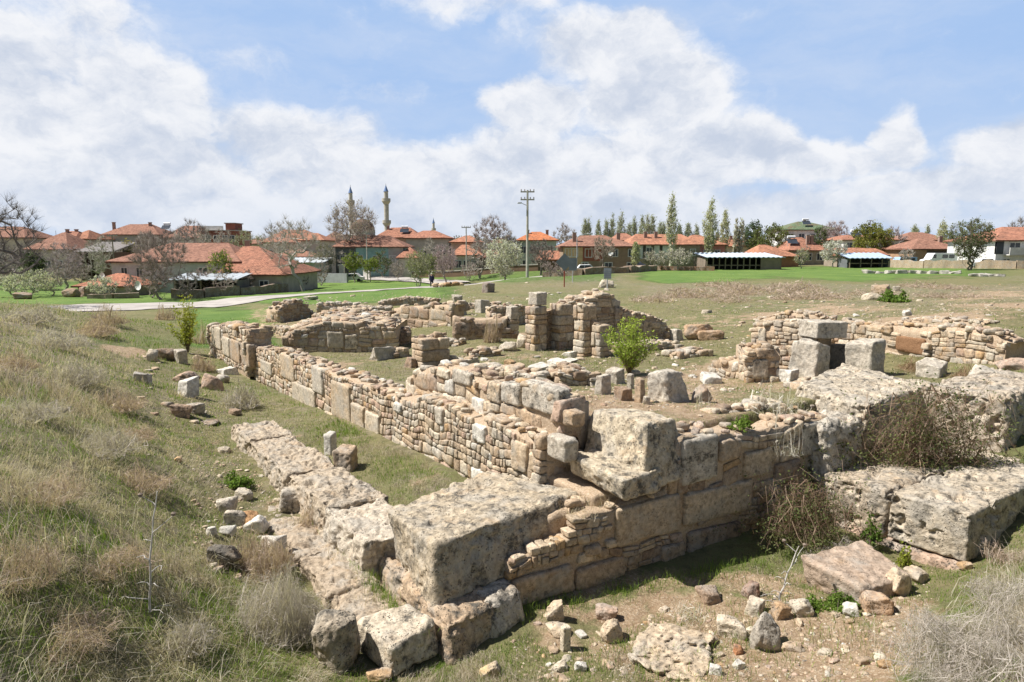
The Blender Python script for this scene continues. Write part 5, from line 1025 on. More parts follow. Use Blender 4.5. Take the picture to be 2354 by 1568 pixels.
def window(root, fr, x, z, w, h, y=0, frame=(.75, .74, .70), side=None, shut=None):
    f2 = fr if side is None else Frame(*fr.p(side[0], side[1], 0)[:2], fr.rz + side[2]); mb = MB(); fbox(mb, f2, x - w / 2, x + w / 2, -.02, .05, z, z + h); pane = attach(mb.build('window', M['glass']), root)
    mb = MB(); t = max(.09, w * .09)
    for (a, b, c, d) in ((x - w / 2 - t, x - w / 2, z - t, z + h + t), (x + w / 2, x + w / 2 + t, z - t, z + h + t), (x - w / 2, x + w / 2, z + h, z + h + t), (x - w / 2, x + w / 2, z - t, z), (x - t * .3, x + t * .3, z, z + h)): fbox(mb, f2, a, b, -.06, .03, c, d, col=frame)
    o = mb.build('window_frame', M['paint']); o.parent = pane; o.matrix_parent_inverse = Matrix.Identity(4)
    o.matrix_parent_inverse = Matrix.Identity(4); return pane
def house(label, x0, x1, yr, ye, D, wall=(.66, .62, .54), roof=TERRA, dp=9., rz=0., rid=(.32, .68), win=(), ov=.5, chim=(), doors=(), name='village_house', cat='house', band=None, side_win=0, panels=(), dish=(), wx=None, balcony=None, stories=1, plinth=None):
    """x0..x1 eave extents, yr ridge and ye eave heights in the picture at distance D (metres)"""
    X0, X1 = lx(x0, D), lx(x1, D); cx = (X0 + X1) / 2; ze = zat(1177, ye, D); zr = zat(1177, yr, D + dp / 2); w = (X1 - X0) / max(.5, math.cos(rz)); fr = Frame(cx, D, rz); hb = w / 2 - ov
    zg = min(gz(cx, D), gz(cx - hb, D), gz(cx + hb, D)) - .4; root = empty(name, (cx, D, zg + .4), label, cat)
    mb = MB(); fbox(mb, fr, -hb, hb, 0, dp, zg, ze, col=wall)
    if band:
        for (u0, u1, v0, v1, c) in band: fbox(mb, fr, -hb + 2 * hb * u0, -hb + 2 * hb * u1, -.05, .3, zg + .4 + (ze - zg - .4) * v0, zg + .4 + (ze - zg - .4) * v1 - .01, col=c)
    attach(mb.build('wall', M['paint']), root)
    mb = MB(); roof_hip(mb, fr, -w / 2, w / 2, -ov, dp + ov, ze, zr, -w / 2 + w * rid[0], -w / 2 + w * rid[1], roof); rf = attach(mb.build('roof', M['roof']), root)
    H_ = ze - zg - .4
    for k, (u, v, ww, hh) in enumerate(win): window(root, fr, -hb + 2 * hb * u, zg + .4 + H_ * v, ww, hh)
    for k in range(side_win): window(root, fr, (k + .5) / side_win * dp - 0, zg + .4 + H_ * .5, .9, 1.1, side=(hb, 0, math.pi / 2))
    for (u, v) in chim:
        mb = MB(); x = -w / 2 + w * u; zc = ze + (zr - ze) * .75; fbox(mb, fr, x - .26, x + .26, dp * v - .26, dp * v + .26, zc - .8, zr + .25, col=(.36, .25, .2)); fbox(mb, fr, x - .33, x + .33, dp * v - .33, dp * v + .33, zr + .25, zr + .37, col=(.5, .45, .4)); c = mb.build('chimney', M['paint']); c.parent = rf
    for (u, ww, hh, c) in doors: 
        mb = MB(); x = -hb + 2 * hb * u; fbox(mb, fr, x - ww / 2, x + ww / 2, -.04, .05, zg + .3, zg + .4 + hh, col=c); attach(mb.build('door', M['paint']), root)
    for (u, v) in panels:
        x = -w / 2 + w * u; zc = ze + (zr - ze) * v; s = empty('solar_heater', (*fr.p(x, dp * .25, 0)[:2], zc), 'solar water heater tilted on the roof of the ' + ' '.join(label.replace('a solar heater', 'it').split()[:7]), 'solar heater'); mb = MB()
        quad(mb, fr.p(x - .95, dp * .12, zc), fr.p(x + .95, dp * .12, zc), fr.p(x + .95, dp * .12 + 1.1, zc + .85), fr.p(x - .95, dp * .12 + 1.1, zc + .85)); attach(mb.build('panel', M['glass']), s)
        mb = MB(); tube(mb, fr.p(x - .7, dp * .12 + 1.2, zc + 1.2), fr.p(x + .7, dp * .12 + 1.2, zc + 1.2), .26, .26, 12, (.75, .77, .8)); 
        for sx in (-.6, .6): tube(mb, fr.p(x + sx, dp * .12 + 1.2, zc - .8), fr.p(x + sx, dp * .12 + 1.2, zc + 1.1), .05, .05, 5, (.5, .5, .5))
        attach(mb.build('tank', M['sheet']), s)
    if balcony:
        u0, u1, v = balcony; z = zg + .4 + H_ * v; mb = MB(); fbox(mb, fr, -hb + 2 * hb * u0, -hb + 2 * hb * u1, -1.2, -.001, z - .15, z, col=(.6, .58, .55)); fbox(mb, fr, -hb + 2 * hb * u0, -hb + 2 * hb * u1, -1.2, -1.1, z, z + .95, col=(.7, .68, .64)); attach(mb.build('balcony', M['paint']), root)
    return root
W2 = [(.12, .58, 1.1, 1.2), (.37, .58, 1.1, 1.2), (.63, .58, 1.1, 1.2), (.88, .58, 1.1, 1.2)]
W1 = [(.2, .35, 1., 1.2), (.5, .35, 1., 1.2), (.8, .35, 1., 1.2)]
STN = (.58, .52, .43); CR = (.72, .66, .54); WT = (.76, .75, .72); BR = (.36, .25, .17)
house('far-left house whose tiled roof shows behind the big bare tree', -60, 74, 521, 546, 128, STN, TER2, win=W1)
house('brick-red roofed house with a pale ridge line left of the rusty barn', 66, 168, 534, 573, 118, STN, TER2, dp=11, rid=(.42, .5), win=W1)
house('house with two chimneys behind the pale-ridged roof', 112, 186, 531, 552, 140, STN, TERRA, chim=((.4, .4), (.6, .5)), win=W1)
house('peaked-roof house left of the gap before the two-storey cream house', 158, 215, 529, 549, 142, STN, TER3, rid=(.48, .52), win=W1)
house('two-storey cream house with a wide roof on the left skyline', 242, 378, 515, 539, 152, (.52, .50, .42), TER2, win=W2, chim=((.12, .3), (.7, .4)), panels=())
house('house with a solar heater behind the multi-stemmed bare tree', 378, 482, 519, 546, 152, STN, TER2, win=W2, panels=((.05, .7),))
house('main grey-walled farmhouse with weathered roof behind the multi-stemmed bare tree', 252, 560, 558, 601, 86, (.60, .59, .57), TER2, dp=13, rid=(.3, .75), win=[(.1, .52, .7, 1.1), (.22, .52, .7, 1.1), (.72, .5, 1.1, 1.2), (.86, .5, 1.1, 1.2)], chim=((.9, .5),))
house('long low sagging orange roof sloping down to the right of the farmhouse', 500, 660, 566, 631, 83, (.42, .37, .31), TERRA, dp=15, rid=(.05, .3), win=[(.3, .3, 1, .9), (.7, .3, 1, .9)])
house('small red-roofed annex with a satellite dish in front of the farmhouse', 170, 318, 628, 657, 79, (.36, .32, .28), (.50, .22, .14), dp=5, rid=(.5, .62), win=[(.6, .2, .9, .8)])
house('orange roofed house behind the leaning bare tree', 604, 752, 528, 557, 132, STN, TERRA, win=W2, chim=((.5, .5),), rid=(.25, .6))
house('second roof right of the leaning bare tree', 690, 752, 536, 552, 126, STN, TER3, rid=(.3, .5), win=W1)
house('low outbuilding with orange roof behind the white sheds', 612, 735, 574, 590, 122, STN, TER2, win=W1)
house('grey gabled house left of the turquoise house', 742, 800, 532, 552, 150, (.38, .36, .33), TBRN, rid=(.35, .4), win=W1)
house('turquoise-walled house with a broad brown roof below the minarets', 768, 936, 541, 567, 119, (.30, .46, .43), TER2, dp=10, win=[(.1, .5, .7, 1.3), (.22, .5, .7, 1.3), (.36, .5, .9, 1.3), (.6, .5, 1, 1.2), (.84, .5, 1, 1.2)], rid=(.2, .7), band=[(0, .30, 0, .99, (.12, .13, .12)), (.78, 1, 0, .99, (.42, .41, .38))])
house('orange-roofed house with a solar heater right of the mosque', 862, 972, 523, 546, 150, (.5, .34, .25), TERRA, rid=(.3, .7), panels=((.62, .5),), win=W1, chim=((.25, .4),))
house('grey house with dark window openings right of the solar heater roof', 930, 1040, 530, 547, 138, (.45, .42, .38), TERRA, win=[(.1, .3, 1, 1.4), (.4, .45, 1.2, 1.2), (.62, .5, 1, 1), (.85, .5, 1, 1)], rid=(.35, .6))
house('tiny low red roof at the foot of the grey house', 912, 968, 568, 592, 117, STN, TERRA, dp=6, rid=(.45, .5))
house('orange house with a hipped roof behind the thin concrete pole', 1032, 1112, 541, 556, 132, (.5, .42, .33), TER3, rid=(.45, .55), win=W1)
house('low orange roof beside the thin concrete pole', 1036, 1110, 563, 586, 122, STN, TER3, rid=(.3, .5), win=W1)
house('dark-walled barn with slanted red roof by the blossoming tree', 1092, 1150, 575, 592, 112, (.2, .15, .12), TBRN, rid=(.7, .9))
house('pale green two-storey house behind the tall power pole', 1184, 1284, 533, 552, 130, (.50, .55, .47), (.58, .22, .10), rid=(.4, .6), chim=((.3, .4), (.75, .4)), win=[(.15, .55, 1.1, 1.2), (.4, .55, 1.1, 1.2), (.6, .55, 1.1, 1.2), (.85, .55, 1.1, 1.2), (.2, .1, 1, 1), (.8, .1, 1, 1)])
house('long low red shed roof with a white gutter right of the tall power pole', 1232, 1402, 576, 597, 106, (.14, .11, .09), TERRA, dp=6, rid=(.05, .95), ov=.3)
house('two-tone house with orange, brick-red and brown front and a mossy roof', 1286, 1466, 541, 566, 100, (.32, .23, .16), TER2, dp=11, rid=(.3, .62), band=[(0, .27, .12, .99, (.66, .45, .26)), (.27, .56, .45, .99, (.33, .12, .08))], win=[(.07, .62, .8, 1.1), (.16, .62, .8, 1.1), (.35, .6, .9, 1.1), (.72, .62, .7, 1), (.94, .62, .7, 1), (.63, .12, 1, 1), (.94, .12, 1, 1), (.3, .15, .9, .9)], chim=((.2, .2), (.78, .3)))
house('small roof peeping over the mossy-roofed house', 1408, 1462, 536, 552, 150, STN, TERRA)
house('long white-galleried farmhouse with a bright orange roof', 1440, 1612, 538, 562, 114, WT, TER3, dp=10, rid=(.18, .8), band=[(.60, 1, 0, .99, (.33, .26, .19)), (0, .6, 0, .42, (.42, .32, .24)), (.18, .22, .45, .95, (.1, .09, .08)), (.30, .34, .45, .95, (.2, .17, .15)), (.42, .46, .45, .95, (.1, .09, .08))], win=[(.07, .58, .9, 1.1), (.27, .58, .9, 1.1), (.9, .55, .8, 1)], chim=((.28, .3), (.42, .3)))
house('pink-walled house beside the orange gallery roof', 1572, 1668, 540, 562, 124, (.52, .25, .22), TER3, rid=(.3, .5), win=[(.2, .5, .9, 1), (.5, .5, .9, 1), (.8, .5, .9, 1)], chim=((.7, .3), (.85, .3)))
house('pale house with small orange roofs between the poplars', 1640, 1735, 546, 566, 140, CR, TER3, rid=(.3, .6), win=W1, chim=((.5, .4),))
house('low orange roof next to the blue-roofed animal barn', 1736, 1838, 562, 589, 116, (.38, .17, .11), TER3, dp=9, rid=(.25, .4))
house('brown house with a solar heater behind the low orange roof', 1806, 1902, 545, 575, 126, (.36, .31, .25), TERRA, rid=(.35, .55), win=W1, panels=((.18, .5),), chim=((.55, .2), (.65, .2)))
house('green-roofed white villa with balconies standing above the village', 1793, 1926, 509, 528, 162, WT, (.13, .22, .13), dp=12, rid=(.42, .55), win=[(.1, .66, 1.2, 1.4), (.3, .66, 1.2, 1.4), (.5, .66, 1.2, 1.4), (.75, .66, 1.2, 1.4), (.92, .66, 1.2, 1.4), (.2, .35, 1.2, 1.2), (.5, .35, 1.2, 1.2), (.8, .35, 1.2, 1.2)], chim=((.5, .4),), panels=((.45, .6),), balcony=(.2, .6, .55))
house('white house split in view by the round orange-green pine', 1926, 2062, 540, 551, 140, WT, TERRA, rid=(.2, .8), win=[(.1, .6, 1.3, 1.2), (.3, .6, 1, 1.2), (.85, .6, 1.3, 1.2)], panels=((.3, .6),), band=[(.6, 1, 0, .99, (.46, .44, .42))])
house('long orange-roofed byre behind the blue metal lean-to', 1936, 2038, 570, 586, 112, (.34, .28, .22), TER3, dp=8, rid=(.03, .97), ov=.3)
house('broad-roofed house behind the porch house at right', 2064, 2186, 534, 552, 150, (.45, .42, .36), TER2, rid=(.35, .6), win=W2, chim=((.85, .3),))
house('small orange-roofed annex left of the porch house', 2048, 2096, 563, 579, 120, (.44, .32, .22), TER3, rid=(.5, .9))
house('brown-walled porch house with porch shade painted across its front', 2084, 2204, 548, 572, 113, (.42, .27, .17), TER2, dp=9, rid=(.45, .6), band=[(.3, 1, 0, .9, (.10, .085, .075))], chim=((.75, .3),))  # near-black band paints the shade under the porch onto a closed wall
house('small orange roof with a solar heater left of the white two-storey house', 2262, 2330, 541, 552, 125, STN, TERRA, panels=((.5, .5),), win=W1)
house('white two-storey house cut by the right edge of the frame', 2272, 2470, 522, 552, 98, WT, TERRA, dp=11, rid=(.4, .7), win=[(.23, .6, 1.4, 1.2), (.46, .6, 1.2, 1.2), (.7, .6, 1.2, 1.2), (.14, .15, .9, .7), (.46, .15, .9, .7)], band=[(0, .09, .5, .95, (.08, .09, .1))], balcony=(.1, .9, .5))
for i, (x0, x1, yr, ye, D) in enumerate([(-20, 40, 545, 556, 170), (455, 520, 540, 552, 175), (1120, 1180, 548, 558, 170), (1480, 1540, 545, 556, 180), (1690, 1760, 552, 564, 165), (2190, 2260, 552, 562, 165), (1860, 1930, 556, 568, 150), (560, 610, 548, 560, 165)]):
    house(['orange roof low on the skyline behind the big bare tree', 'roof behind the unfinished brick building', 'roof behind the spreading bare tree left of the tall pole', 'roof showing among the far poplars', 'roof between the tall poplars and the dark conifers', 'roof behind the dark bushy tree at right', 'roof behind the silver blossoming tree', 'roof half hidden by bare trees left of the leaning tree'][i], x0, x1, yr, ye, D, STN, [TERRA, TER2, TER3][i % 3], win=W1)
# unfinished red brick building
def brick_block():
    D = 148; X0, X1 = lx(470, D), lx(548, D); fr = Frame((X0 + X1) / 2, D, 0); w = X1 - X0; zt = zat(1177, 531, D); zg = gz(fr.c[0], D) - .4; root = empty('unfinished_building', (fr.c[0], D, zg + .4), 'unfinished flat-topped red brick building with a stair tower', 'building'); mb = MB(); fbox(mb, fr, -w / 2, w / 2, 0, 9, zg, zt, col=(.28, .11, .075)); attach(mb.build('wall', M['paint']), root)
    mb = MB(); fbox(mb, fr, w * .12, w * .40, 2, 6, zt, zt + 1.6, col=(.26, .10, .07)); attach(mb.build('stair_tower', M['paint']), root)
    mb = MB(); fbox(mb, fr, w * .10, w * .42, 1.6, 6.4, zt + 1.6, zt + 1.8, col=(.3, .2, .16)); fbox(mb, fr, -w / 2 - .2, w / 2 + .2, -.2, 9.2, zt, zt + .2, col=(.5, .45, .4)); fbox(mb, fr, -w * .45, w * .1, 1, 1.2, zt + .2, zt + 1.1, col=WT); attach(mb.build('roof_slab', M['paint']), root)
    for x in (-.3, -.05, .2, .4): window(root, fr, w * x, zt - 2.2, 1.1, 1.2)
brick_block()
# barns and lean-tos ------------------------------------------------------------
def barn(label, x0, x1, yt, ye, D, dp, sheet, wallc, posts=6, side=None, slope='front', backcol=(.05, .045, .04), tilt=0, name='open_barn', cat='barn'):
    X0, X1 = lx(x0, D), lx(x1, D); fr = Frame((X0 + X1) / 2, D, 0); w = X1 - X0; ze = zat(1177, ye, D); zr = zat(1177, yt, D + dp); zg = gz(fr.c[0], D) - .3; root = empty(name, (fr.c[0], D, zg + .3), label, cat); mb = MB()
    n = int(w * 3); xs = np.linspace(-w / 2 - .3, w / 2 + .3, n); zz = .05 * np.cos(np.arange(n) * math.pi) + tilt * (xs + w / 2)
    V = [fr.p(x, -.5, ze + a) for x, a in zip(xs, zz)] + [fr.p(x, dp + .3, zr + a) for x, a in zip(xs, zz)] + [fr.p(x, -.5, ze + a - .1) for x, a in zip(xs, zz)] + [fr.p(x, dp + .3, zr + a - .1) for x, a in zip(xs, zz)]
    q = [[i, i + 1, n + i + 1, n + i] for i in range(n - 1)] + [[2 * n + i, 2 * n + i + 1, i + 1, i] for i in range(n - 1)] + [[3 * n + i, 3 * n + i + 1, 2 * n + i + 1, 2 * n + i] for i in range(n - 1)]; mb.add(V, q=q, col=sheet); attach(mb.build('roof', M['sheet']), root)
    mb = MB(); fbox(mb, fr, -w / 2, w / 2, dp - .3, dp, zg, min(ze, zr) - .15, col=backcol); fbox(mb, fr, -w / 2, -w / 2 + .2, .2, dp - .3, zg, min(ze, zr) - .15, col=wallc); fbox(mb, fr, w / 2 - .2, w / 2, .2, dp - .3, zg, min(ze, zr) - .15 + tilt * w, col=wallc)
    if side: fbox(mb, fr, w * side - w / 2, w / 2 - .22, -.05, .15, zg, ze - .12, col=wallc)
    attach(mb.build('wall', M['paint']), root)
    for i in range(posts):
        x = -w / 2 + w * (i + .2) / posts * ((side or 1)); mb = MB(); tube(mb, fr.p(x, 0, zg), fr.p(x, 0, ze - .05 + tilt * (x + w / 2)), .1, .09, 6, (.22, .18, .14)); attach(mb.build('post', M['bark']), root)
    mb = MB(); fbox(mb, fr, -w / 2, w / 2 * (2 * (side or 1) - 1), 0.2, .3, zg + .9, zg + 1.05, col=(.25, .2, .15)); attach(mb.build('rail', M['paint']), root)
    return root
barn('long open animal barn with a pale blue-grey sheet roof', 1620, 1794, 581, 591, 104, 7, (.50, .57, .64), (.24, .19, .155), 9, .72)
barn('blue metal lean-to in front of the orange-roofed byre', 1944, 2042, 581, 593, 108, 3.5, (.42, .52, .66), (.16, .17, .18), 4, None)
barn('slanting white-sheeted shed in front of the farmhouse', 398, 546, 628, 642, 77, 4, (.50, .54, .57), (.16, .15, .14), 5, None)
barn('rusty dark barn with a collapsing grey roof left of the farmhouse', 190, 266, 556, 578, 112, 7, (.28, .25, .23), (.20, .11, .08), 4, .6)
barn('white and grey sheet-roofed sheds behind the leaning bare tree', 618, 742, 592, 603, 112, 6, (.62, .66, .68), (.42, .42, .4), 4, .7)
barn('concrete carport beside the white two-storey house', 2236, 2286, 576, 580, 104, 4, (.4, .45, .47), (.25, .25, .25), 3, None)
# garden and yard walls --------------------------------------------------------
def gwall(label, pts, hgt, col, th=.35, cap=None, rough=True, name='garden_wall', cat='garden wall'):
    root = empty(name, (lx(pts[0][0], pts[0][1]), pts[0][1], gz(lx(pts[0][0], pts[0][1]), pts[0][1])), label, cat); mb = MB(); m2 = MB()
    for (a, b) in zip(pts[:-1], pts[1:]):
        p0 = np.array([lx(a[0], a[1]), a[1]]); p1 = np.array([lx(b[0], b[1]), b[1]]); L_ = np.linalg.norm(p1 - p0); n = max(2, int(L_ / .5)); d = (p1 - p0) / L_; nn = np.array([-d[1], d[0]])
        t = np.linspace(0, L_, n); q = p0 + d * t[:, None]; z0 = g(q[:, 0], q[:, 1]) - .3; h = z0 + .3 + hgt * (1 + (.18 * vn(p3(t * .9, t * 0 + a[0])) if rough else 0)); bul = .08 * vn(p3(t * 1.7, t * 0 + 4)) if rough else 0 * t
        R4 = [np.c_[q - nn * (th / 2 + bul)[:, None], z0], np.c_[q - nn * (th / 2 + bul * .5)[:, None], h], np.c_[q + nn * th / 2, h], np.c_[q + nn * th / 2, z0]]
        V = np.concatenate(R4); Q = [[r * n + i, r * n + i + 1, (r + 1) * n + i + 1, (r + 1) * n + i] for r in range(3) for i in range(n - 1)] + [[0, n, 2 * n, 3 * n], [n - 1, 2 * n - 1, 3 * n - 1, 4 * n - 1]]
        c = np.array(col) * (1 + .25 * (vn(p3(np.tile(t, 4) * 3, V[:, 2] * 4)) if rough else .1 * vn(p3(np.tile(t, 4), V[:, 2]))))[:, None]; mb.add(V, q=Q, col=c)
        if cap: V2 = np.concatenate([np.c_[q - nn * (th / 2 + .08), h], np.c_[q - nn * (th / 2 + .08), h + .15], np.c_[q + nn * (th / 2 + .08), h + .15], np.c_[q + nn * (th / 2 + .08), h]]); m2.add(V2, q=Q, col=cap)
    attach(mb.build('wall_body', M['masonry' if rough else 'paint'], smooth=False), root)
    if cap: attach(m2.build('coping', M['paint']), root)
gwall('low brown brick yard wall with pale coping behind the sheep', [(950, 117), (1180, 108), (1260, 106)], .9, (.20, .13, .09), cap=(.5, .47, .42), rough=False)
gwall('brown yard wall left of the greenish bare tree', [(878, 124), (948, 118)], .9, (.22, .14, .10), cap=(.5, .47, .42), rough=False)
gwall('grey concrete block wall at the corner of the farm track', [(830 - 2, 112), (800, 109), (752, 111), (660, 113)][1:], 1.5, (.36, .37, .38), rough=False)
gwall('tumbled pale stone wall along the far edge of the right-hand field', [(2040, 108), (2120, 102), (2220, 98), (2330, 94), (2440, 92)], 1.1, (.50, .40, .29), th=.6)
gwall('reddish earth bank wall along the middle of the green field edge', [(1420, 106), (1520, 102), (1640, 100)], .6, (.36, .21, .14), th=.6)
gwall('dark brushwood fence in front of the sagging orange roof', [(395, 74), (470, 74.5), (550, 77), (660, 84)], 1.0, (.28, .22, .18), th=.5)
gwall('rubble bank of stones below the mossy-roofed house', [(1250, 92), (1340, 90), (1440, 92), (1500, 98)], .8, (.30, .22, .16), th=1.2)
gwall('low stone line in front of the red-roofed annex', [(205, 73), (262, 73), (320, 74)], .5, (.30, .24, .18), th=.8)
gwall('small white gate wall at the village road', [(838, 117), (852, 116)], 1.6, (.6, .58, .54), rough=False)
def gatepost(px, D, z=2.4):
    x = lx(px, D); zg = gz(x, D); root = empty('gate_pillar', (x, D, zg), 'white gate pillar with a flat cap in front of the turquoise house', 'gate pillar'); mb = MB(); box(mb, x, D, zg - .2, zg + z, .8, .8, 0, col=(.72, .68, .6)); attach(mb.build('shaft', M['paint']), root); mb = MB(); box(mb, x, D, zg + z, zg + z + .2, 1.1, 1.1, 0, col=(.72, .68, .6)); attach(mb.build('cap', M['paint']), root)
gatepost(788, 117)
# mosque --------------------------------------------------------------------------
def minaret(px, D, ytip, w, balc, label, base=570):
    x = lx(px, D); zg = gz(x, D); zt = zat(px, ytip, D); Ht = zt - zg; zb = [zat(px, b, D) for b in balc]; zc = zat(px, ytip + (balc[0] - ytip) * .5, D); root = empty('minaret', (x, D, zg), label, 'minaret'); r = w
    prof = [(r * 1.5, zg - .5), (r * 1.5, zg + Ht * .18), (r, zg + Ht * .22)]
    for b in sorted(zb): prof += [(r * .95, b - 1.2), (r * 1.65, b - .2), (r * 1.65, b + .9), (r * 1.55, b + .9), (r * 1.5, b), (r * .85, b)]
    prof += [(r * .8, zc), (r * .95, zc + .2)]; mb = MB(); lathe(mb, x, D, prof, 16, (.52, .49, .42)); attach(mb.build('shaft', M['paint'], smooth=False), root)
    mb = MB(); lathe(mb, x, D, [(r * .98, zc + .2), (r * .62, zc + (zt - zc) * .35), (r * .3, zc + (zt - zc) * .62), (.1, zc + (zt - zc) * .8)], 16, (.16, .24, .42)); cone = attach(mb.build('spire', M['paint']), root)
    mb = MB(); tube(mb, (x, D, zc + (zt - zc) * .78), (x, D, zt), .09, .05, 5, (.5, .45, .3)); lathe(mb, x, D, [(0.02, zt - 2), (.25, zt - 1.7), (.02, zt - 1.4)], 8, (.5, .45, .3)); o = mb.build('finial', M['paint']); o.parent = cone
minaret(813, 262, 425, .9, (466, 492), 'left blue-tipped minaret seen through the bare tree')
minaret(893, 256, 422, .98, (462, 512), 'right blue-tipped minaret standing clear of the trees')
minaret(999, 430, 500, .9, (528,), 'tiny distant blue-tipped minaret behind the grey house')
def mosque():
    D = 262; x = lx(838, D); zg = gz(x, D); zt = zat(838, 503, D); zb = zat(838, 528, D); r = zt - zb; root = empty('mosque', (x, D, zg), 'brown-domed mosque half hidden by the bare tree below the minarets', 'mosque'); mb = MB()
    lathe(mb, x, D, [(r * 1.1 * math.cos(t), zb + r * math.sin(t)) for t in np.linspace(0, 1.54, 12)], 28, (.20, .13, .095)); attach(mb.build('dome', M['paint'], smooth=True), root)
    mb = MB(); lathe(mb, x, D, [(r * 1.15, zb - 2.2), (r * 1.15, zb), (r * 1.05, zb)], 20, (.4, .38, .34)); box(mb, x, D, zg - .5, zb - 2.2, r * 3, r * 3, 0, (.42, .40, .36)); attach(mb.build('wall', M['paint']), root)
    for i in (-1, 0, 1): mb = MB(); box(mb, x + i * r * .9, D - r * 1.5, zb - 6, zb - 3.6, .9, .2, 0, (1, 1, 1)); attach(mb.build('window', M['glass']), root)
mosque()
# poles, lamps, signs -------------------------------------------------------------
def pole(label, px, D, ytop, r, arms=(), lamp=None, name='utility_pole', cat='utility pole', col=(.46, .45, .38), wires=True):
    x = lx(px, D); zg = gz(x, D); zt = zat(px, ytop, D); root = empty(name, (x, D, zg), label, cat); mb = MB(); tube(mb, (x, D, zg - .3), (x, D, zt), r, r * .62, 10, col); attach(mb.build('shaft', M['concrete'] if col[0] > .3 else M['bark'], smooth=False), root)
    for ya in arms:
        z = zat(px, ya, D); mb = MB(); box(mb, x, D, z - .07, z + .07, 1.5, .12, 0, (.38, .38, .34)); a = attach(mb.build('crossarm', M['concrete']), root)
        for sx in (-.68, -.3, .3, .68): mb = MB(); lathe(mb, x + sx, D, [(.02, z + .07), (.06, z + .1), (.04, z + .18), (.06, z + .22), (.01, z + .3)], 8, (.25, .2, .18)); o = mb.build('insulator', M['paint']); o.parent = a
    if lamp:
        z, dx = zat(px, lamp[0], D), lamp[1]; mb = MB(); tube(mb, (x, D, z), (x + dx * .6, D, z + .25), .04, .035, 6, (.4, .4, .4)); a = attach(mb.build('lamp_arm', M['metal']), root); mb = MB(); rbox(mb, corners(x + dx * .85, D, z + .22, z + .38, abs(dx) * .5, .22, 0), 4, rad=.06, col=(.5, .5, .5)); o = mb.build('lamp_head', M['metal'], smooth=True); o.parent = a
    return root
pole('tall concrete power pole with crossarms and a lamp standing on the green slope', 1212, 75, 437, .17, (441, 459), (473, -1.0))
pole('thin concrete pole beside the road right of the sheep', 1073, 112, 520, .13, (523,))
pole('grey steel pole in front of the turquoise house', 846, 112, 533, .10, (536,), col=(.4, .4, .38))
pole('wooden pole on the left skyline in front of the cream house', 268, 100, 540, .12, (542,), col=(.22, .18, .14))
pole('thin antenna mast on the roof line at the far left', 141, 130, 530, .05, (), col=(.2, .2, .2))
pole('roof antenna pole left of the round pine', 1790, 150, 498, .05, (), col=(.25, .2, .2)) if 0 else None
pole('dark utility mast behind the round pine', 1989, 170, 506, .14, (508,), col=(.2, .15, .15))
def streetlamp(px, D, ytop):
    x = lx(px, D); zg = gz(x, D); zt = zat(px, ytop, D); root = empty('street_lamp', (x, D, zg), 'curved grey street lamp in front of the mossy-roofed house', 'street lamp'); mb = MB(); tube(mb, (x, D, zg), (x, D, zt - .6), .08, .06, 8, (.35, .37, .4)); p = np.array([x, D, zt - .6])
    for t in np.linspace(.2, 1.5, 6): q = np.array([x + 1.4 * (1 - math.cos(t)), D, zt - .6 + .6 * math.sin(t)]); tube(mb, p, q, .05, .045, 8, (.35, .37, .4)); p = q
    attach(mb.build('mast', M['metal']), root); mb = MB(); rbox(mb, corners(p[0] + .4, D, p[2] - .08, p[2] + .1, .8, .25, 0), 4, rad=.07, col=(.7, .7, .7)); attach(mb.build('lamp_head', M['metal'], smooth=True), root)
streetlamp(1325, 92, 538)
def sign(label, px, D, y0, y1, w, kind, postcol, face=(.22, .26, .28)):
    x = lx(px, D); zg = gz(x, D); za, zb = zat(px, y1, D), zat(px, y0, D); h = zb - za; root = empty('road_sign', (x, D, zg), label, 'road sign'); mb = MB()
    mb2 = MB(); tube(mb2, (x, D + .06, zg - .3), (x, D + .06, zb - h * .1), .05, .05, 8, postcol); attach(mb2.build('post', M['paint']), root)
    if kind == 'diamond': c = [(x, za), (x + h / 2, za + h / 2), (x, zb), (x - h / 2, za + h / 2)]
    else: c = [(x - w / 2, za), (x + w / 2, za), (x + w / 2, zb), (x - w / 2, zb)]
    V = [(a, D, b) for a, b in c] + [(a, D + .03, b) for a, b in c]; mb.add(V, q=[[0, 1, 2, 3], [7, 6, 5, 4]] + [[i, (i + 1) % 4, (i + 1) % 4 + 4, i + 4] for i in range(4)], col=face); attach(mb.build('panel', M['paint']), root)
    if kind == 'slats':
        for i in range(1, 5): m3 = MB(); zz = za + h * i / 5; box(m3, x, D - .02, zz - .012, zz + .012, w, .02, 0, (.5, .52, .55)); attach(m3.build('plank_gap', M['paint']), root)
sign('diamond warning sign seen from behind on a red-brown post', 1297, 60, 582, 623, 0, 'diamond', (.30, .07, .05))
sign('rectangular grey sign seen from behind right of the diamond sign', 1316, 66, 593, 622, .75, 'rect', (.5, .5, .5))
sign('grey slatted direction board standing on the hillside', 1396, 58, 616, 641, .62, 'slats', (.5, .5, .5), (.36, .40, .44))
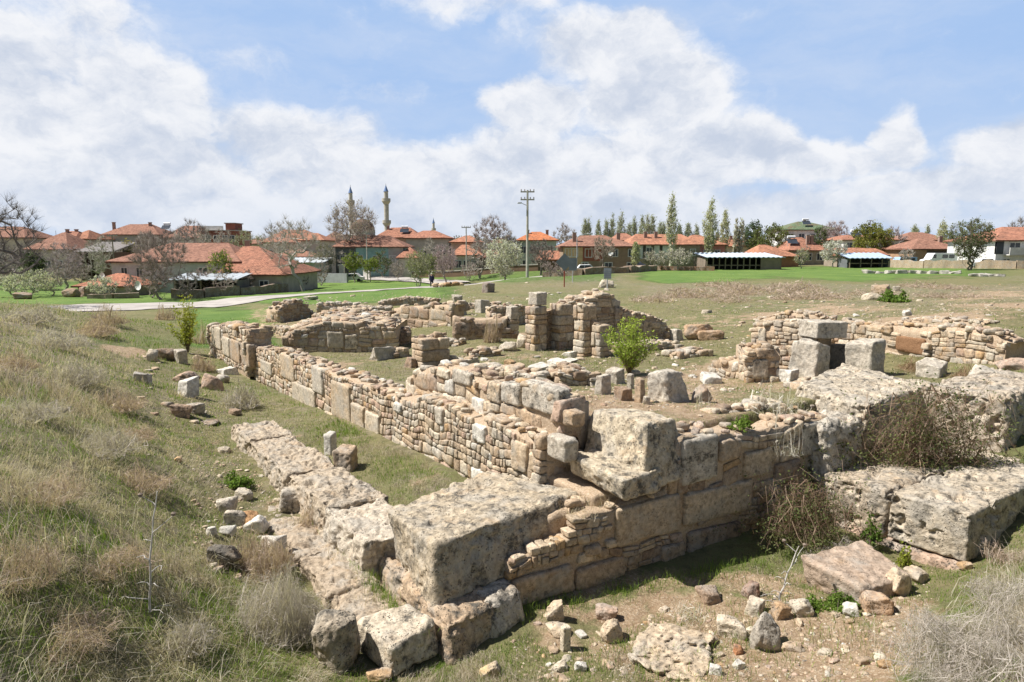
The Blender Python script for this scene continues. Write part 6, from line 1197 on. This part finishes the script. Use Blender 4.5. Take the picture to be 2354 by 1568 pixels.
# dishes
def dish(label, px, py, D, r, host=None):
    p = PD(px, py, D); root = empty('satellite_dish', p, label, 'satellite dish'); mb = MB(); n = 14; V = [(0, .0, 0)]; 
    for k in range(1, 4):
        for i in range(n): a = i / n * 6.283; V.append((math.cos(a) * r * k / 3, -.25 * r * (k / 3) ** 2, math.sin(a) * r * k / 3))
    V = np.array(V); V = V @ np.array([[.9, -.4, 0], [.4, .9, 0], [0, 0, 1]]) + p; T_ = [[0, 1 + i, 1 + (i + 1) % n] for i in range(n)]; Q = [[1 + k * n + i, 1 + k * n + (i + 1) % n, 1 + (k + 1) * n + (i + 1) % n, 1 + (k + 1) * n + i] for k in range(2) for i in range(n)]
    mb.add(V, q=Q, t=T_, col=(.78, .78, .76)); attach(mb.build('bowl', M['paint']), root); mb = MB(); tube(mb, p, p + [0, .5, -.1], .04, .04, 6, (.5, .5, .5)); tube(mb, p + [0, 0, -r * .3], p + [-.2 * r, -.8 * r, -.1 * r], .02, .02, 5, (.5, .5, .5)); attach(mb.build('bracket', M['metal']), root)
dish('white satellite dish on the corner of the farmhouse wall', 319, 656, 78, .55)
dish('white satellite dish on the red annex roof', 237, 634, 80, .42)
dish('white satellite dish on the brown front of the mossy-roofed house', 1404, 582, 99.2, .4)
# vehicles
def vehicle(label, px, D, L_, Hh, col, kind='car', rz=0., name='parked_car', cat='car'):
    x = lx(px, D); zg = gz(x, D); root = empty(name, (x, D, zg), label, cat); fr = Frame(x, D, rz); Wd = 1.7 if kind == 'car' else 2.0
    prof = {'car': [(-.5, .22), (-.5, .52), (-.46, .58), (-.27, .63), (-.16, .97), (.22, 1.), (.36, .66), (.48, .6), (.5, .5), (.5, .22)], 'van': [(-.5, .18), (-.5, .45), (-.47, .52), (-.36, .58), (-.28, .92), (-.24, 1.), (.5, 1.), (.5, .18)]}[kind]
    mb = MB(); n = len(prof); V = [fr.p(a * L_, s * Wd / 2, zg + b * Hh) for s in (-1, 1) for a, b in prof]; Q = [[i, (i + 1) % n, (i + 1) % n + n, i + n] for i in range(n)]
    mb.add(V, q=Q, col=col); ce = [fr.p(0, s * Wd / 2, zg + .45 * Hh) for s in (-1, 1)]; mb.add(V[:n] + [ce[0]], t=[[i, (i + 1) % n, n] for i in range(n)], col=col); mb.add(V[n:] + [ce[1]], t=[[(i + 1) % n, i, n] for i in range(n)], col=col); attach(mb.build('body', M['sheet']), root)
    wn = {'car': [(-.2, -.02), (.0, .22)], 'van': [(-.30, -.2), (.0, .18), (.22, .4)]}[kind]
    for (a, b) in wn: mb = MB(); fbox(mb, fr, a * L_, b * L_, -Wd / 2 - .02, -Wd / 2 + .04, zg + .64 * Hh, zg + .9 * Hh); attach(mb.build('window', M['glass']), root)
    for a in (-.32, .32):
        for s in (-1, 1): mb = MB(); c = fr.p(a * L_, s * (Wd / 2 - .05), zg + .3); d = fr.p(a * L_, s * (Wd / 2 + .03), zg + .3); tube(mb, c, d, .3, .3, 12, (.03, .03, .03)); w_ = attach(mb.build('wheel', M['cloth']), root)
vehicle('white camper van parked by the porch house', 2150, 106, 4.6, 2.1, (.78, .79, .8), 'van', name='white_van', cat='van')
vehicle('small white and red car on the farm track behind the field', 812, 111, 3.6, 1.4, (.74, .72, .72))
vehicle('white car beside the mossy-roofed house', 1342, 94, 3.6, 1.3, (.8, .8, .8))
vehicle('pale blue small truck left of the porch house', 2070, 112, 3.4, 1.5, (.35, .5, .7), 'van', name='parked_truck', cat='truck')
vehicle('pale lilac car in front of the white-galleried farmhouse', 1452, 106, 3.8, 1.4, (.62, .6, .75))
vehicle('light car half hidden by the dark bushy tree', 2252, 98, 3.6, 1.35, (.7, .72, .72))

# ------------------------------------------------------------------ trees
def skeleton(cx, cy, zg, h, w, K, trunk=.25, shape='round', lean=0., r0=None, stems=1, dep=None):
    """grow limbs towards points spread through the crown; returns nodes, parents and pipe-model radii"""
    nodes = []; par = []
    for s in range(stems):
        a = s / stems * 6.283; b = -1
        for i in range(5):
            t = i / 4; off = (w * .12 * t if stems > 1 else 0); nodes.append([math.cos(a) * off + lean * w * t + RNG.normal() * .02 * w, math.sin(a) * off, h * trunk * t - (.2 if i == 0 else 0)]); par.append(b if i else -1); b = len(nodes) - 1
    pts = []
    while len(pts) < K:
        p = RNG.uniform(-1, 1, 3); r = np.linalg.norm(p)
        if r > 1 or r < .15: continue
        if shape == 'poplar': q = (p[0] * w / 2 * (1 - .55 * max(p[2], 0)), p[1] * w / 2 * (1 - .55 * max(p[2], 0)), h * (.56 + .45 * p[2]))
        elif shape == 'vase': q = (p[0] * w / 2 * (.45 + .55 * (p[2] + 1) / 2), p[1] * w / 2 * (.45 + .55 * (p[2] + 1) / 2), h * (trunk + (1 - trunk) * (p[2] + 1) / 2))
        else: q = (p[0] * w / 2 + lean * w, p[1] * w / 2, h * (trunk * .9 + (1 - trunk * .9) * (p[2] * .98 + 1) / 2))
        pts.append(q)
    base = np.array([lean * w, 0, h * trunk]); pts.sort(key=lambda q: np.linalg.norm(np.array(q) - base)); 
    N_ = np.array(nodes); 
    for q in pts:
        q = np.array(q); dz = q - N_; d = np.linalg.norm(dz, axis=1) + np.where(dz[:, 2] < -.02 * h, .6 * abs(dz[:, 2]), 0) + np.where(N_[:, 2] < h * trunk * .7, h * .4, 0); j = int(np.argmin(d)); L_ = np.linalg.norm(q - N_[j])
        if L_ > h * .12:
            mid = (q + N_[j]) / 2 + np.array([0, 0, .05 * L_]) + RNG.normal(0, .05, 3) * L_; N_ = np.vstack([N_, mid]); par.append(j); j = len(N_) - 1
        N_ = np.vstack([N_, q]); par.append(j)
    n = len(N_); cnt = np.zeros(n)
    for i in range(n - 1, -1, -1):
        cnt[i] += .6
        if par[i] >= 0: cnt[par[i]] += cnt[i]
    rad = np.sqrt(cnt / cnt.max()); r0 = r0 or h * .022; rad = r0 * np.maximum(rad, .06); return N_ + np.array([cx, cy, zg]), par, rad
def tree(label, px, D, ytop, wpx, kind='bare', trunk=.25, K=170, tw=5, name='bare_tree', shape='round', lean=0., stems=1, col=None, leaf=None, nl=0, lsz=.12, group=None, r0=None, ybase=None, low=None, twl=.07):
    x = lx(px, D); zg = gz(x, D); h = zat(px, ytop, D) - zg; w = wpx * D / F; root = empty(name, (x, D, zg), label, 'tree', group); N_, par, rad = skeleton(x, D, zg, h, w, K, trunk, shape, lean, r0, stems); col = tuple(np.array(col or (.26, .215, .18)) * np.array((1.28, 1.32, 1.3))); mb = MB(); crown = MB(); mw = max(.012, .00022 * D)
    for i, p in enumerate(par):
        if p < 0: continue
        (mb if rad[i] > rad.max() * .33 else crown).v; tgt = mb if rad[i] > rad.max() * .38 else crown
        tube(tgt, N_[p], N_[i], max(rad[p] if rad[p] < rad[i] * 2.2 else rad[i] * 1.5, mw), max(rad[i], mw * .8), 6 if tgt is mb else 4, np.array(col) * RNG.uniform(.85, 1.15), cap=False)
    tips = N_[5 * stems:]; m_ = int(len(tips) * tw * (2.5 if shape != 'poplar' and leaf is None else 2.0)); s = tips[RNG.integers(0, len(tips), m_)]; cen = np.array([x, D, zg + h * (.3 if shape != 'poplar' else .2)]); m_ = m_; d = s - cen; d /= np.linalg.norm(d, axis=1, keepdims=True); d = d * .8 + RNG.normal(0, .55, (m_, 3)); d[:, 2] += .35 if kind != 'weep' else -.2
    if shape == 'poplar': d = RNG.normal(0, .3, (m_, 3)); d[:, 2] = 1.
    d /= np.linalg.norm(d, axis=1, keepdims=True); L_ = h * twl * 1.15 * RNG.uniform(.5, 1.5, (m_, 1)); e = s + d * L_; f = np.cross(d, RNG.normal(0, 1, (m_, 3))); f /= np.linalg.norm(f, axis=1, keepdims=True); f *= mw * RNG.uniform(.4, .9, (m_, 1)); md = (s + e) / 2 + RNG.normal(0, .1, (m_, 3)) * L_
    V = np.stack([s - f, s + f, md - f * .8, md + f * .8, e], 1).reshape(-1, 3); k = np.arange(m_)[:, None] * 5; crown.add(V, q=k + np.array([[0, 1, 3, 2]]), t=k + np.array([[2, 3, 4]]), col=np.repeat(np.array(col) * RNG.uniform(.8, 1.35, (m_, 1)), 5, 0))
    if mb.n: attach(mb.build('trunk', M['bark'], smooth=True), root)
    attach(crown.build('branches', M['bark']), root)
    if leaf is not None and nl:
        c = np.r_[md, e][RNG.integers(0, 2 * m_, nl)] + RNG.normal(0, .3, (nl, 3)) * L_.mean(); leaves(root, c, lsz, leaf)
    return root
GB = (.26, .23, .20); BLO = ((.50, .50, .42), (.82, .80, .76)); GRN = ((.05, .085, .03), (.15, .20, .06)); YGR = ((.13, .19, .03), (.34, .38, .06)); POP = ((.30, .33, .17), (.54, .56, .32))
tree('big dark bare tree leaning in from the left edge', -30, 58, 428, 250, K=330, tw=9, trunk=.2, col=(.13, .11, .10), twl=.06, r0=.3)
tree('round many-stemmed bare tree in front of the farmhouse', 372, 72, 528, 165, K=260, tw=12, trunk=.15, stems=5, shape='vase', col=(.24, .19, .17), r0=.13)
tree('leaning bare tree with a crooked trunk on the green field', 700, 84, 502, 128, K=200, tw=7, trunk=.32, lean=-.22, col=(.36, .32, .28), r0=.2)
tree('broad bare tree in front of the left minaret', 814, 122, 462, 112, K=260, tw=8, trunk=.42, col=(.30, .25, .22), leaf=((.3, .26, .2), (.45, .4, .33)), nl=1500, lsz=.12)
tree('greyish bare tree above the unfinished brick building', 450, 140, 505, 66, K=150, tw=9, trunk=.3, col=(.27, .23, .21))
tree('spreading pinkish-grey bare tree left of the tall power pole', 1130, 125, 497, 86, K=200, tw=10, trunk=.25, stems=2, col=(.27, .22, .20))
tree('greenish twiggy tree group at the left of the shepherd', 962, 92, 578, 76, K=190, tw=9, trunk=.2, stems=4, shape='vase', col=(.30, .28, .20), leaf=((.16, .19, .07), (.3, .32, .14)), nl=1500, lsz=.09)
tree('round pinkish bare tree behind the sheep', 1027, 100, 562, 66, K=180, tw=12, trunk=.28, lean=-.1, col=(.36, .28, .27), r0=.13)
tree('hazy pink-grey bare tree left of the multi-stemmed one', 150, 84, 560, 110, K=200, tw=10, trunk=.2, stems=3, shape='vase', col=(.33, .28, .27))
tree('thin bare tree before the rusty barn', 236, 96, 575, 34, K=70, tw=8, trunk=.3, shape='vase', col=(.35, .32, .26))
tree('bare olive-tinged trees right of the brick building', 580, 120, 532, 84, K=180, tw=9, trunk=.2, stems=3, col=(.33, .31, .22), leaf=((.22, .24, .1), (.36, .36, .18)), nl=700, lsz=.12)
tree('faint bare tree on the skyline left of the leaning tree', 640, 150, 515, 60, K=140, tw=9, trunk=.2, col=(.33, .29, .27))
tree('bare brown tree beside the turquoise house', 748, 116, 560, 50, K=130, tw=10, trunk=.2, col=(.26, .23, .18), leaf=((.12, .13, .06), (.22, .2, .1)), nl=700, lsz=.12)
tree('squat bare tree in front of the long low shed roof', 1243, 100, 552, 62, K=170, tw=9, trunk=.3, col=(.19, .16, .14), r0=.17)
tree('slim bare tree before the two-tone house', 1385, 94, 545, 56, K=130, tw=9, trunk=.35, col=(.27, .22, .18))
tree('bare tree on the skyline left of the two-tone house', 1297, 150, 514, 52, K=130, tw=9, trunk=.25, col=(.32, .28, .26))
tree('hazy bare tree right of the green-roofed villa', 1912, 150, 507, 60, K=170, tw=11, trunk=.2, col=(.33, .28, .27))
tree('bare tree right of the round pine', 2045, 150, 522, 50, K=120, tw=9, trunk=.25, col=(.33, .28, .27))
tree('dark bare tree peeping over the white two-storey house', 2328, 118, 503, 44, K=110, tw=7, trunk=.5, col=(.2, .17, .15))
tree('low bare shrubby tree among the far-left houses', 28, 92, 562, 120, K=190, tw=10, trunk=.15, stems=4, shape='vase', col=(.27, .23, .22))
tree('bare willow shrub behind the brushwood fence', 480, 80, 612, 90, K=150, tw=9, trunk=.15, stems=4, shape='vase', col=(.26, .2, .17))
tree('thicket of bare stems at the end of the brushwood fence', 590, 84, 615, 90, K=150, tw=9, trunk=.15, stems=4, shape='vase', col=(.30, .23, .19))
tree('brown bare bush right of the tall power pole base', 1265, 88, 602, 60, K=130, tw=10, trunk=.15, stems=3, shape='vase', col=(.32, .25, .23))
for i in range(26):
    px = RNG.choice([RNG.uniform(-40, 620), RNG.uniform(600, 1180), RNG.uniform(1250, 2360)], p=[.42, .3, .28]); D = RNG.uniform(95, 160)
    tree('bare grey-brown village tree standing among the houses', px, D, 560 - RNG.uniform(0, 34) + (D < 120) * 12, RNG.uniform(34, 70), K=100, tw=7, trunk=.22, stems=int(RNG.integers(1, 4)), shape='vase' if RNG.random() < .5 else 'round', col=tuple(np.array((.34, .30, .26)) * RNG.uniform(.85, 1.2)), group='bare trees among the village houses')
for i, (px, D, yt, w) in enumerate([(120, 78, 618, 70), (190, 92, 600, 60), (430, 73, 618, 80), (520, 76, 628, 70), (560, 82, 620, 60), (630, 86, 622, 60), (690, 92, 628, 60), (350, 74, 626, 60), (740, 104, 600, 50), (1290, 88, 612, 50), (1080, 104, 606, 60), (915, 108, 600, 40), (300, 76, 630, 40), (30, 80, 600, 90)]):
    tree('low bare scrub growing along the foot of the village houses', px, D, yt, w, K=90, tw=7, trunk=.12, stems=4, shape='vase', name='bare_shrub', col=tuple(np.array((.33, .275, .245)) * RNG.uniform(.8, 1.15)), group='bare scrub along the village')
# blossoming
BL = dict(name='blossoming_tree', col=(.30, .27, .24))
tree('big round blossoming tree left of the tall power pole', 1160, 92, 549, 80, K=200, tw=9, trunk=.16, leaf=((.40, .42, .32), (.72, .71, .63)), nl=4200, lsz=.11, **BL)
tree('low wide blossoming bush at the left edge', 62, 76, 620, 150, K=200, tw=9, trunk=.15, stems=4, leaf=((.34, .37, .25), (.70, .70, .58)), nl=4200, lsz=.09, **BL)
tree('small blossoming bush in front of the red annex', 236, 74, 636, 62, K=110, tw=9, trunk=.15, stems=3, leaf=((.45, .48, .38), (.78, .77, .70)), nl=1500, lsz=.08, **BL)
tree('left one of the pair of blossoming trees before the white-galleried house', 1507, 100, 577, 62, K=140, tw=9, trunk=.25, leaf=((.36, .34, .28), (.62, .60, .52)), nl=1500, lsz=.10, **BL)
tree('right one of the pair of blossoming trees before the white-galleried house', 1556, 99, 572, 66, K=150, tw=9, trunk=.25, leaf=((.40, .38, .32), (.66, .62, .56)), nl=1700, lsz=.10, **BL)
tree('silvery blossoming tree beside the brown house', 1910, 112, 552, 52, K=140, tw=9, trunk=.2, leaf=((.50, .50, .44), (.8, .78, .74)), nl=2200, lsz=.11, **BL)
tree('pale greenish tree left of the silvery blossoming tree', 1838, 108, 570, 32, K=90, tw=8, trunk=.25, leaf=((.25, .25, .14), (.42, .4, .25)), nl=700, lsz=.1, **BL)
# evergreen and green trees
EV = dict(name='evergreen_tree', col=(.16, .13, .10))
tree('dark evergreen beside the low blossoming bush', 80, 90, 580, 50, K=120, tw=8, trunk=.15, leaf=((.03, .055, .025), (.09, .13, .05)), nl=3200, lsz=.14, **EV)
tree('dark blue-green conifer left of the green-roofed villa', 1722, 140, 508, 40, K=90, tw=8, trunk=.3, leaf=((.04, .08, .05), (.13, .18, .09)), nl=2600, lsz=.17, **EV)
tree('wide dark green tree between the conifer and the villa', 1765, 135, 518, 82, K=150, tw=8, trunk=.2, leaf=((.06, .09, .03), (.22, .25, .08)), nl=4200, lsz=.17, **EV)
tree('dark conifer in front of the villa wall', 1877, 145, 524, 34, K=80, tw=8, trunk=.2, leaf=((.05, .08, .03), (.14, .17, .07)), nl=1800, lsz=.16, **EV)
tree('round orange-green pine in front of the white house', 1996, 124, 516, 82, K=170, tw=8, trunk=.25, leaf=((.09, .115, .02), (.30, .30, .06)), nl=6500, lsz=.15, **EV)
tree('large dark bushy tree at right with a spiky crown', 2220, 92, 510, 112, K=260, tw=10, trunk=.2, stems=3, shape='vase', leaf=((.08, .10, .05), (.22, .25, .12)), nl=3200, lsz=.12, **EV)
tree('yellow-green shrub tree behind the white-sheeted shed', 512, 82, 580, 50, K=90, tw=8, trunk=.3, leaf=YGR, nl=1600, lsz=.11, name='green_tree')
tree('orange-green shrub on the left skyline', 305, 118, 552, 34, K=70, tw=7, trunk=.2, leaf=((.22, .2, .04), (.4, .32, .07)), nl=1000, lsz=.13, name='green_tree')
tree('bright green small tree at the village road, left of the pair', 815, 108, 584, 44, K=90, tw=8, trunk=.4, leaf=YGR, nl=1700, lsz=.12, name='green_tree')
tree('bright green small tree at the village road, right of the pair', 852, 107, 592, 40, K=80, tw=8, trunk=.4, leaf=YGR, nl=1300, lsz=.12, name='green_tree')
tree('green shrub beside the greenish twiggy tree group', 990, 96, 584, 26, K=60, tw=7, trunk=.25, leaf=((.12, .17, .04), (.25, .3, .08)), nl=900, lsz=.1, name='green_tree')
tree('dark green bush by the turquoise wall', 880, 116, 578, 44, K=80, tw=8, trunk=.15, leaf=GRN, nl=1200, lsz=.12, name='green_tree')
# poplars
for i, (px, D, yt, w) in enumerate([(1343, 190, 505, 13), (1351, 192, 507, 11), (1373, 190, 512, 13), (1391, 190, 508, 10), (1405, 190, 497, 13), (1425, 188, 490, 17), (1443, 190, 512, 12), (1455, 192, 502, 11), (1473, 190, 500, 15), (1484, 188, 498, 16), (1496, 190, 500, 13), (1513, 195, 514, 12), (1521, 196, 513, 10), (1557, 195, 515, 13), (1577, 195, 512, 16), (1596, 195, 516, 13), (2090, 180, 518, 11), (2096, 182, 524, 10), (2121, 185, 519, 9)]):
    tree('pale green poplar in the far row on the skyline', px, D, yt, w * 1.3, K=110, tw=6, trunk=.1, shape='poplar', name='poplar', col=(.32, .31, .25), leaf=((.28, .32, .19), (.46, .49, .32)), nl=1100, lsz=.15, group='poplars in the far row', twl=.07)
for lb, px, D, yt, w, nl in [('tallest slender poplar rising above the white-galleried farmhouse', 1540, 110, 450, 22, 1100), ('dense full poplar right of the tallest one', 1627, 118, 466, 31, 2600), ('slimmer poplar right of the dense full one', 1660, 125, 487, 21, 1500), ('thin bare poplar between the slim poplar and the conifer', 1686, 130, 498, 11, 150), ('second thin bare poplar beside the dark conifer', 1698, 130, 502, 14, 300), ('short young poplar at the corner of the two-tone house', 1459, 96, 556, 20, 700), ('full poplar on the right skyline behind the porch house', 2155, 150, 507, 22, 1800)]:
    tree(lb, px, D, yt, w * 1.2, K=170, tw=7, trunk=.12, shape='poplar', name='poplar', col=(.38, .36, .27), leaf=POP, nl=nl, lsz=.13, twl=.05)
def farwood():
    c = []; 
    for px in np.arange(-150, 2500, 5):
        D = 210 + 25 * float(vn(np.array([px * .02, 1, 1]))); x = lx(px, D); zt = zat(px, 551 + 8 * float(vn(np.array([px * .013, 2., 5.]))) + 4 * float(vn(np.array([px * .09, 7, 5.]))), D); z0 = gz(x, D); n = 34
        c.append(np.c_[x + RNG.normal(0, .6, n), D + RNG.normal(0, 3, n), z0 + (zt - z0) * RNG.random(n) ** .7])
    c = np.concatenate(c); o = leaves(None, c, .32, ((.13, .14, .08), (.30, .27, .21)), name='far_treeline'); tag(o, 'low far-off belt of bare and green trees behind the village', 'treeline', kind='stuff')
farwood()

# ------------------------------------------------------------------ shepherd and sheep
def skin(name, pts, edges, rads, mt, parent, sub=1, col=(1, 1, 1)):
    me = bpy.data.meshes.new(name); me.from_pydata([tuple(p) for p in pts], edges, []); o = bpy.data.objects.new(name, me); COL.objects.link(o); md = o.modifiers.new('skin', 'SKIN'); me.skin_vertices.update() if hasattr(me.skin_vertices, 'update') else None
    if not me.skin_vertices: 
        bpy.context.view_layer.objects.active = o
    for v, r in zip(me.skin_vertices[0].data, rads): v.radius = (r, r) if not hasattr(r, '__len__') else r
    me.skin_vertices[0].data[0].use_root = True; md.use_smooth_shade = True; sb = o.modifiers.new('sub', 'SUBSURF'); sb.levels = sub; sb.render_levels = sub; me.materials.append(mt); o.parent = parent; return o
M['navy'] = plain('navy_cloth', (.018, .02, .045), namp=.2); M['trouser'] = plain('dark_trousers', (.02, .02, .022)); M['skinm'] = plain('skin', (.45, .27, .19), rough=.6, namp=.05); M['cap'] = plain('pale_cap', (.55, .58, .42), namp=.1); M['fleece'] = plain('fleece', (.60, .46, .30), namp=.4, nscale=9, bumps=.05); M['fleece2'] = plain('brown_fleece', (.40, .25, .14), namp=.4, nscale=9, bumps=.05); M['face'] = plain('dark_face', (.10, .075, .055))
def shepherd():
    D = 83; x = lx(993, D); zg = gz(x, D); root = empty('person', (x, D, zg), 'person in a long navy coat and pale cap seen from behind beside the sheep', 'person'); k = 1.0
    pts = [(0, 0, .95), (0, 0, 1.15), (0, -.01, 1.38), (0, -.01, 1.5), (0, 0, 1.6), (.0, .01, 1.70), (.16, 0, 1.42), (.24, .02, 1.15), (.25, .08, .9), (.25, .1, .8), (-.16, 0, 1.42), (-.24, .02, 1.15), (-.25, .06, .9), (-.25, .08, .8), (.1, 0, .85), (.12, -.02, .48), (.12, 0, .09), (.13, .12, .04), (-.1, 0, .85), (-.12, .02, .48), (-.12, .02, .09), (-.13, .14, .04)]
    ed = [(0, 1), (1, 2), (2, 3), (3, 4), (4, 5), (2, 6), (6, 7), (7, 8), (8, 9), (2, 10), (10, 11), (11, 12), (12, 13), (0, 14), (14, 15), (15, 16), (16, 17), (0, 18), (18, 19), (19, 20), (20, 21)]
    rd = [.14, .14, .15, .06, .09, .085, .065, .05, .038, .03, .065, .05, .038, .03, .09, .065, .045, .035, .09, .065, .045, .035]
    skin('body', pts, ed, rd, M['skinm'], root, 2)
    skin('coat', [(0, 0, .72), (0, 0, .95), (0, 0, 1.2), (0, -.01, 1.42), (.17, 0, 1.43), (.25, .02, 1.15), (.26, .08, .9), (-.17, 0, 1.43), (-.25, .02, 1.15), (-.26, .06, .9)], [(0, 1), (1, 2), (2, 3), (3, 4), (4, 5), (5, 6), (3, 7), (7, 8), (8, 9)], [.23, .21, .2, .17, .09, .075, .06, .09, .075, .06], M['navy'], root, 2)
    skin('trousers', [(0, 0, .86), (.11, 0, .78), (.12, -.02, .48), (.12, 0, .12), (-.11, 0, .78), (-.12, .02, .48), (-.12, .02, .12)], [(0, 1), (1, 2), (2, 3), (0, 4), (4, 5), (5, 6)], [.13, .11, .085, .07, .11, .085, .07], M['trouser'], root, 2)
    mb = MB(); lathe(mb, 0, 0.01, [(.105, 1.64), (.112, 1.70), (.10, 1.77), (.06, 1.81), (.01, 1.825)], 14, (1, 1, 1)); o = mb.build('cap', M['cap'], smooth=True); o.parent = root
shepherd()
def sheep(proto=None):
    root = empty('sheep', (0, 0, 0), '', 'sheep', 'sheep resting beside the shepherd')
    pts = [(0, 0, .5), (.28, 0, .52), (-.3, 0, .5), (.48, 0, .62), (.6, 0, .72), (.72, 0, .66), (.24, .11, .3), (.24, .11, .04), (.24, -.11, .3), (.24, -.11, .04), (-.28, .11, .32), (-.33, .11, .18), (-.28, .11, .04), (-.28, -.11, .32), (-.33, -.11, .18), (-.28, -.11, .04), (-.42, 0, .5)]
    skin('body', pts, [(0, 1), (0, 2), (1, 3), (3, 4), (4, 5), (1, 6), (6, 7), (1, 8), (8, 9), (2, 10), (10, 11), (11, 12), (2, 13), (13, 14), (14, 15), (2, 16)], [.2, .18, .19, .11, .09, .055, .06, .03, .06, .03, .08, .04, .03, .08, .04, .03, .06], M['face'], root, 2)
    mb = MB(); p, Q = cube_topo(14); d = p / np.linalg.norm(p, axis=1, keepdims=True); v = d * np.array([.55, .29, .29]) * (1 + .12 * fbm(d * 4, 3))[:, None] + np.array([-.02, 0, .53]); mb.add(v, q=Q); o = mb.build('fleece', M['fleece'], smooth=True); o.parent = root
    for s in (-1, 1): mb = MB(); tube(mb, (.6, s * .06, .76), (.57, s * .16, .73), .035, .012, 6); o = mb.build('ear', M['face']); o.parent = root
    return root
sp = sheep(); first = True
for i, (px, D, rz, sc, lb, br) in enumerate([(1008, 81, .2, 1., 'pale sheep nearest the shepherd', 0), (1019, 80.5, 2.6, 1., 'cream sheep second from the shepherd', 0), (1031, 80, .3, 1.05, 'brown sheep in the middle front of the flock', 1), (1044, 79.5, 3.4, 1.1, 'largest brown sheep at the right front of the flock', 1), (1026, 82.5, .1, .95, 'sheep with a raised dark head at the back of the flock', 0), (1038, 83, 2.9, .95, 'pale sheep behind the brown ones', 0), (1053, 82, 3.0, .95, 'small pale sheep at the right end of the flock', 0)]):
    r = sp if first else sp.copy()
    if not first:
        COL.objects.link(r)
        for ch in sp.children:
            c = ch.copy(); COL.objects.link(c); c.parent = r
            if ch.name.startswith('fleece') and br: c.data = c.data.copy(); c.data.materials[0] = M['fleece2']
    x = lx(1031 + (px - 1031) * 1.25, D); r.location = (x, D, gz(x, D) - .1); r.rotation_euler = (0, 0, rz); r.scale = (sc * .88,) * 3; r['label'] = lb; first = False
